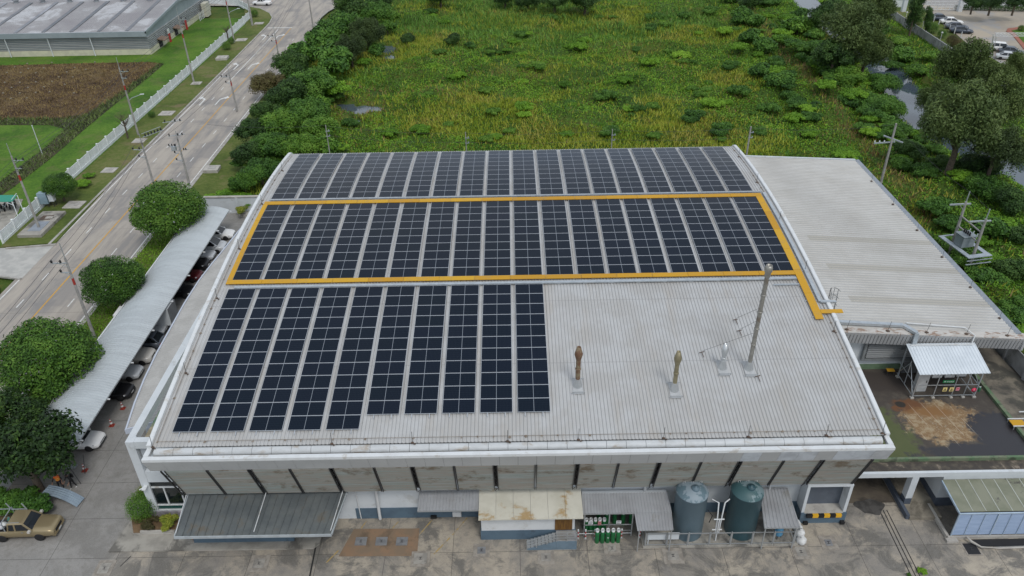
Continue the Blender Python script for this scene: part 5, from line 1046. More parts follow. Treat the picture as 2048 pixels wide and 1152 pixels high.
def pickup():
    t = thing('pickup_truck', 'gold extended-cab pickup with a ladder rack and loaded bed', 'pickup', (0, 0, 0)); P = PAINTS['gold']; h = .86
    S = [(-2.45, h*.95, .45, .98, .98), (-2.3, h, .38, 1.02, 1.02), (-.75, h, .36, 1.03, 1.03), (.9, h, .34, 1.05, 1.06), (1.2, h, .34, 1.04, 1.06), (2.1, h*.985, .36, .98, 1.0), (2.42, h*.94, .38, .92, .92), (2.52, h*.88, .42, .80, .80)]
    ring = [section(*s, crown=.03) for s in S]; n = 12; mb = MB()
    mb.add([p for r_ in ring for p in r_], [(i*n+j, (i+1)*n+j, (i+1)*n+(j+1) % n, i*n+(j+1) % n) for i in range(len(ring)-1) for j in range(n) if not (i in (0, 1) and j in (4, 5, 6))], 0, True); mb.add(ring[0], [tuple(range(n))]); mb.add(ring[-1], [tuple(reversed(range(n)))]); mb.build('body', P, t)
    MB().box(-2.4, -.8, -.72, .72, .62, .68).build('bed_floor', m_strut, t)
    mb = MB(); wi, wt = h*.94, h*.80
    mb.hexa([(-.72, -wi, 1.06), (1.05, -wi, 1.06), (1.05, wi, 1.06), (-.72, wi, 1.06)], [(-.6, -wt, 1.66), (.48, -wt, 1.66), (.48, wt, 1.66), (-.6, wt, 1.66)]); mb.build('window_glass', m_wind, t)
    mb = MB(); mb.hexa([(-.68, -wt-.04, 1.66), (.55, -wt-.04, 1.66), (.55, wt+.04, 1.66), (-.68, wt+.04, 1.66)], [(-.58, -wt*.93, 1.74), (.40, -wt*.93, 1.74), (.40, wt*.93, 1.74), (-.58, wt*.93, 1.74)])
    mb.build('roof', P, t); mb = MB()
    for s in (-1, 1):
        for xa, xb in ((-.72, -.6), (1.05, .5), (-.14, -.14)): MB().bar((xa, s*wi, 1.05), (xb, s*wt, 1.64), .11, .07).build('pillar', P, t)
        MB().bar((-.72, s*wi, 1.06), (1.05, s*wi, 1.06), .07, .06).build('window_sill', P, t)
    for s in (-1, 1):
        for x in (-1.36, 1.40):
            wl = thing('wheel', None, None); wl.parent = t; wl.location = (x, s*.78, .36)
            o = MB().lathe([(.2, -.11), (.34, -.11), (.36, -.06), (.36, .06), (.34, .11), (.2, .11)], 20).build('tyre', m_tyre, wl); o.rotation_euler = (R(90), 0, 0)
            mb = MB().lathe([(.225, -.06), (.225, .09), (.2, .1)], 16).lathe([(.001, -.08), (.05, -.08), (.06, .09), (.001, .1)], 10)
            for k in range(6): a = k*PI/3; mb.bar((.04*math.cos(a), .04*math.sin(a), s*-.085 if s < 0 else -.085), (.21*math.cos(a), .21*math.sin(a), -.08), .06, .04); mb.bar((.04*math.cos(a), .04*math.sin(a), .085), (.21*math.cos(a), .21*math.sin(a), .085), .06, .04)
            o = mb.build('rim', m_rim, wl); o.rotation_euler = (R(90), 0, 0)
        MB().hexa([(2.05, s*.66-.13, .66), (2.42, s*.56-.13, .64), (2.46, s*.56+.1, .64), (2.1, s*.66+.15, .66)], [(2.0, s*.66-.13, .88), (2.32, s*.56-.13, .82), (2.34, s*.56+.1, .82), (2.04, s*.66+.13, .88)]).build('headlight', m_lens, t)
        MB().box(.86, 1.04, s*.98-.11, s*.98+.11, 1.06, 1.22).build('wing_mirror', PAINTS['beige'], t); MB().box(-2.47, -2.40, s*.74-.09, s*.74+.09, .62, .92).build('tail_light', m_tail, t)
        MB().box(.25, .42, s*.872-.02, s*.872+.02, .93, .97).build('door_handle', m_rim, t)
    MB().box(2.36, 2.53, -.45, .45, .52, .76).build('grille', m_black, t); MB().box(2.3, 2.56, -.72, .72, .34, .50).build('bumper', P, t); MB().box(2.555, 2.58, -.2, .2, .38, .47).build('number_plate', m_white, t)
    mb = MB()
    for x in (-.9, -2.3):
        for s in (-.78, .78): mb.bar((x, s, 1.05), (x, s, 1.95), .05)
        mb.bar((x, -.78, 1.95), (x, .78, 1.95), .05)
    for s in (-.78, .78): mb.bar((-2.35, s, 1.75), (-.85, s, 1.75), .05)
    mb.bar((-.62, -.6, 1.74), (.25, -.6, 1.74), .04).bar((.2, .7, 1.7), (.0, .72, 2.35), .06).bar((-.95, .72, 1.8), (-1.15, .74, 2.4), .06).bar((-.95, .72, 1.75), (.2, .72, 1.75), .06)
    mb.build('ladder_rack', m_galv, t); MB().obox((.75, .05, 1.18), (.16, .3, .12), .2).build('dash_bundle', plain('pinkish_bundle', (.6, .12, .12), .6), t); return t
P = PZ(42, 1083); at(pickup(), -37.2, -1.2, R(1.6))
t = thing('cargo_bag', 'white crumpled bag lying in the pickup bed', 'bag', (-38.75, -1.35, .69), .3); b = MB().ico((0, 0, .22), .42, 0, 2, (1, .8, .55)); b.v = [(x*(1+.1*math.sin(9*y)), y*(1+.1*math.sin(8*x)), z*(1+.08*math.sin(7*x+5*y))) for x, y, z in b.v]; b.build('sack', m_sack, t); MB().lathe([(.05, .42), (.09, .5), (.02, .55)], 8).build('neck', m_white, t)
t = thing('gas_canister', 'small green canister standing in the pickup bed', 'canister', (-38.3, -.95, .69)); MB().lathe([(.13, 0), (.14, .05), (.14, .5), (.06, .6), (.06, .68), (.001, .69)], 12).build('body', plain('sea_green_paint', (.06, .24, .19), .4), t); MB().tube([(-.07, 0, .6), (-.07, 0, .75), (.07, 0, .75), (.07, 0, .6)], .012, 5).build('handle', m_steel, t)
t = thing('tool_crate', 'grey crate of tools in the pickup bed', 'crate', (-38.6, -1.75, .69)); MB().box(-.35, .35, -.25, .25, 0, .05).box(-.35, .35, -.25, -.22, .05, .36).box(-.35, .35, .22, .25, .05, .36).box(-.35, -.32, -.22, .22, .05, .36).box(.32, .35, -.22, .22, .05, .36).build('box', m_strut, t); MB().bar((-.3, -.1, .2), (.3, .1, .4), .05).bar((-.25, .1, .2), (.25, -.1, .45), .04).build('tool', m_galv, t)

# ================================================================ cones, people, sheets by the carport
m_cone = plain('cone_red_brown', (.28, .035, .02), .55)
for (u, v, lab) in ((246, 817, 'traffic cone farthest along the drive, nearest the black saloon'), (224, 851, 'traffic cone in the middle, between two others along the drive'), (170, 941, 'traffic cone nearest the two workers')):
    P = PZ(u, v); t = thing('traffic_cone', lab, 'traffic cone', P, 0, 'traffic cones along the drive'); MB().lathe([(.17, .03), (.125, .25)], 14).lathe([(.095, .42), (.07, .56)], 14).lathe([(.045, .68), (.035, .75), (.001, .76)], 14).build('cone', m_cone, t); MB().lathe([(.125, .25), (.095, .42)], 14).lathe([(.07, .56), (.045, .68)], 14).build('band', m_white, t); MB().box(-.21, .21, -.21, .21, 0, .035).build('base', m_cone, t)
def person(loc, rz, pts, edges, rad, label, hair, skinm, zones):
    """one skinned body from joints; zones picks the clothing material from the rest position"""
    me = bpy.data.meshes.new('body'); me.from_pydata([Vector(p) for p in pts], edges, []); o = bpy.data.objects.new('person', me); COL.objects.link(o)
    md = o.modifiers.new('skin', 'SKIN'); md.use_smooth_shade = True
    for i, r_ in enumerate(rad): me.skin_vertices[0].data[i].radius = (r_, r_) if not isinstance(r_, tuple) else r_
    me.skin_vertices[0].data[0].use_root = True
    sd_ = o.modifiers.new('sub', 'SUBSURF'); sd_.levels = 2; sd_.render_levels = 2
    dg = bpy.context.evaluated_depsgraph_get(); ev = o.evaluated_get(dg); m2 = bpy.data.meshes.new_from_object(ev); bpy.data.objects.remove(o)
    o = bpy.data.objects.new('person', m2); COL.objects.link(o); o.location = loc; o.rotation_euler = (0, 0, rz); m2.materials.clear()
    for mm in zones[0]: m2.materials.append(mm)
    for p in m2.polygons: p.material_index = zones[1](p.center); p.use_smooth = True
    tag(o, label, 'person'); hd = Vector(pts[hair[0]]); b = MB().ico(hd+Vector(hair[2]), .108, 0, 2, (1.0, 1.02, .95)); b.build('hair', hair[1], o); return o, hd
m_skin = plain('skin', (.30, .17, .11), .6); m_hair = plain('black_hair', (.012, .01, .009), .7); m_navy = plain('dark_navy_cloth', (.014, .016, .024), .85); m_blackc = plain('black_cloth', (.013, .013, .014), .85); m_orange = plain('orange_vest', (.72, .15, .02), .6); m_reflect = plain('yellow_reflective_band', (.8, .6, .12), .4); m_shoe = plain('white_shoe', (.62, .62, .6), .6)
def body(lean=0.0, armL=(.32, .25, .75), armR=(-.32, .25, .75), look=0.0, stride=.12):
    # x right, y forward, z up
    z = lambda h: h; sh = 1.42; L = lean
    pts = [(0, 0, .92), (0, L*.3, 1.12), (0, L*.75, 1.32), (0, L, 1.42), (0, L*1.15, 1.50), (0, L*1.35+.02, 1.60), (0, L*1.42+.02, 1.70)]
    edges = [(i, i+1) for i in range(6)]; rad = [(.145, .105), (.14, .10), (.165, .11), (.11, .085), .055, (.082, .095), (.06, .07)]
    for s, arm in ((1, armL), (-1, armR)):
        b = len(pts); sx = s*.185; hand = Vector(arm); shp = Vector((sx, L*.97, 1.385)); el = shp.lerp(hand, .5)+Vector((s*.05, -.07, -.03)); pts += [tuple(shp), tuple(el), tuple(hand)]; edges += [(3, b), (b, b+1), (b+1, b+2)]; rad += [.062, .045, .032]
        d = (hand-el).normalized(); palm = hand+d*.075; pts.append(tuple(palm)); edges.append((b+2, b+3)); rad.append((.036, .02)); sd2 = d.cross(Vector((0, 0, 1))); sd2 = sd2.normalized() if sd2.length > .1 else Vector((1, 0, 0))
        for k, (off, ln) in enumerate(((-.03, .068), (-.01, .08), (.01, .076), (.028, .06))): q = len(pts); f0 = palm+sd2*off+d*.02; f1 = f0+d*ln*.55; f2 = f1+d*ln*.4+Vector((0, 0, -.025)); pts += [tuple(f0), tuple(f1), tuple(f2)]; edges += [(b+3, q), (q, q+1), (q+1, q+2)]; rad += [.010, .009, .008]
        q = len(pts); t0 = hand+sd2*(-.03*s)+d*.02; pts += [tuple(t0), tuple(t0+d*.04-sd2*.035*s)]; edges += [(b+2, q), (q, q+1)]; rad += [.012, .009]
    for s in (1, -1):
        b = len(pts); f = s*stride; pts += [(s*.095, 0, .86), (s*.11, f*.45+.03, .49), (s*.12, f, .10), (s*.125, f+.05, .045), (s*.13, f+.17, .035)]; edges += [(0, b), (b, b+1), (b+1, b+2), (b+2, b+3), (b+3, b+4)]; rad += [(.092, .095), .062, .042, (.045, .04), (.042, .03)]
    return pts, edges, rad
def face(o, hd, d=1):
    b = MB()
    for s in (-1, 1): b.ico(hd+Vector((s*.035, .088, .0)), .012, 0, 1)
    b.build('eye', m_hair, o); MB().ico(hd+Vector((0, .1, -.03)), .018, 0, 1, (.8, 1, 1.3)).build('nose', m_skin, o); MB().ico(hd+Vector((0, .085, -.068)), .022, 0, 1, (1.3, .5, .35)).build('mouth', plain('lip', (.25, .09, .08), .6), o)
    for s in (-1, 1): MB().ico(hd+Vector((s*.085, .0, -.01)), .025, 0, 1, (.4, .8, 1.2)).build('ear', m_skin, o)
pts, ed, rd = body(.06, (.36, .42, 1.02), (-.33, .4, .98)); P = PZ(124, 977)
o, hd = person(P, R(200), pts, ed, rd, 'person in an orange safety vest and dark trousers beside the dark tree', (5, m_hair, (0, -.02, .03)), m_skin, ([m_skin, m_navy, m_orange, m_reflect, m_blackc], lambda c: 0 if c.z > 1.48 else (1 if c.z < .98 and abs(c.x) < .27 and c.z > .09 else (4 if c.z <= .09 else (2 if abs(c.x) < .21 else (4 if c.z > 1.12 and c.y < .3 else 0))))))
face(o, hd)
MB().lathe([(.172, 1.0), (.176, 1.2), (.18, 1.34), (.13, 1.43)], 18).build('vest', m_orange, o); [MB().lathe([(.181, z), (.183, z+.05)], 18).build('reflective_band', m_reflect, o) for z in (1.06, 1.22)]
pts, ed, rd = body(.16, (.25, .42, .95), (-.2, .45, .92), 0, .16); P = PZ(149, 975)
o, hd = person(P, R(160), pts, ed, rd, 'person in black clothes and white shoes bending beside the orange vest', (5, m_hair, (0, -.02, .03)), m_skin, ([m_skin, m_blackc, m_shoe], lambda c: 0 if (c.z > 1.5 or (c.y > .36 and c.z > .8)) else (2 if c.z < .11 else 1)))
face(o, hd); MB().obox((.02, -.17, 1.2), (.26, .12, .36), 0).build('backpack', m_blackc, o)
# corrugated sheet bowed between ground and hand
A_, B_ = PZ(92, 977, 1.0), PZ(163, 1003, .12); t = thing('roofing_sheet', 'bowed blue grey corrugated roofing sheet held beside the drive', 'metal sheet', (A_+B_)/2); d = (B_-A_); sdv = Vector((-d.y, d.x, 0)).normalized()*.95
c = lambda p: Vector(p)-t.location
mb = MB(); mb.corr(c(A_-sdv*.6), c(A_+sdv*.4), c(B_+sdv*.4), c(B_-sdv*.6), .19, .04, 0, 10, bulge=.3, flat=.5, thick=.02); mb.build('sheet', mat('blue_grey_new_sheet', (.28, .35, .41), .35, .2, (.24, .30, .36), 1.4), t); MB().bar(c(A_-sdv*.6), c(A_-sdv*.6)+Vector((-.9, -1.5, -.95)), .03).build('prop_rod', m_steel, t)
P = PZ(135, 934); t = thing('metal_plank', 'flat grey metal plank lying by the carport end', 'plank', P); MB().box(-1.0, .75, -.22, .22, .0, .05).build('deck', m_galv, t); MB().box(-1.02, .77, -.24, -.221, 0, .08).box(-1.02, .77, .221, .24, 0, .08).build('lip', m_steel, t)
for u, v, w_, lab in ((158, 948, .05, 'thin dark pole standing next to the nearest cone'), (150, 968, -.1, 'thin dark pole leaning by the workers')): P = PZ(u+12, v); tag(MB().tube([P, P+Vector((w_*6, .3, 1.9))], .025, 6).build('pole', m_strut), lab, 'pole')
# ================================================================ white fence along the far side of the road
m_fence = mat('white_fence_paint', (.78, .81, .82), .6, 0, (.70, .735, .745), .7)
def fence(name, label, pts, step=3.0, h=1.75, base=.42, mt=None, solid=False, grp=None):
    t = thing(name, label, 'fence', (pts[0][0], pts[0][1], 0)); mt = mt or m_fence
    P = [Vector((p[0], p[1], 0)) for p in pts]; k0 = Vector(t.location)
    for a, b in zip(P, P[1:]):
        L = (b-a).length; n = max(1, round(L/step)); d = (b-a)/n; rz = math.atan2(d.y, d.x); s = d.length
        for i in range(n):
            q = a+d*i; mb = MB(); mb.box(.12, s-.02, -.08, .08, 0, base); z1 = h-.1
            mb.box(.12, s-.02, -.03, .03, base+.1, base+.18).box(.12, s-.02, -.03, .03, z1-.05, z1).box(s/2-.04, s/2+.04, -.035, .035, base, z1)
            nb = 14
            for j in range(nb): x = .16+(s-.22)*j/nb; mb.box(x, x+(s/nb)*.8, -.012, .012, base+.18, z1-.06)
            o = mb.build('panel', mt, t); o.location = q-k0; o.rotation_euler = (0, 0, rz)
            o = MB().box(-.11, .11, -.11, .11, 0, h).box(-.14, .14, -.14, .14, h+.001, h+.06).build('post', mt, t); o.location = q-k0; o.rotation_euler = (0, 0, rz)
    return t
fence('perimeter_fence', 'long white post and panel fence along the far side of the road', [(-63.5, 44.0), (-63.9, 62.9), (-63.7, 100), tuple(PZ(502, 36)[:2]), tuple(PZ(497, 22)[:2]), tuple(PZ(478, 12)[:2]), tuple(PZ(400, 5)[:2]), tuple(PZ(330, 0)[:2])])
gt = thing('gate_leaf', 'small gate leaf with dark bars at the end of the white fence', 'gate', (-64.6, 42.5, 0)); MB().bar((-.9, .4, .3), (.9, -.2, .3), .08).bar((-.9, .4, 1.5), (.9, -.2, 1.5), .08).bar((-.9, .4, 0), (-.9, .4, 1.6), .12).bar((.9, -.2, 0), (.9, -.2, 1.6), .2).build('frame', m_fence, gt)
mb = MB()
for k in range(8): f = k/8+.06; mb.bar((-.9+1.8*f, .4-.6*f, .32), (-.9+1.8*f, .4-.6*f, 1.46), .05)
mb.build('bars', m_strut, gt)
P = PZ(52, 462, .15); t = thing('transformer_plinth', 'low grey concrete plinth with a blue lid at the white fence', 'plinth', (P.x+1.4, P.y+1.6, .13)); MB().box(-1.5, 1.5, -3.4, 3.2, -.1, .4).build('plinth', m_concrete, t); MB().box(-.7, .9, -2.4, .2, .4, .44).build('lid', mat('pale_blue_lid', (.26, .29, .33), .5), t); MB().box(-.8, .6, .7, 1.9, .4, .43).build('rusty_pit', m_rust, t); MB().box(-.1, .8, .9, 1.5, .43, .5).build('plank', m_conclight, t)
P = PZ(98, 412, .15); t = thing('meter_cabinet', 'blue grey meter cabinet on legs beside the fence tree', 'cabinet', P); MB().box(-.9, .3, -.4, .4, .5, 2.0).build('body', mat('blue_cabinet', (.26, .36, .42), .5), t); MB().box(.45, 1.1, -.3, .3, .8, 1.9).build('side_box', m_white2, t); [MB().bar((x, y, 0), (x, y, .8), .06).build('leg', m_strut, t) for x in (-.8, .2, .95) for y in (-.3, .25)]
# motorbike shelter
P0 = PZ(-30, 440, 0); t = thing('bike_shelter', 'green canopy over parked motorbikes at the left edge', 'shelter', (P0.x, P0.y, 0)); A_, B_, C_, D_ = PZ(-70, 404, 2.0), PZ(-70, 390, 2.2), PZ(34, 390, 2.2), PZ(24, 403, 2.0); MB().hexa([p-t.location-Vector((0, 0, .06)) for p in (A_, D_, C_, B_)], [p-t.location for p in (A_, D_, C_, B_)]).build('canopy', plain('green_canopy', (.02, .25, .17), .5), t)
for a in (D_, C_): q = a-t.location; MB().bar((q.x+.5, q.y-.7, 0), q, .09).bar((q.x+.1, q.y-.15, 1.5), (q.x-.7, q.y, 1.9), .06).build('post', m_white2, t)
MB().bar(D_-t.location+Vector((.4, -.55, .5)), C_-t.location+Vector((.4, -.55, .5)), .06).build('rail', m_white2, t)
def bike(P, rz, lab, col):
    t = thing('motorbike', lab, 'motorbike', P, rz, 'motorbikes under the green canopy')
    for x in (-.62, .62):
        o = MB().lathe([(.2, -.05), (.28, -.05), (.28, .05), (.2, .05), (.2, -.05)], 16).lathe([(.04, -.06), (.04, .06)], 8).build('wheel', m_tyre, t); o.rotation_euler = (R(90), 0, 0); o.location = (x, 0, .28)
    MB().tube([(-.35, 0, .55), (.1, 0, .45), (.35, 0, .6), (.5, 0, .85)], [.14, .12, .13, .07], 8).build('body', col, t); MB().tube([(-.62, 0, .72), (-.3, 0, .74), (.1, 0, .68)], [.08, .13, .09], 8).build('seat', m_black, t)
    MB().tube([(.62, 0, .28), (.45, 0, .95)], .035, 6).tube([(.38, -.3, 1.0), (.46, 0, .97), (.38, .3, 1.0)], .025, 6).build('handlebar', m_strut, t); MB().ico((.55, 0, .82), .08, 0, 1).build('headlight', m_lens, t)
for i, (u, v, lab, c) in enumerate(((2, 421, 'motorbike at the left edge of the green canopy', PAINTS['black']), (12, 418, 'pale blue motorbike in the middle of the green canopy', PAINTS['silver']), (22, 414, 'dark motorbike under the canopy post', PAINTS['blue']), (32, 412, 'dark motorbike farthest right under the canopy', PAINTS['black']))): bike(PZ(u, v+1), R(-75+i*4), lab, c)

# ================================================================ utility poles and their wires
m_pole = mat('concrete_pole', (.36, .35, .33), .85, 0, (.28, .27, .255), 1.5); m_redband = plain('red_pole_band', (.36, .035, .025), .7); m_insul = plain('insulator_black', (.02, .02, .022), .5); m_wire = plain('wire_grey', (.05, .05, .055), .6)
def upole(u, v, vt, label, lean=0.0, band=.68, arms=2, spike=1.6, r=.17, side=1, light=False, z=0.12, H=None, grp='concrete utility poles'):
    P = PZ(u, v, z); H = H or height(P, vt); t = thing('utility_pole', label, 'utility pole', P, 0, grp); Hp = H-spike
    mb = MB(); hs = [0, Hp*band, Hp*band+.75, Hp]; rr = lambda h: r*(1-.42*h/Hp)
    for i in range(3): mb.lathe([(rr(hs[i]), hs[i]), (rr(hs[i+1]), hs[i+1]-.001)], 8, (0, 0, 0), 1 if i == 1 and band < .95 else 0, a0=PI/8)
    mb.build('pole', [m_pole, m_redband], t)
    if spike: MB().tube([(0, 0, Hp-.3), (.0, 0, H)], .045, 5).build('lightning_spike', m_steel, t)
    pts = []
    for k in range(arms):
        zz = Hp-.55-k*1.05; ln = 1.35 if k == 0 else .8
        MB().bar((.05*side, -.12, zz), (-ln*side, -.12, zz), .09).bar((.05*side, -.12, zz-.4), (-ln*.6*side, -.12, zz-.02), .04).build('crossarm', m_galv, t)
        for x in ((-ln, -.5) if k == 0 else (-ln,)):
            MB().lathe([(.05, 0), (.11, .05), (.09, .12), (.12, .18), (.08, .28), (.001, .3)], 8, (x*side, -.12, zz+.04)).build('insulator', m_insul, t); pts.append(P+Vector((x*side, -.12, zz+.36)))
    if light: MB().tube([(0, 0, Hp*.52), (.6, .1, Hp*.56), (2.0, .3, Hp*.6)], .05, 6).build('lamp_arm', m_galv, t); MB().obox((2.25, .33, Hp*.605), (.6, .22, .1), .15).build('lamp_head', m_white2, t)
    if lean: t.rotation_euler = (0, R(lean), 0)
    return pts, P, H
far = []; W_ = []
L1 = [upole(80, 460, 287, 'red banded concrete pole nearest on the far verge, beside the plinth', side=-1), upole(277, 270, 115, 'red banded concrete pole with a street lamp arm beyond the road', light=True, side=-1), upole(388, 165, 0, 'red banded concrete pole before the far warehouse gable', side=-1, H=14.0), upole(469, 85, -60, 'concrete pole with a lamp arm near the fence bend', light=True, side=-1, H=13.5), upole(505, 51, -60, 'thick pale pole at the bend of the white fence', r=.26, band=.99, arms=0, H=13.5, spike=0)]
L2 = [upole(190, 676, 486, 'tall red banded pole between two round trees and the carport', side=1), upole(313, 388, 268, 'pole with many insulators rising behind the farthest round tree', band=.99, side=1), upole(474, 222, 128, 'red banded pole standing over the road by the dark trees', side=1), upole(561, 133, 50, 'red banded pole at the edge of the treeline by the road', side=1), upole(626, 54, -20, 'pole at the treeline near the road junction', side=1, H=13)]
upole(378, 366, 262, 'pole crowded with switchgear beside the farthest round tree', band=.99, arms=3, side=1)
P = PZ(376, 366, .1); t = thing('switchgear', 'grey switchgear with black bushings fixed on the pole by the round tree', 'switchgear', (P.x, P.y-.2, 5.2)); MB().box(-.9, -.3, -.2, .2, 0, .55).build('box', m_galv, t); MB().bar((-1.1, 0, -.1), (1.2, .4, -.1), .08).bar((-1.0, 0, 2.0), (1.3, .3, 2.2), .08).bar((-1.2, 0, 4.0), (1.4, .2, 4.2), .08).build('crossarm', m_galv, t)
for x, z in ((-.8, .55), (-.45, .55), (.7, -.05), (1.0, -.05), (-.8, 2.05), (.4, 2.1), (1.0, 2.15), (-.9, 4.05), (.5, 4.1), (1.2, 4.15)): MB().lathe([(.05, 0), (.1, .08), (.07, .16), (.1, .24), (.06, .34), (.001, .36)], 8, (x, .05, z)).build('insulator', m_insul, t)
P = PZ(313, 388, .1); t = thing('insulator_rack', 'rack of black insulators hung beside the pole over the road', 'insulator rack', (P.x+.3, P.y, 8.4)); MB().bar((0, 0, 0), (2.4, 1.3, .5), .09).bar((0, 0, .5), (2.2, 1.2, 1.0), .06).build('crossarm', m_galv, t)
for k in range(6): MB().lathe([(.06, 0), (.13, .1), (.09, .2), (.12, .3), (.001, .42)], 8, (.35+.36*k, .19+.2*k, .1+.075*k)).build('insulator', m_insul, t)
def wire(a, b, sag, label, cat='wire', r=.022):
    a, b = Vector(a), Vector(b); pts = [a.lerp(b, i/14)-Vector((0, 0, sag*4*(i/14)*(1-i/14))) for i in range(15)]
    return tag(MB().tube(pts, r, 4, caps=False).build('power_line', m_wire), label, cat, 'power lines')
for nm, LL in (('far verge', L1[:4]), ('near verge', L2)):
    for i in range(len(LL)-1):
        for k in range(3): wire(LL[i][0][min(k, len(LL[i][0])-1)], LL[i+1][0][min(k, len(LL[i+1][0])-1)], .7, f'{["outer", "middle", "lower"][k]} power line between poles {["nearest the camera", "beside the round trees", "along the dark trees", "near the junction"][i]} on the {nm} of the road')
for k in range(3):
    a = L2[0][0][k]; wire(a, a+Vector((.3, -34, -.3)), .6, f'{["outer", "middle", "lower"][k]} power line running off the near end of the near verge')
    a = L1[0][0][k]; wire(a, a+Vector((0, -34, -.2)), .6, f'{["outer", "middle", "lower"][k]} power line running off the near end of the far verge')
# slim poles in the lawn and along the far warehouse
for u, v, vt, lab in ((85, 309, 252, 'slim white pole in the lawn beyond the white fence'), (60, 130, 60, '')):
    if lab: P = PZ(u, v); t = thing('lawn_pole', lab, 'pole', P); h = height(P, vt); MB().tube([(0, 0, 0), (0, 0, h)], .06, 6).build('pole', m_white2, t); MB().ico((0, 0, h+.05), .1, 0, 1).build('cap', m_white2, t)
# poles and thin wires behind the factory
bp = []
for u, vt, lab in ((651, 250, 'thin pole behind the left end of the far roof edge'), (931, 264, 'thin pole behind the far roof edge, second from the left'), (1225, 258, 'thin pole behind the far roof edge, third from the left'), (1502, 253, 'concrete pole at the corner where the two roofs meet')):
    T = PY(u, vt, 55.0); t = thing('utility_pole', lab, 'utility pole', (T.x, 55, 0), 0, 'poles behind the factory'); r = .16 if u > 1400 else .085
    MB().lathe([(r, 0), (r*.65, T.z)], 8).build('pole', m_pole, t); MB().bar((-.1, -.1, T.z-.8), (.45, -.1, T.z-.8), .07).bar((-.1, -.1, T.z-1.5), (.4, -.1, T.z-1.5), .07).build('bracket', m_galv, t)
    for z in (.75, 1.45): MB().lathe([(.05, 0), (.08, .08), (.001, .2)], 6, (.35, -.1, T.z-z)).build('insulator', m_galv, t)
    bp.append(Vector((T.x, 55, T.z)))
for i in range(3):
    for k, dz in enumerate((.15, 1.4)): wire(bp[i]-Vector((0, 0, dz)), bp[i+1]-Vector((0, 0, dz)), .35, f'{["upper", "lower"][k]} thin wire behind the roof between the {["first and second", "second and third", "third and fourth"][i]} poles', r=.014)
    pass
wire(bp[0], bp[0]+Vector((-16, 2, -.4)), .4, 'thin wire from the leftmost rear pole into the trees', r=.014)
# pole with crossarm to the right of the annex
P = PZ(1752, 402, 0); T = height(P, 247); t = thing('utility_pole', 'concrete pole with pale crossarms right of the annex', 'utility pole', P); MB().lathe([(.2, 0), (.12, T)], 8).build('pole', m_pole, t); MB().bar((-2.2, 0, T-2.6), (.5, .1, T-2.5), .14).bar((-.8, .8, T-1.9), (1.0, -.9, T-2.2), .14).build('crossarm', m_galv, t)
for x in (-2.1, -1.5, -.9, .3): MB().lathe([(.06, 0), (.1, .1), (.07, .2), (.001, .3)], 6, (x, .05, T-2.5)).build('insulator', m_white2, t)
q = Vector(P)+Vector((0, 0, T)); hx = None
wire(q-Vector((0, 0, .1)), bp[3]-Vector((0, 0, .2)), .5, 'thin wire from the crossarm pole to the roof corner pole', r=.016)
# transformer platform on two poles
A_, B_ = PZ(1893, 522, 0), PZ(1932, 552, 0); t = thing('transformer_platform', 'two concrete poles carrying a transformer on a pale platform', 'transformer', ((A_.x+B_.x)/2, (A_.y+B_.y)/2, 0)); c0 = t.location
hA, hB = height(A_, 383), height(B_, 418); a, b = A_-c0, B_-c0; ax = (b-a).normalized(); pr = Vector((ax.y, -ax.x, 0))
if pr.x < 0: pr = -pr
for p_, h_ in ((a, hA), (b, hB)): MB().lathe([(.2, 0), (.13, h_*.86)], 8, p_).build('pole', m_pole, t); MB().bar(p_+Vector((0, 0, h_*.84)), p_+Vector((.05, 0, h_)), .09).build('spike', m_galv, t); MB().bar(p_+Vector((-1.7, 0, h_*.82)), p_+Vector((.6, 0, h_*.83)), .16).bar(p_+Vector((-.6, -.02, h_*.82)), p_+Vector((-.03, -.02, h_*.74)), .06).build('crossarm', m_galv, t)
zp = hB*.36
for f in (.66, .52): MB().bar(a+Vector((0, 0, hA*f)), b+Vector((0, 0, hB*f)), .11).build('cross_beam', m_pole, t)
m_plat = mat('pale_platform_steel', (.40, .45, .50), .45, .2)
n1 = a-ax*.7; n2 = b+ax*.7
for s, w_ in ((-1, .55), (1, .55)):
    o1, o2 = n1+pr*s*1.15, n2+pr*s*1.15; MB().bar(o1+Vector((0, 0, zp)), o2+Vector((0, 0, zp)), w_, .1).build('walkway_board', m_plat, t)
MB().bar(n2-pr*1.45+Vector((0, 0, zp+.01)), n2+pr*1.45+Vector((0, 0, zp+.01)), .6, .1).bar(n2-pr*1.6+ax*.35+Vector((0, 0, zp-.3)), n2+pr*1.5+ax*.35+Vector((0, 0, zp-.3)), .08).bar(n2-pr*1.6+ax*.35+Vector((0, 0, zp-.75)), n2+pr*1.5+ax*.35+Vector((0, 0, zp-.75)), .08).build('end_board', m_plat, t)
MB().bar(n1-pr*1.45+Vector((0, 0, zp+.01)), n1+pr*1.45+Vector((0, 0, zp+.01)), .2, .1).build('end_board', m_plat, t)
tf = MB(); m_ = (a+b)/2-pr*.15; tf.obox(m_+Vector((0, 0, zp+.75)), (1.3, 1.5, 1.3), math.atan2(ax.y, ax.x)); tf.obox(m_+Vector((0, 0, zp+1.44)), (1.5, 1.7, .06), math.atan2(ax.y, ax.x)); o = tf.build('transformer_tank', mat('transformer_grey', (.24, .28, .30), .45), t)
for k in range(4): MB().lathe([(.06, 0), (.12, .1), (.08, .2), (.11, .3), (.07, .42), (.001, .5)], 8, m_+ax*(-.45+.3*k)+Vector((0, 0, zp+1.47))).build('bushing', m_insul, t)
for k in range(3): p_ = (a+b)/2+pr*.6+ax*(-.6+.6*k)+Vector((0, 0, hB*.5)); MB().bar(p_, p_+Vector((.1, 0, .55)), .07).bar(p_, p_+Vector((-.35, 0, .05)), .06).build('fuse_cutout', m_white2, t)
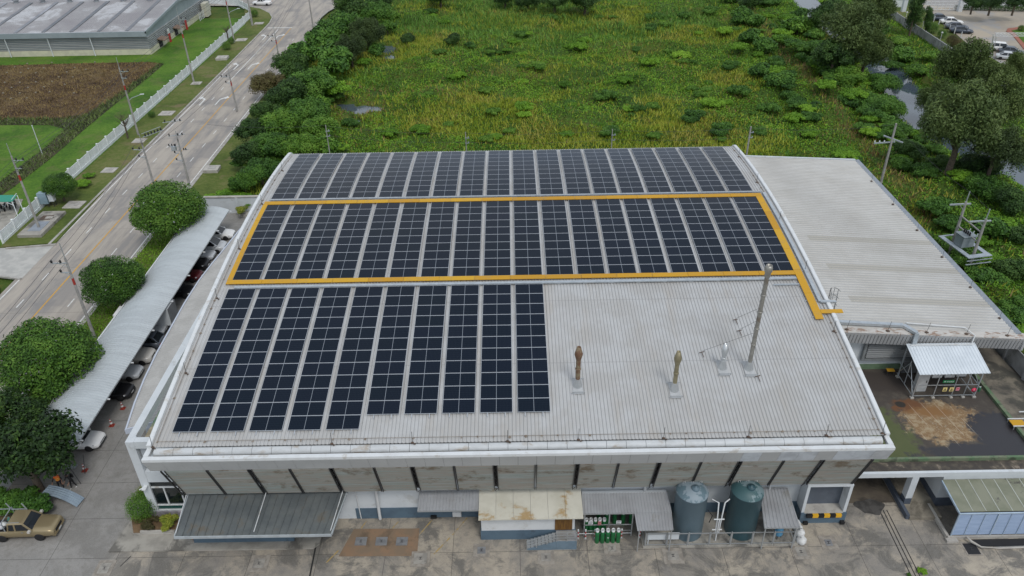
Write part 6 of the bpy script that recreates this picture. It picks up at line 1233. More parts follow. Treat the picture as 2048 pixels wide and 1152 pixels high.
wire(c0+a+Vector((0, 0, hA)), c0+b+Vector((0, 0, hB)), .05, 'thin wire between the two transformer poles', r=.014); wire(c0+a+Vector((0, 0, hA)), q, .6, 'thin wire from the transformer to the crossarm pole', r=.014)

# ================================================================ white wall at the end of the car park
wl = thing('end_wall', 'long white masonry wall at the far end of the car park', 'wall', (-34, 52, 0)); CN(MB().box(-41, -26, 51.4, 51.62, 0, 2.3).build('panel', m_white2), wl); CN(MB().box(-41.1, -26, 51.3, 51.7, 2.301, 2.42).build('coping', m_conclight), wl); [CN(MB().box(x, x+.3, 51.25, 51.39, 0, 2.3).build('pier', m_white2), wl) for x in (-40.9, -36.4, -31.9, -27.4)]
CN(MB().box(-36, -27, 50.2, 51.2, 0, .35).build('bed_kerb', m_conclight), wl)
sd2 = thing('roadside_wall', 'white low wall between the carport and the verge trees', 'wall', (-41, 20, 0)); CN(MB().box(-41.25, -41.05, -8, 51.2, 0, 1.5).build('panel', m_white2), sd2); CN(MB().box(-41.32, -40.98, -8, 51.2, 1.501, 1.6).build('coping', m_conclight), sd2)

# ================================================================ far left warehouse
wb = thing('ribbed_warehouse', 'wide low grey warehouse with skylight strips at the top left', 'warehouse', (-95, 145, 0)); WB = lambda o: CN(o, wb)
xe = PY(305, 108, 127.3).x; ze_ = PY(292, 62, 127.0).z; yr = 147.0; zr = ze_+1.9; xl = -135; yb_ = 167.0
m_wclad = mat('grey_blue_cladding', (.30, .35, .375), .5, 0, (.26, .31, .335), .3); m_wlou = mat('pale_louvre_band', (.40, .41, .41), .5, 0, (.30, .305, .3), .6, stretch=(.2, 1, 6))
def oldroof():
    m, nt, b = nodes_of('weathered_grey_roof'); b.inputs['Roughness'].default_value = .6; p = pos(nt); c = ramp(nt, noise(nt, p, .14, 5, .6, .5), [(.35, (.27, .26, .27)), (.52, (.33, .325, .33)), (.6, (.52, .53, .55)), (.7, (.36, .355, .36))])
    g = noise(nt, pos(nt, (3, .3, 1)), 1.2, 4, .6); c = mix(nt, math_(nt, 'MULTIPLY', g, .35), c, (.22, .205, .21)); nt.links.new(c, b.inputs['Base Color']); return m
m_oldroof = oldroof()
WB(MB().corr((xl, 126.6, ze_), (xe, 126.6, ze_), (xe, yr, zr), (xl, yr, zr), .5, .05, thick=.1).build('roof', m_oldroof)); WB(MB().corr((xl, yr+.02, zr), (xe, yr+.02, zr), (xe, yb_, ze_), (xl, yb_, ze_), .5, .05, thick=.1).build('roof', m_oldroof))
WB(MB().extr([(127.2, 0), (yb_, 0), (yb_, ze_-.12), (yr, zr-.14), (127.2, ze_-.12)], xl, xe-.25).build('wall', m_wclad)); WB(MB().box(xl, xe-.1, 126.95, 127.19, 0, 1.15).box(xe-.24, xe-.02, 127.2, yb_, 0, 1.15).build('plinth', mat('cream_plinth', (.60, .58, .44), .7, 0, (.52, .5, .39), .8)))
mb = MB()
for k in range(7): z = 1.3+k*.36; mb.box(xl, xe-.1, 127.0, 127.19, z, z+.16); mb.box(xe-.24, xe-.06, 127.2, yb_, z, z+.16)
WB(mb.build('louvre_band', m_wlou)); WB(MB().box(xl, xe+.15, 126.3, 126.58, ze_-1.0, ze_+.06).build('fascia', m_wclad)); WB(MB().extr([(126.3, ze_-.35), (yr, zr-.4), (yb_, ze_-.35), (yb_, ze_+.08), (yr, zr+.12), (126.3, ze_+.08)], xe-.02, xe+.15).build('gable_fascia', m_wclad))
for k in range(9):
    x = xe-4.4-k*5.9; z0_, z1_ = ze_+.09, zr+.07
    WB(MB().hexa([(x, 127, z0_), (x+.8, 127, z0_), (x+.8, yr-.4, z1_-.02), (x, yr-.4, z1_-.02)], [(x, 127, z0_+.05), (x+.8, 127, z0_+.05), (x+.8, yr-.4, z1_+.05), (x, yr-.4, z1_+.05)]).build('skylight_strip', mat('dark_skylight', (.11, .12, .135), .4, 0, (.16, .165, .18), .4) if k not in (4, 6, 7) else mat('pale_skylight', (.42, .43, .48), .5, 0, (.2, .21, .23), .1)))
for k in range(8):
    x = xe-6.2-k*6.2; WB(MB().lathe([(.5, -.1), (.5, .45), (.72, .5), (.85, .8), (.72, 1.12), (.25, 1.3), (.001, 1.32)], 14, (x, yr, zr)).build('roof_ventilator', m_galv))
for k in range(4): x = xe-12-k*9.0; WB(MB().tube([(x, 126.5, ze_-.9), (x, 126.75, 1.0), (x+.1, 126.6, 0)], .11, 7).build('downpipe', m_white2))
for y in (131.5, 141): WB(MB().hexa([(xe-.02, y, 1.9), (xe+1.5, y, 1.6), (xe+1.5, y+2.6, 1.6), (xe-.02, y+2.6, 1.9)], [(xe-.02, y, 2.15), (xe+1.5, y, 1.75), (xe+1.5, y+2.6, 1.75), (xe-.02, y+2.6, 2.15)]).build('door_canopy', mat('brown_canopy', (.22, .15, .11), .7))); WB(MB().box(xe-.02, xe+.03, y+.3, y+2.2, .1, 1.85).build('door', m_dark))
for y, lab in ((136.8, 'red and white board leaning on the warehouse gable, nearer one'), (147.5, 'red board leaning on the warehouse gable, farther one')): t = thing('sign_board', lab, 'board', (xe+.55, y, 0)); MB().box(-.05, .05, -.5, .5, 0, 1.9).build('red_board', m_red, t); MB().box(-.05, .05, -.5, .5, 1.905, 2.9 if y < 140 else 2.1).build('top_board', m_white if y < 140 else m_red, t)
t = thing('air_units', 'white boxed machinery at the far corner of the warehouse gable', 'machinery', (xe+1, 158, 0)); MB().box(-.6, .6, 1.5, 4.0, 0, 3.2).build('housing', mat('cream_box', (.6, .58, .48), .6), t); [MB().bar((0, y, 0), (0, y, 1.9), .14).build('frame', m_white2, t) for y in (-2.5, -1.5, -.4, .6)]
# white pickup at the junction
P = PZ(525, 10); nose_ = car('white', 'white pickup truck turning at the far road junction', 'pickup', 4.9, 1.75); at(nose_, P.x, P.y, R(172))

# ================================================================ car park beyond the canal, top right
sheet('parking_lot', [tuple(PZ(u, v)[:2]) for u, v in ((1845, 20), (1862, 25), (1880, 45), (1905, 62), (1930, 84), (1990, 120), (2048, 155), (2150, 200), (2300, 160), (2300, -20), (1900, -20), (1840, 5))], .03, mat('tan_parking_paving', (.40, .345, .27), .9, 0, (.33, .29, .24), .12, .35, .65, (.30, .295, .29), .06, .5, .6, .8))
sheet('lawn', [tuple(PZ(u, v)[:2]) for u, v in ((1772, 27), (1790, 22), (1845, 20), (1880, 45), (1930, 84), (1990, 120), (2048, 155), (2170, 215), (2120, 240), (2048, 214), (2010, 176), (1910, 110), (1840, 70))], .02, m_verge)
isl = [tuple(PZ(u, v)[:2]) for u, v in ((2024, 70), (2012, 64), (2015, 58), (2048, 54), (2160, 60), (2160, 120), (2048, 100))]; sheet('traffic_island', isl, .16, mat('red_brick_paving', (.34, .13, .085), .85, 0, (.27, .11, .075), 1), thick=.15)
sheet('traffic_island_lawn', [tuple(PZ(u, v)[:2]) for u, v in ((2030, 68), (2022, 63), (2048, 58), (2160, 66), (2160, 100), (2048, 88))], .2, m_lawn, thick=.1)
bw = thing('canal_wall', 'grey panel wall between the canal bank and the car park', 'wall', (90, 120, 0)); Pa, Pb = PZ(1772, 30), PZ(2060, 222); d = Pb-Pa; n = 24; d = d/n; rz = math.atan2(d.y, d.x)
for k in range(n):
    q = Pa+d*k; o = MB().box(.1, d.length-.01, -.06, .06, 0, 1.75).box(.1, d.length-.01, -.1, .1, 1.751, 1.84).build('panel', m_pre, bw); o.location = q-bw.location; o.rotation_euler = (0, 0, rz); o = MB().box(-.1, .1, -.13, .13, 0, 1.9).build('post', m_pre, bw); o.location = q-bw.location; o.rotation_euler = (0, 0, rz)
for i, (u, v) in enumerate(((1776, 25), (1807, 44), (1840, 64), (1876, 86))):
    P = PZ(u, v); P.x += .3; t = thing('garden_lamp', ['globe lamp on the canal wall, farthest', 'globe lamp on the canal wall, second from the far end', 'globe lamp on the canal wall, third from the far end', 'globe lamp on the canal wall beside the red shrubs'][i], 'lamp', (P.x, P.y, 0), 0, 'globe lamps along the canal wall'); MB().tube([(0, 0, 0), (0, 0, 2.0)], .05, 6).build('stem', m_white, t); MB().ico((0, 0, 2.15), .2, 0, 2).build('globe', m_white, t)
for i, (u, v) in enumerate(((1867, 44), (1877, 50), (1889, 56), (1898, 62), (1908, 68), (1921, 76))):
    P = PZ(u, v); t = thing('bollard', f'slim white marker post at the lot edge, {ORD[i]} from the far end', 'bollard', P, 0, 'white marker posts along the car park edge'); MB().tube([(0, 0, 0), (0, 0, 1.25)], .09, 6).build('post', m_white, t); MB().ico((0, 0, 1.27), .1, 0, 1).build('cap', m_white, t)
GP = 'cars parked beyond the canal'
for u, v, c, k, rz, lab in ((1879, 41, 'blue', 'sedan', -14, 'dark slate saloon farthest in the row beyond the canal'), (1902, 48, 'white', 'sedan', -14, 'white saloon in the row beyond the canal'), (1912, 58, 'grey', 'sedan', -16, 'dark grey saloon behind another in the row beyond the canal'), (1921, 66, 'blue', 'sedan', -16, 'dark slate saloon nearest in the row beyond the canal'), (2003, 102, 'white', 'suv', -24, 'white suv beside the white lattice gantry'), (2021, 108, 'grey', 'sedan', -26, 'dark saloon between a white suv and a silver saloon'), (2016, 119, 'silver', 'sedan', -24, 'silver saloon nearest the big dark tree')): P = PZ(u, v); at(car(c, lab, k, 4.7, 1.82, GP), P.x, P.y, R(rz), .03)
ga = thing('lattice_gantry', 'white lattice gantry over the car park at the right edge', 'gantry', PZ(1985, 100)); g0 = ga.location; T1_ = PZ(1990, 69, 4.6)-g0; T2_ = PZ(2120, 69, 4.6)-g0
def truss(a, b, w_, name):
    a, b = Vector(a), Vector(b); d = (b-a).normalized(); s = d.cross(Vector((.3, 1, .2))).normalized()*w_; u2 = d.cross(s).normalized()*w_; mb = MB(); L = (b-a).length; n = max(3, int(L/.7))
    for o_ in (s+u2, s-u2, -s+u2, -s-u2): mb.bar(a+o_*.5, b+o_*.5, .06)
    for i in range(n): p_, q_ = a.lerp(b, i/n), a.lerp(b, (i+1)/n); mb.bar(p_+(s+u2)*.5, q_+(s-u2)*.5, .04); mb.bar(p_+(-s+u2)*.5, q_+(s+u2)*.5, .04)
    mb.build(name, m_white, ga)
truss((0, 0, 0), (T1_.x, T1_.y, 4.6), .5, 'leg'); truss((T1_.x, T1_.y, 4.6), (T2_.x, T2_.y, 4.6), .5, 'beam'); truss((T2_.x, T2_.y, 0), (T2_.x, T2_.y, 4.6), .5, 'leg')
gg = thing('sliding_gate', 'long white rail gate at the top right car park entrance', 'gate', PZ(1885, 22)); g0 = gg.location; a, b = PZ(1850, 22)-g0, PZ(1914, 22)-g0; mb = MB()
for z in (.3, .9, 1.5, 2.2): mb.bar(a+Vector((0, 0, z)), b+Vector((0, 0, z)), .1)
for k in range(9): p_ = a.lerp(b, k/8); mb.bar(p_+Vector((0, 0, .25)), p_+Vector((0, 0, 2.2)), .09)
mb.build('frame', m_white, gg)
for u, lab in ((1918, 'white gate pillar at the right end of the sliding gate'), (1806, 'white gate pillar half hidden by a dark tree')): P = PZ(u, 23); t = thing('gate_pillar', lab, 'pillar', P, 0, 'white gate pillars'); MB().box(-.45, .45, -.45, .45, 0, 2.9).build('shaft', m_white2, t); MB().box(-.55, .55, -.55, .55, 2.901, 3.1).build('cap', m_white2, t)
fence('rail_fence', 'white rail fence behind the trees at the top right', [tuple(PZ(u, 14)[:2]) for u in (1922, 2060)], 4.0, 1.7, .1)
fence('rail_fence', 'white rail fence left of the sliding gate behind the dark tree', [tuple(PZ(u, 14)[:2]) for u in (1775, 1804)], 4.0, 1.7, .1)
# ================================================================ lie of the wild land
CANAL = [(79, 190), (76.8, 172), (74.8, 150), (73.2, 122), (72.4, 107), (70.8, 97), (68.0, 86), (67.6, 76), (70.5, 64), (74.5, 52), (80, 36)]; CW = 2.5
def dist_poly(x, y, pts):
    d = np.full(np.shape(x), 1e9)
    for (x0_, y0_), (x1_, y1_) in zip(pts, pts[1:]):
        dx, dy = x1_-x0_, y1_-y0_; t = np.clip(((x-x0_)*dx+(y-y0_)*dy)/(dx*dx+dy*dy), 0, 1); d = np.minimum(d, np.hypot(x-x0_-t*dx, y-y0_-t*dy))
    return d
POOLS = [(PZ(768, 100), 2.6, 3.4), (PZ(780, 118), 1.4, 2.2), (PZ(718, 222), 3.2, 2.2), (PZ(690, 212), 1.9, 1.2), (PZ(752, 190), 1.2, 2.2), (PZ(708, 244), 1.6, 1.0)]
def pool_f(x, y):
    f = np.full(np.shape(x), 9.0); w_ = .55*(fbm(x, y, 1.7, 3)-.5)*2
    for P, a, b in POOLS: f = np.minimum(f, np.hypot((x-P.x)/a, (y-P.y)/b)+w_)
    return f
STRIP = [tuple(PZ(u, v)[:2]) for u, v in ((1480, 10), (1536, 75), (1600, 145), (1650, 205), (1700, 258), (1745, 310), (1790, 372), (1850, 440))]
def hill(x, y):
    h = .05+3.4*np.clip(fbm(x, y, 9, 4)-.45, 0, 1)+3.0*np.clip(fbm(x+7, y+3, 4.2, 3)-.48, 0, 1)
    c = dist_poly(x, y, CANAL); h = np.where(c < CW+2.5, np.minimum(h, -.9+1.0*np.clip((c-CW+.4)/2.6, 0, 1.2)), h)
    h = np.where(pool_f(x, y) < 1.25, np.minimum(h, -.12+.5*np.clip((pool_f(x, y)-.9)/.35, 0, 1)), h); e = np.clip((y-50)/3, 0, 1)*np.clip((x+44)/3, 0, 1); e = np.where((x > 44) & (y < 53), np.clip((x-43.7)/2, 0, 1), e)
    w_ = np.clip((87.5-x)/2, 0, 1); return h*e*w_+.02

# ================================================================ plants
m_bark = mat('grey_brown_bark', (.12, .095, .07), .9, 0, (.075, .06, .045), 5)
LM = {
 'round': leafmat('clipped_leaf_green', [(.022, .060, .010), (.045, .112, .013), (.075, .165, .018), (.12, .22, .03)], pscale=.8),
 'dark': leafmat('dark_leaf_green', [(.014, .036, .010), (.028, .068, .014), (.048, .105, .020), (.08, .15, .03)], pscale=.5),
 'deep': leafmat('deep_leaf_green', [(.020, .060, .011), (.044, .115, .016), (.075, .175, .023), (.12, .235, .034)], pscale=.35),
 'bright': leafmat('bright_leaf_green', [(.035, .095, .013), (.065, .155, .017), (.105, .22, .023), (.165, .29, .038)], pscale=.5),
 'olive': leafmat('olive_leaf_green', [(.038, .064, .018), (.068, .108, .028), (.105, .152, .040), (.15, .20, .06)], pscale=.3),
 'shade': leafmat('darkest_leaf_green', [(.008, .020, .006), (.016, .040, .009), (.030, .068, .013), (.07, .13, .02)], pscale=1.2),  # darkest leaf green, the own colour of the near-left trees
 'olivedark': leafmat('dark_olive_leaf', [(.032, .055, .019), (.056, .092, .028), (.085, .130, .038), (.125, .175, .052)], pscale=.3),
 'brown': leafmat('bronze_leaf', [(.045, .045, .018), (.075, .066, .025), (.11, .085, .034), (.125, .12, .04)], pscale=.6),
 'lime': leafmat('yellow_green_leaf', [(.07, .10, .014), (.13, .18, .02), (.22, .26, .03), (.32, .32, .045)], pscale=1.2),
 'vine': leafmat('vine_leaf_green', [(.045, .12, .010), (.095, .215, .015), (.155, .31, .021), (.23, .40, .034)], pscale=.16, rnd_=.34),
 'grass': leafmat('yellow_grass_blade', [(.15, .23, .020), (.25, .32, .030), (.34, .37, .045), (.36, .32, .075)], pscale=.10, rnd_=.36),
 'dry': leafmat('dry_brown_blade', [(.12, .085, .035), (.20, .14, .055), (.28, .20, .08), (.26, .22, .085)], pscale=.3),
 'reed': leafmat('pale_reed_green', [(.085, .19, .030), (.125, .26, .042), (.17, .31, .055), (.23, .36, .08)], pscale=.1),
}
def clump_leaves(clumps, n, size, asp=.5, shell=.45, up=.35, jit=.10):
    """leaves in the outer shell of each clump (cx, cy, cz, rx, ry, rz)"""
    C = np.array(clumps); wts = (C[:, 3]*C[:, 4]+C[:, 3]*C[:, 5]); k = RNG.choice(len(C), n, p=wts/wts.sum()); d = RNG.normal(size=(n, 3)); d /= np.linalg.norm(d, axis=1)[:, None]
    d[:, 2] = np.where((d[:, 2] < -.35) & (RNG.random(n) < .6), -d[:, 2], d[:, 2]); rr = (1-shell*RNG.random(n)**1.8)*(1+jit*RNG.normal(size=n))
    P = C[k, :3]+d*C[k, 3:]*rr[:, None]; s = size*(.6+.8*RNG.random(n)); return leaf_arrays(P, s, up, asp, d)
def limb_mesh(mb, base, tops, r):
    for tp_ in tops:
        tp_ = Vector(tp_); mid = Vector(base).lerp(tp_, .5)+Vector((random.uniform(-.2, .2), random.uniform(-.2, .2), .12*(tp_-Vector(base)).length)); mb.tube([base, mid, tp_], [r, r*.62, r*.22], 6)
def plant_proto(name, clumps, n, leaf, trunk=None, asp=.5, lm='deep', tr=.12, blossoms=0, crown='crown', up=.35, shell=.45, jit=.10):
    """a plant about one metre in crown radius: crown and trunk (limbs in the trunk mesh)"""
    root = bpy.data.objects.new(name, None); COL.objects.link(root)
    V, Fc = clump_leaves(clumps, n, leaf, asp, up=up, shell=shell, jit=jit); mi = np.zeros(len(Fc), int); ms = [LM[lm]]
    if blossoms: mi[RNG.choice(len(Fc), blossoms, replace=False)] = 1; ms.append(m_white)
    fastmesh(crown, V, Fc, ms, mi, root)
    if trunk is not None:
        zb = trunk; cz = np.array(clumps)[:, 2].mean(); mb = MB().tube([(0, 0, zb), (.03, .02, (zb+cz)/2), (0, 0, cz*.8+zb*.2)], [tr*1.25, tr, tr*.75], 8)
        limb_mesh(mb, (0, 0, (zb+cz)/2+.1*(cz-zb)), [(c[0]*.9, c[1]*.9, c[2]) for c in clumps[:7]], tr*.6); mb.build('trunk', m_bark, root)
    return root
def rclumps(k, spread=.62, rmin=.34, rmax=.5, flat=.8, zc=0.0):
    out = []
    for i in range(k):
        a = random.uniform(0, 2*PI); rr = spread*math.sqrt(random.random()); r_ = random.uniform(rmin, rmax)
        out.append((rr*math.cos(a), rr*math.sin(a), zc+random.uniform(-.35, .5)*flat*(1.05-rr), r_, r_*random.uniform(.85, 1.1), r_*random.uniform(.7, .9)))
    return out
PROTO = {}
def proto(key):
    """built on first use, then copied"""
    if key in PROTO: return PROTO[key], False
    K, v = key.split('-') if '-' in key else (key, '0')
    if K == 'dome': p = plant_proto('round_tree', [(0, 0, 0, 1, 1, .82), (.05, 0, -.05, .8, .82, .66)]+[(.72*math.cos(a), .72*math.sin(a), random.uniform(-.25, .25), .36, .36, .34) for a in np.linspace(0, 2*PI, 9)[:-1]]+[(.3, -.2, .45, .45, .45, .36), (-.35, .15, .4, .45, .45, .36)], 26000, .062, -1.15, .5, 'round', .06, 70, shell=.3, jit=.035)
    elif K == 'bushy': p = plant_proto('bushy_tree', rclumps(26, .8, .2, .42, 1.0), 13500, .085, -1.1, .5, {'0': 'deep', '1': 'dark', '2': 'bright', '3': 'brown', '4': 'shade'}[v], .07, shell=.65)
    elif K == 'feather': p = plant_proto('feathery_tree', [(c[0], c[1], c[2]*1.25, c[3]*.75, c[4]*.75, c[5]*1.1) for c in rclumps(34, .74, .22, .4, 1.0)], 22000, .068, -1.3, .32, 'olive' if v == '0' else 'olivedark', .06, up=.15, shell=.7)
    elif K == 'broad': p = plant_proto('broad_leaf_shrub', rclumps(12, .66, .3, .44, .7), 4200, .17, -.8, .6, 'bright' if v == '1' else 'deep', .045, crown='foliage')
    elif K == 'mound': p = plant_proto('vine_mound', [(c[0], c[1], c[2]*.6, c[3], c[4], c[5]*.7) for c in rclumps(16, .74, .2, .36, .6)], 5200, .11, None, .55, {'0': 'vine', '1': 'deep', '2': 'bright'}[v], crown='foliage')
    elif K == 'clipped': p = plant_proto('clipped_shrub', [(0, 0, 0, 1, 1, .95), (0, 0, 0, .8, .8, .75)], 6000, .085, -.95, .5, {'0': 'round', '1': 'lime', '2': 'brown'}[v], .05, crown='foliage', shell=.3)
    elif K == 'croton': p = plant_proto('yellow_leaf_shrub', rclumps(12, .7, .26, .4, .7), 3600, .14, -.8, .4, {'0': 'lime', '1': 'brown'}[v], .03, crown='foliage')
    elif K == 'column': p = plant_proto('columnar_tree', [(random.uniform(-.25, .25), random.uniform(-.25, .25), z, .5-.16*abs(z-.1), .5-.16*abs(z-.1), .42) for z in np.linspace(-.9, 1.1, 10)], 8000, .1, -1.5, .5, 'dark', .07)
    PROTO[key] = p; return p, True
def plant(key, P, Rr, label, cat, group=None, zc=.9, sz=1.0, rz=None):
    """P: foot on the ground; Rr: crown radius; zc: height of the crown centre in radii"""
    p, fresh = proto(key); o = p if fresh else dup(p, (0, 0, 0)); o.location = (P[0], P[1], (P[2] if len(P) > 2 else 0)+zc*Rr); o.scale = (Rr, Rr, Rr*sz); o.rotation_euler = (0, 0, random.uniform(0, 6.28) if rz is None else rz)
    for k in ('label', 'category', 'group'):
        if k in o: del o[k]
    return tag(o, label, cat, group)
def plant_px(key, u, v, r, label, cat, group=None, zc=.9, sz=1.0, z0=0.0):
    """crown centred on photo point (u, v) with radius r photo pixels"""
    Rr = r/ppm(PZ(u, v, 1.5))
    for _ in range(3): P = PZ(u, v, z0+zc*Rr*sz); Rr = r/ppm(P)
    if z0 == 0 and P.y > 53:
        for _ in range(3): z0 = .8*float(hill(np.array([P.x]), np.array([P.y]))[0]); P = PZ(u, v, z0+zc*Rr*sz)
    return plant(key, (P.x, P.y, z0), Rr, label, cat, group, zc*sz, sz)
GR = 'round trees between the road and the carport'
plant_px('dome', 336, 420, 70, 'round clipped tree farthest along the carport, dotted with white flowers', 'tree', GR, 1.15, .95, .13)
plant_px('dome', 227, 563, 59, 'smallest round clipped tree beside the carport, dotted with white flowers', 'tree', GR, 1.15, 1.0, .13)
plant_px('dome', 94, 718, 94, 'largest round clipped tree, overlapping the carport roof', 'tree', GR, 1.05, .95, .13)
plant_px('bushy-4', 46, 905, 98, 'dark irregular tree at the near end of the carport above the workers', 'tree', None, .95, 1.2); plant_px('bushy-4', 14, 838, 78, 'dark tree at the left edge behind the irregular tree', 'tree', None, 1.15, 1.0)
plant_px('mound-1', 62, 1008, 52, 'low dark shrub beside the pickup truck', 'shrub', None, .45); plant_px('mound-1', 10, 1000, 45, 'low dark shrub at the left edge behind the pickup', 'shrub', None, .45)
plant_px('dome', 118, 371, 31, 'small round tree with white flowers beside the white fence', 'tree', None, 1.2, .95, .13)
plant_px('mound-0', 163, 366, 20, 'low hedge shrub beside the small round fence tree', 'shrub', None, .5, .8, .13); plant_px('mound-0', 178, 350, 14, 'small hedge shrub at the foot of the white fence', 'shrub', None, .5, .8, .13)
for u, v, r, lab in ((303, 229, 7, 'tiny shrub with a red top beside the white fence'), (453, 92, 9, 'small clipped bush on the far verge by a pole'), (462, 82, 7, 'smaller clipped bush on the far verge by a pole'), (509, 27, 8, 'small bush on the rounded verge at the junction')): plant_px('clipped', u, v, r, lab, 'shrub', None, .8, 1, .13)
def barebranch(u, v, vt, lab):
    P = PZ(u, v, .1); h = height(P, vt); t = thing('bare_tree', lab, 'tree', P); mb = MB().tube([(0, 0, 0), (.1, 0, h*.35), (.05, 0, h*.6)], [.16, .13, .1], 7); MB_ = MB()
    mb.build('trunk', m_bark, t); rnd = random.Random(u)
    for k in range(11):
        a = k*2.4; l = h*rnd.uniform(.25, .45); q = Vector((.08, 0, h*rnd.uniform(.42, .62))); e = q+Vector((l*.6*math.cos(a), l*.6*math.sin(a), l*.75)); MB_.tube([q, q.lerp(e, .5)+Vector((0, 0, -.08)), e], [.06, .045, .02], 5)
        for j in range(3): f = e+Vector((rnd.uniform(-.4, .4), rnd.uniform(-.4, .4), rnd.uniform(.1, .5))); MB_.tube([q.lerp(e, .7), f], [.025, .01], 4)
    MB_.build('branches', m_bark, t)
barebranch(256, 277, 222, 'bare dark tree with lopped branches before the white fence'); barebranch(456, 78, 52, 'small bare reddish tree against the far white fence')
# trees and thickets along the road side of the field
TL = [(706, 12, 42, 'bushy-1'), (750, 24, 36, 'bushy-0'), (685, 55, 50, 'bushy-0'), (735, 66, 40, 'feather-1'), (645, 85, 42, 'broad-0'), (700, 100, 40, 'feather-1'), (612, 108, 38, 'broad-0'), (662, 122, 46, 'broad-0'), (580, 130, 40, 'bushy-1'), (625, 165, 48, 'bushy-0'), (536, 168, 34, 'bushy-3'), (668, 175, 38, 'mound-0'), (575, 186, 46, 'bushy-1'), (530, 222, 32, 'bushy-1'), (612, 222, 44, 'bushy-0'), (565, 245, 44, 'bushy-2'), (508, 262, 36, 'bushy-1'), (640, 258, 40, 'bushy-2'), (545, 290, 42, 'bushy-0'), (600, 290, 38, 'bushy-2'), (498, 305, 36, 'bushy-1'), (648, 292, 32, 'broad-1'), (520, 340, 38, 'bushy-0'), (487, 362, 30, 'bushy-2')]
for i, (u, v, r, k) in enumerate(TL): plant_px(k, u, v, r, f'{(ORD+["nineteenth","twentieth","twenty-first","twenty-second","twenty-third","twenty-fourth"])[i]} thicket tree from the junction along the {"dark" if k.endswith("1") else "green"} belt beside the road' if k != 'bushy-3' else 'bronze tinted round tree standing out of the belt beside the road', 'tree', 'trees of the belt beside the road', .85, 1.1)
rnd = random.Random(3)
for k_ in range(46):
    u, v, r, _k = rnd.choice(TL); u += rnd.uniform(-r, r*1.25); v += rnd.uniform(.1, .9)*r; r *= rnd.uniform(.4, .62)
    if PZ(u, v).x < -43.5+max(0, (100-PZ(u, v).y)*.05): continue
    kk = rnd.choice(['mound-0', 'broad-0', 'mound-1', 'mound-2', 'broad-1']); plant_px(kk, u, v, r, {'mound-0': 'mid green shrub filling the belt beside the road', 'mound-1': 'darker shrub filling the belt beside the road', 'mound-2': 'bright shrub filling the belt beside the road', 'broad-0': 'broad leaved shrub in the belt beside the road', 'broad-1': 'pale broad leaved shrub in the belt beside the road'}[kk], 'shrub', 'understorey shrubs of the roadside belt', .6, 1.0)
for u, v, r in ((455, 388, 26), (420, 395, 18), (480, 395, 26), (500, 402, 20)): plant_px('mound-0', u, v, r, 'bright vine thicket behind the end wall of the car park', 'shrub', 'vine thickets behind the end wall', .45, .8)
plant_px('croton-0', 482, 420, 16, 'pale leafy sapling in front of the white end wall', 'shrub', None, .9, 1.1)
# trees by the canal and the right edge
BT = [(1938, 135, 70, 'feather-0', 'large feathery olive tree at the top of the clump beside the car park'), (1925, 245, 96, 'feather-1', 'largest dark feathery tree hanging over the canal'), (1988, 205, 72, 'feather-0', 'feathery olive tree at the right of the big canal tree'), (1872, 200, 48, 'feather-0', 'feathery tree leaning over the water left of the largest tree'), (1995, 300, 62, 'feather-1', 'dark feathery tree at the right edge below the canal clump'), (2035, 140, 42, 'feather-0', 'feathery tree at the right edge beside the silver saloon'),
      (1702, 60, 72, 'feather-1', 'big dark tree left of the canal at the top'), (1742, 20, 55, 'feather-0', 'olive tree behind the big dark tree at the top'), (1655, 25, 40, 'bushy-1', 'dark tree between canal and sky left of the big tree'), (1735, 105, 50, 'feather-0', 'tree draped with creepers below the big dark tree'), (1670, 110, 42, 'bushy-1', 'dark tree on the canal bank under the big tree')]
for u, v, r, k, lab in BT: plant_px(k, u, v, r, lab, 'tree', 'large trees beside the canal', 1.05, 1.15)
plant_px('column', 1832, 18, 26, 'dark columnar tree beside the sliding gate', 'tree', None, 1.6, 1.35); plant_px('column', 1855, 42, 15, 'smaller dark leaning tree beside the row of cars', 'tree', None, 1.6, 1.3)
for u, v, r, lab in ((1948, 4, 22, 'street tree farthest left behind the car park hedge'), (1985, 2, 26, 'street tree in the middle behind the car park hedge'), (2032, 4, 24, 'street tree farthest right behind the car park hedge')): plant_px('bushy-1', u, v, r, lab, 'tree', 'street trees behind the car park hedge', 1.6)
hb = [PZ(u, v) for u, v in ((1916, 20), (2110, 24))]; V, Fc = clump_leaves([(*(hb[0].lerp(hb[1], i/29)+Vector((0, 0, .6))), 1.1, .9, .75) for i in range(30)], 9000, .22); tag(fastmesh('hedge', V, Fc, LM['dark']), 'long dark clipped hedge under the street trees', 'hedge')
for u, v, r, k, lab in ((1865, 56, 12, 'clipped', 'round clipped shrub beside the leaning dark tree'), (1884, 68, 9, 'clipped', 'small round shrub on the lawn by the marker posts'), (1904, 81, 12, 'clipped-2', 'reddish clipped shrub, left of the pair beside the wall'), (1914, 87, 11, 'clipped-2', 'reddish clipped shrub, right of the pair beside the wall'), (1990, 262 - 110, 13, 'clipped-2', 'reddish shrub below the silver saloon'), (1837, 42, 8, 'clipped', 'small dark shrub on the lawn near the gate'), (2043, 57, 7, 'clipped', 'small ball shrub on the traffic island'), (2028, 155, 14, 'clipped-2', 'reddish shrub at the right edge below the car row')): plant_px(k, u, v, r, lab, 'shrub', None, .85)
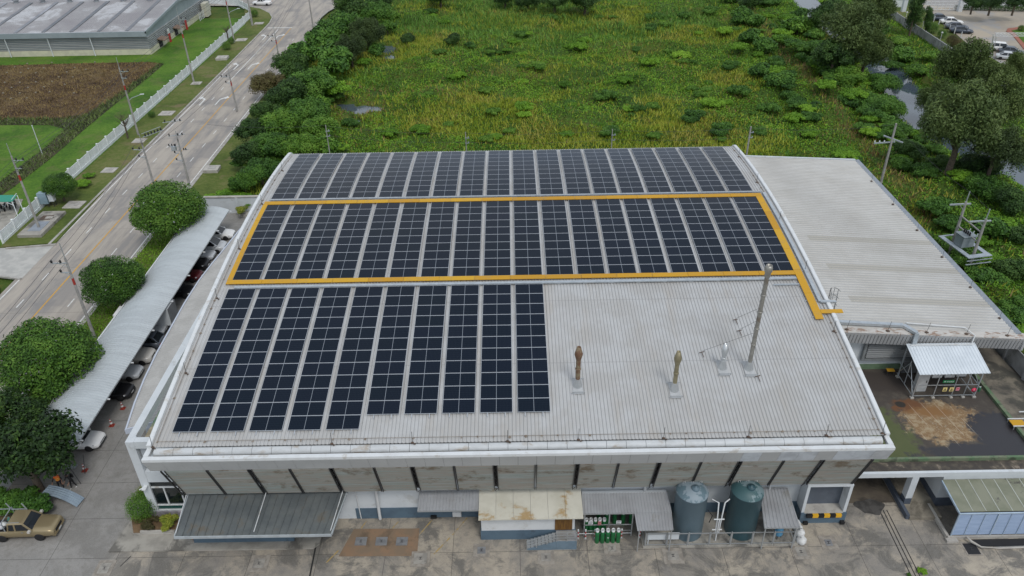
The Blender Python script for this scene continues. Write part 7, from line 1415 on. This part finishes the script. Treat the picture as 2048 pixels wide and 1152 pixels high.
SB = [(1480, 28, 26, 'broad-0'), (1512, 42, 24, 'broad-0'), (1500, 72, 26, 'broad-0'), (1478, 92, 22, 'mound-0'), (1528, 92, 28, 'broad-0'), (1552, 122, 24, 'mound-1'), (1520, 140, 26, 'broad-0'), (1548, 162, 26, 'broad-0'), (1596, 52, 34, 'broad-1'), (1570, 78, 28, 'mound-0'), (1620, 96, 30, 'mound-1'), (1650, 128, 34, 'bushy-2'), (1690, 152, 38, 'bushy-2'), (1652, 168, 26, 'mound-0'), (1708, 188, 30, 'mound-0'), (1768, 165, 34, 'bushy-0'), (1800, 110, 30, 'broad-0'), (1785, 130, 24, 'mound-1'), (1835, 140, 30, 'mound-2'), (1775, 215, 34, 'bushy-0'), (1740, 222, 26, 'mound-1'), (1742, 262, 26, 'mound-0'), (1796, 262, 32, 'bushy-0'), (1822, 300, 36, 'bushy-1'), (1850, 340, 34, 'mound-1'), (1965, 372, 44, 'bushy-0'), (2030, 402, 46, 'bushy-1'), (1925, 352, 32, 'mound-0'), (2000, 448, 40, 'mound-0'), (2042, 470, 40, 'bushy-1'), (2035, 540, 46, 'bushy-1'), (1990, 520, 28, 'mound-0'), (2040, 610, 40, 'mound-1'), (1885, 330, 30, 'bushy-1'), (1960, 330, 44, 'bushy-1'), (1870, 110, 26, 'mound-2'), (1800, 80, 24, 'mound-2'), (1905, 160, 22, 'mound-2'), (1760, 60, 30, 'mound-1')]
rnd = random.Random(21)
for _ in range(400):
    v = rnd.uniform(-5, 330); u = 1478+v*.70+rnd.uniform(-30, 190); r = rnd.uniform(15, 27); P = PZ(u, v)
    xx, yy = np.array([P.x]), np.array([P.y])
    if dist_poly(xx, yy, CANAL)[0] < CW+1.2 or dist_poly(xx, yy, STRIP)[0] < 2.2 or (P.x < 45 and P.y < 56) or P.x > 84: continue
    SB.append((u, v, r, rnd.choice(['mound-1', 'mound-0', 'broad-0', 'mound-1', 'broad-0'])))
    if len(SB) > 125: break
for k_ in range(26):
    P = Vector((rnd.uniform(46, 70), rnd.uniform(4, 52), 0)); a_ = np.array(P)-C0; zc_ = a_@AF; SB.append((1024+CF*(a_@AR)/zc_, 576-CF*(a_@AU)/zc_, rnd.uniform(26, 48), rnd.choice(['mound-1', 'mound-0', 'mound-1', 'broad-0'])))
for u, v, r, k in SB: plant_px(k, u, v, r, {'broad-0': 'dark broad leaved shrub along the right side of the field', 'broad-1': 'pale broad leaved shrub beside the canal', 'mound-0': 'mid green vine covered mound near the canal', 'mound-1': 'dark vine covered mound near the canal', 'mound-2': 'bright weed thicket on the far canal bank', 'bushy-0': 'leafy young tree on the canal bank', 'bushy-1': 'dark bushy tree at the right edge behind the annex', 'bushy-2': 'bright green young tree beside the dirt strip'}[k], 'shrub' if 'bushy' not in k else 'tree', {'b': 'shrubs and young trees near the canal', 'm': 'vine mounds near the canal'}[k[0]], .6, .95)
FB = [(815, 78, 17, 'bushy-1'), (905, 78, 18, 'bushy-1'), (940, 90, 15, 'mound-1'), (880, 103, 15, 'mound-1'), (862, 22, 16, 'mound-1'), (1310, 32, 20, 'mound-1'), (1332, 48, 16, 'mound-2'), (1302, 54, 18, 'mound-1'), (1372, 30, 18, 'mound-1'), (1272, 98, 13, 'mound-1'), (1300, 122, 24, 'mound-0'), (1155, 92, 22, 'mound-0'), (1170, 80, 16, 'mound-0'), (1042, 68, 17, 'mound-1'), (1075, 130, 22, 'mound-2'), (1048, 212, 24, 'mound-0'), (1210, 190, 26, 'mound-1'), (1222, 262, 28, 'mound-1'), (1385, 232, 30, 'mound-1'), (1362, 110, 22, 'mound-0'), (1425, 205, 26, 'mound-0'), (1440, 258, 30, 'mound-1'), (970, 180, 18, 'mound-2'), (985, 222, 18, 'mound-2'), (840, 258, 24, 'mound-0'), (700, 245, 20, 'mound-1'), (780, 265, 20, 'mound-0'), (1100, 35, 18, 'mound-1'), (920, 150, 16, 'mound-0'), (1130, 168, 16, 'mound-0'), (1250, 160, 18, 'mound-0'), (1480, 180, 26, 'mound-1'), (1460, 130, 22, 'mound-1'), (1540, 215, 26, 'mound-1'), (1590, 235, 24, 'mound-0'), (1620, 265, 22, 'mound-0'), (1520, 262, 20, 'mound-1'), (1690, 300, 20, 'mound-0'), (1580, 190, 22, 'mound-1'), (1450, 60, 20, 'mound-0'), (1420, 20, 20, 'mound-1')]
for u, v, r, k in FB: plant_px(k, u, v, r, {'mound-0': 'mid green vine mound in the overgrown field', 'mound-1': 'dark green vine mound in the overgrown field', 'mound-2': 'bright green vine mound in the overgrown field', 'bushy-1': 'upright dark bush near the pools in the field'}[k], 'shrub', 'vine mounds in the overgrown field', .45, 1.05)
rnd = random.Random(5)
for k in range(70):
    u, v = rnd.uniform(760, 1560), rnd.uniform(30, 282); r = rnd.uniform(8, 17)*(.7+v/500); kk = rnd.choice(['mound-0', 'mound-0', 'mound-2', 'mound-2', 'mound-0'])
    if abs(u-770) < 60 and v < 260: continue
    plant_px(kk, u, v, r, {'mound-0': 'mid green vine mound in the overgrown field', 'mound-1': 'dark green vine mound in the overgrown field', 'mound-2': 'bright green vine mound in the overgrown field'}[kk], 'shrub', 'vine mounds in the overgrown field', .4, rnd.uniform(.8, 1.2))
for i, (u, v, r) in enumerate(((1055, 2, 26), (1110, -4, 34), (1170, 0, 34), (1010, -6, 26), (880, -8, 26), (760, 2, 30), (1500, 2, 26))): plant_px('bushy-1', u, v, r, 'dark tree at the far edge of the overgrown field', 'tree', 'dark trees at the far edge of the field', .9)
# planting at the corner of the factory
plant_px('clipped', 284, 1012, 31, 'dense round green shrub at the white corner portal', 'shrub', None, .9, 1.05, .13); plant_px('clipped-1', 292, 985, 18, 'yellow topped shrub behind the round one at the portal', 'shrub', None, 1.9, 1.0, .13)
plant_px('croton-0', 335, 1044, 24, 'bright yellow green shrub in the kerbed bed under the window', 'shrub', None, .75, .9, .13); plant_px('croton-1', 302, 1046, 20, 'sparse bronze yellow shrub left of the bright one in the bed', 'shrub', None, .7, .9, .13); plant_px('croton-1', 283, 1044, 15, 'small bronze shrub at the left end of the kerbed bed', 'shrub', None, .7, .9, .13)
a, b = PZ(283, 1070), PZ(352, 1067); struct(MB().box(a.x, b.x, a.y-.05, a.y+.1, .13, .42).build('bed_kerb', m_conclight)); sheet('soil_bed', [(a.x-.6, a.y+.1), (b.x, a.y+.1), (b.x, .0), (a.x-1.4, .0)], .19, m_dirt, thick=.1)
plant_px('mound-0', 1844, 1142, 11, 'small green shrub at the bottom edge of the yard', 'shrub', None, .5); plant_px('mound-1', 1818, 1150, 6, 'tiny plant left of the small shrub at the bottom edge', 'shrub', None, .5)
t = thing('plant_pot', 'terracotta pot with a small plant under the canopy corner', 'pot', PZ(392, 1081)); MB().lathe([(.14, 0), (.22, .36), (.24, .36), (.24, .4), (.2, .4), (.19, .3)], 14).build('pot', plain('terracotta', (.32, .10, .05), .8), t); V, Fc = clump_leaves([(-.1, 0, .55, .35, .3, .25)], 260, .12); fastmesh('foliage', V, Fc, LM['round'], None, t)

# ================================================================ the overgrown field: ground, canal, pools, grass and creepers
def inside(x, y):
    tx = -38.5-5*np.clip((y-60)/60, 0, 1)
    return (((y > 52.3) & (x > tx)) | ((x > 43.9) & (y > 2))) & (x < 89.5-np.clip((y-120)/40, 0, 1)*-1.5)
gx = np.arange(-46, 92, .9); gy = np.arange(2, 215, .9); GX, GY = np.meshgrid(gx, gy); GH = np.where(inside(GX, GY), hill(GX, GY), -.3); nx = len(gx)
j, i = np.meshgrid(np.arange(len(gy)-1), np.arange(nx-1), indexing='ij'); keep = (inside(GX, GY)[:-1, :-1] | inside(GX, GY)[1:, 1:]).ravel(); b = (j*nx+i).ravel()[keep]
V = np.stack([GX.ravel(), GY.ravel(), GH.ravel()], 1); fo = fastmesh('field', V, np.stack([b, b+1, b+nx+1, b+nx], 1), m_wild); struct(fo); fo.data.polygons.foreach_set('use_smooth', np.ones(len(fo.data.polygons), bool))
def watermat(name, c):
    m, nt, bs = nodes_of(name); bs.inputs['Base Color'].default_value = (*c, 1); bs.inputs['Roughness'].default_value = .04; bs.inputs['Specular IOR Level'].default_value = .9
    bump(nt, bs, noise(nt, pos(nt), 1.5, 3, .5), .04, .02); return m
m_water = watermat('canal_water', (.075, .10, .125))
cl = [Vector((*p, 0)) for p in CANAL]; Lp, Rp = [], []
for k in range(len(cl)):
    d = (cl[min(k+1, len(cl)-1)]-cl[max(k-1, 0)]).normalized(); nrm = Vector((-d.y, d.x, 0)); Lp.append(cl[k]+nrm*(CW+1.5)); Rp.append(cl[k]-nrm*(CW+1.5))
mb = MB(); mb.add([(p.x, p.y, -.3) for p in Lp+Rp], [(k, k+1, len(cl)+k+1, len(cl)+k) for k in range(len(cl)-1)]); struct(mb.build('canal_water', m_water))
for P, a, b in POOLS[:1]+POOLS[2:3]: sheet('pond_water', [(P.x+(a+3.5)*math.cos(t), P.y+(b+4.5)*math.sin(t)) for t in np.linspace(0, 2*PI, 25)[:-1]], .03, m_water)
def scatter(n, x0_, x1_, y0_, y1_): return RNG.uniform(x0_, x1_, n), RNG.uniform(y0_, y1_, n)
def ground_cover(name, n, kind, lm, zone):
    x, y = scatter(n*4, -44, 90, 2, 180)
    ok = inside(x, y) & (RNG.random(len(x)) < np.clip(1.25-(y-50)/190, .35, 1)) & (dist_poly(x, y, CANAL) > CW-.3) & (pool_f(x, y) > 1.0); x, y = x[ok], y[ok]
    ok = RNG.random(len(x)) < zone(x, y); x, y = x[ok][:n], y[ok][:n]; z = hill(x, y); m = len(x)
    if kind == 'leaf':
        P = np.stack([x, y, z+RNG.random(m)**2*.4], 1); V, Fc = leaf_arrays(P, .16+.2*RNG.random(m), .45, .6)
    else:
        ln = (.35+.55*RNG.random(m))*(1.0 if kind == 'blade' else 1.5); a = RNG.uniform(0, 2*PI, m); wd = .06+.07*RNG.random(m); le = RNG.normal(size=(m, 2))*.38*ln[:, None]
        B = np.stack([x, y, z-.05], 1); s = np.stack([np.cos(a)*wd, np.sin(a)*wd, np.zeros(m)], 1); T = B+np.stack([le[:, 0], le[:, 1], ln], 1); V = np.stack([B-s, B+s, T], 1).reshape(-1, 3); Fc = np.arange(3*m).reshape(m, 3)
    o = fastmesh(name, V, Fc, LM[lm]); o['kind'] = 'stuff'; return o
sm = lambda v, a, b: np.clip((v-a)/(b-a), 0, 1)
dry = lambda x, y: sm(fbm(x, y, 16, 4)+.10*np.exp(-((x-12)/26)**2-((y-78)/26)**2)-.10*sm(x, 30, 48), .44, .60)
strip = lambda x, y: np.exp(-(dist_poly(x, y, STRIP)/1.7)**2)
reedz = lambda x, y: sm(y, 118, 140)*sm(fbm(x, y, 14, 3), .35, .5)*(x < 48)
wet_ = lambda x, y: np.exp(-(np.clip(pool_f(x, y)-1, 0, 9)/1.1)**2)
ground_cover('creepers', 330000, 'leaf', 'vine', lambda x, y: (1-.72*dry(x, y))*(1-.9*strip(x, y))*(1-.8*reedz(x, y))*(1-.7*wet_(x, y))*(.35+.65*sm(fbm(x+50, y, 5, 3), .35, .55)))
ground_cover('undergrowth', 70000, 'leaf', 'deep', lambda x, y: sm(fbm(x-90, y+40, 11, 4)+.16*sm(x, 25, 50), .5, .66)*(1-.95*strip(x, y))*(1-.7*reedz(x, y))*(1-.6*dry(x, y)))
ground_cover('tall_grass', 110000, 'blade', 'grass', lambda x, y: np.maximum(.9*dry(x, y), .08)*(1-.5*reedz(x, y))*(1-.6*sm(x, 50, 60)))
ground_cover('reeds', 50000, 'tall', 'reed', lambda x, y: np.maximum(reedz(x, y), .5*np.exp(-((x-PZ(725, 152).x)/6)**2-((y-PZ(725, 152).y)/6)**2)))
ground_cover('dry_grass', 34000, 'blade', 'dry', lambda x, y: np.maximum(np.maximum(.95*strip(x, y), .75*wet_(x, y)), .22*sm(fbm(x+11, y-70, 9, 4), .56, .66)))
# short turf tufts on the nearer lawns and verges
def turf(name, n, x0_, x1_, y0_, y1_, lm, ln0):
    x, y = scatter(n, x0_, x1_, y0_, y1_); m = len(x); ln = ln0*(.5+RNG.random(m)); a = RNG.uniform(0, 2*PI, m); le = RNG.normal(size=(m, 2))*.5*ln[:, None]; B = np.stack([x, y, np.full(m, .12 if x0_ > -63 else -.03)], 1); s = np.stack([np.cos(a), np.sin(a), np.zeros(m)], 1)*.07; T = B+np.stack([le[:, 0], le[:, 1], ln], 1)
    o = fastmesh(name, np.stack([B-s, B+s, T], 1).reshape(-1, 3), np.arange(3*m).reshape(m, 3), LM[lm]); o['kind'] = 'stuff'
x_, y_ = np.array([0.]), np.array([0.])
turf('verge_turf', 16000, -45.6, -41.4, -10, 52, 'vine', .14)
def patch_stuff(name, n, poly_px, lm, ln0, wd):
    pts = [PZ(u, v) for u, v in poly_px]; xs = [p.x for p in pts]; ys = [p.y for p in pts]; x, y = scatter(n, min(xs), max(xs), min(ys), max(ys)); k = np.zeros(len(x), bool)
    for i in range(len(pts)):
        a, b = pts[i], pts[i-1]; c = ((a.y > y) != (b.y > y)) & (x < (b.x-a.x)*(y-a.y)/((b.y-a.y) or 1e-9)+a.x); k ^= c
    x, y = x[k], y[k]; m = len(x); ln = ln0*(.4+RNG.random(m)); a = RNG.uniform(0, 2*PI, m); le = RNG.normal(size=(m, 2))*.6*ln[:, None]; B = np.stack([x, y, np.full(m, -.02)], 1); s = np.stack([np.cos(a), np.sin(a), np.zeros(m)], 1)*wd; T = B+np.stack([le[:, 0], le[:, 1], ln], 1)
    o = fastmesh(name, np.stack([B-s, B+s, T], 1).reshape(-1, 3), np.arange(3*m).reshape(m, 3), LM[lm]); o['kind'] = 'stuff'
patch_stuff('dry_weeds', 20000, ((-60, 134), (0, 131), (180, 126), (300, 124), (322, 128), (290, 150), (240, 190), (175, 232), (120, 240), (0, 240), (-60, 240)), 'dry', .28, .07)
patch_stuff('ditch_weeds', 26000, ((-40, 236), (120, 236), (175, 228), (238, 186), (290, 148), (318, 126), (328, 128), (300, 152), (250, 192), (165, 262), (100, 318), (30, 372), (-40, 420), (-40, 395), (30, 340), (90, 296), (130, 258), (100, 250), (-40, 250)), 'olive', .4, .08)
# pale stakes' heads dotted over the dry plot
for k, (u, v) in enumerate(((30, 135), (55, 128), (104, 126), (190, 125), (14, 146), (42, 146), (57, 138), (88, 137), (134, 145), (150, 136), (172, 140), (72, 147), (118, 155), (146, 155), (10, 166), (40, 166), (72, 165), (104, 164), (130, 170), (24, 176), (56, 176), (88, 175), (7, 187), (40, 187), (72, 186), (100, 185), (22, 198), (54, 197), (148, 187))):
    P = PZ(u, v); tag(MB().lathe([(.15, 0), (.21, .1), (.13, .2), (.001, .24)], 7).build('weed_tuft', mat('pale_dry_tuft', (.25, .225, .175), .9), None, P), 'pale dry tuft on the brown plot', 'tuft', 'pale tufts dotted over the brown plot')
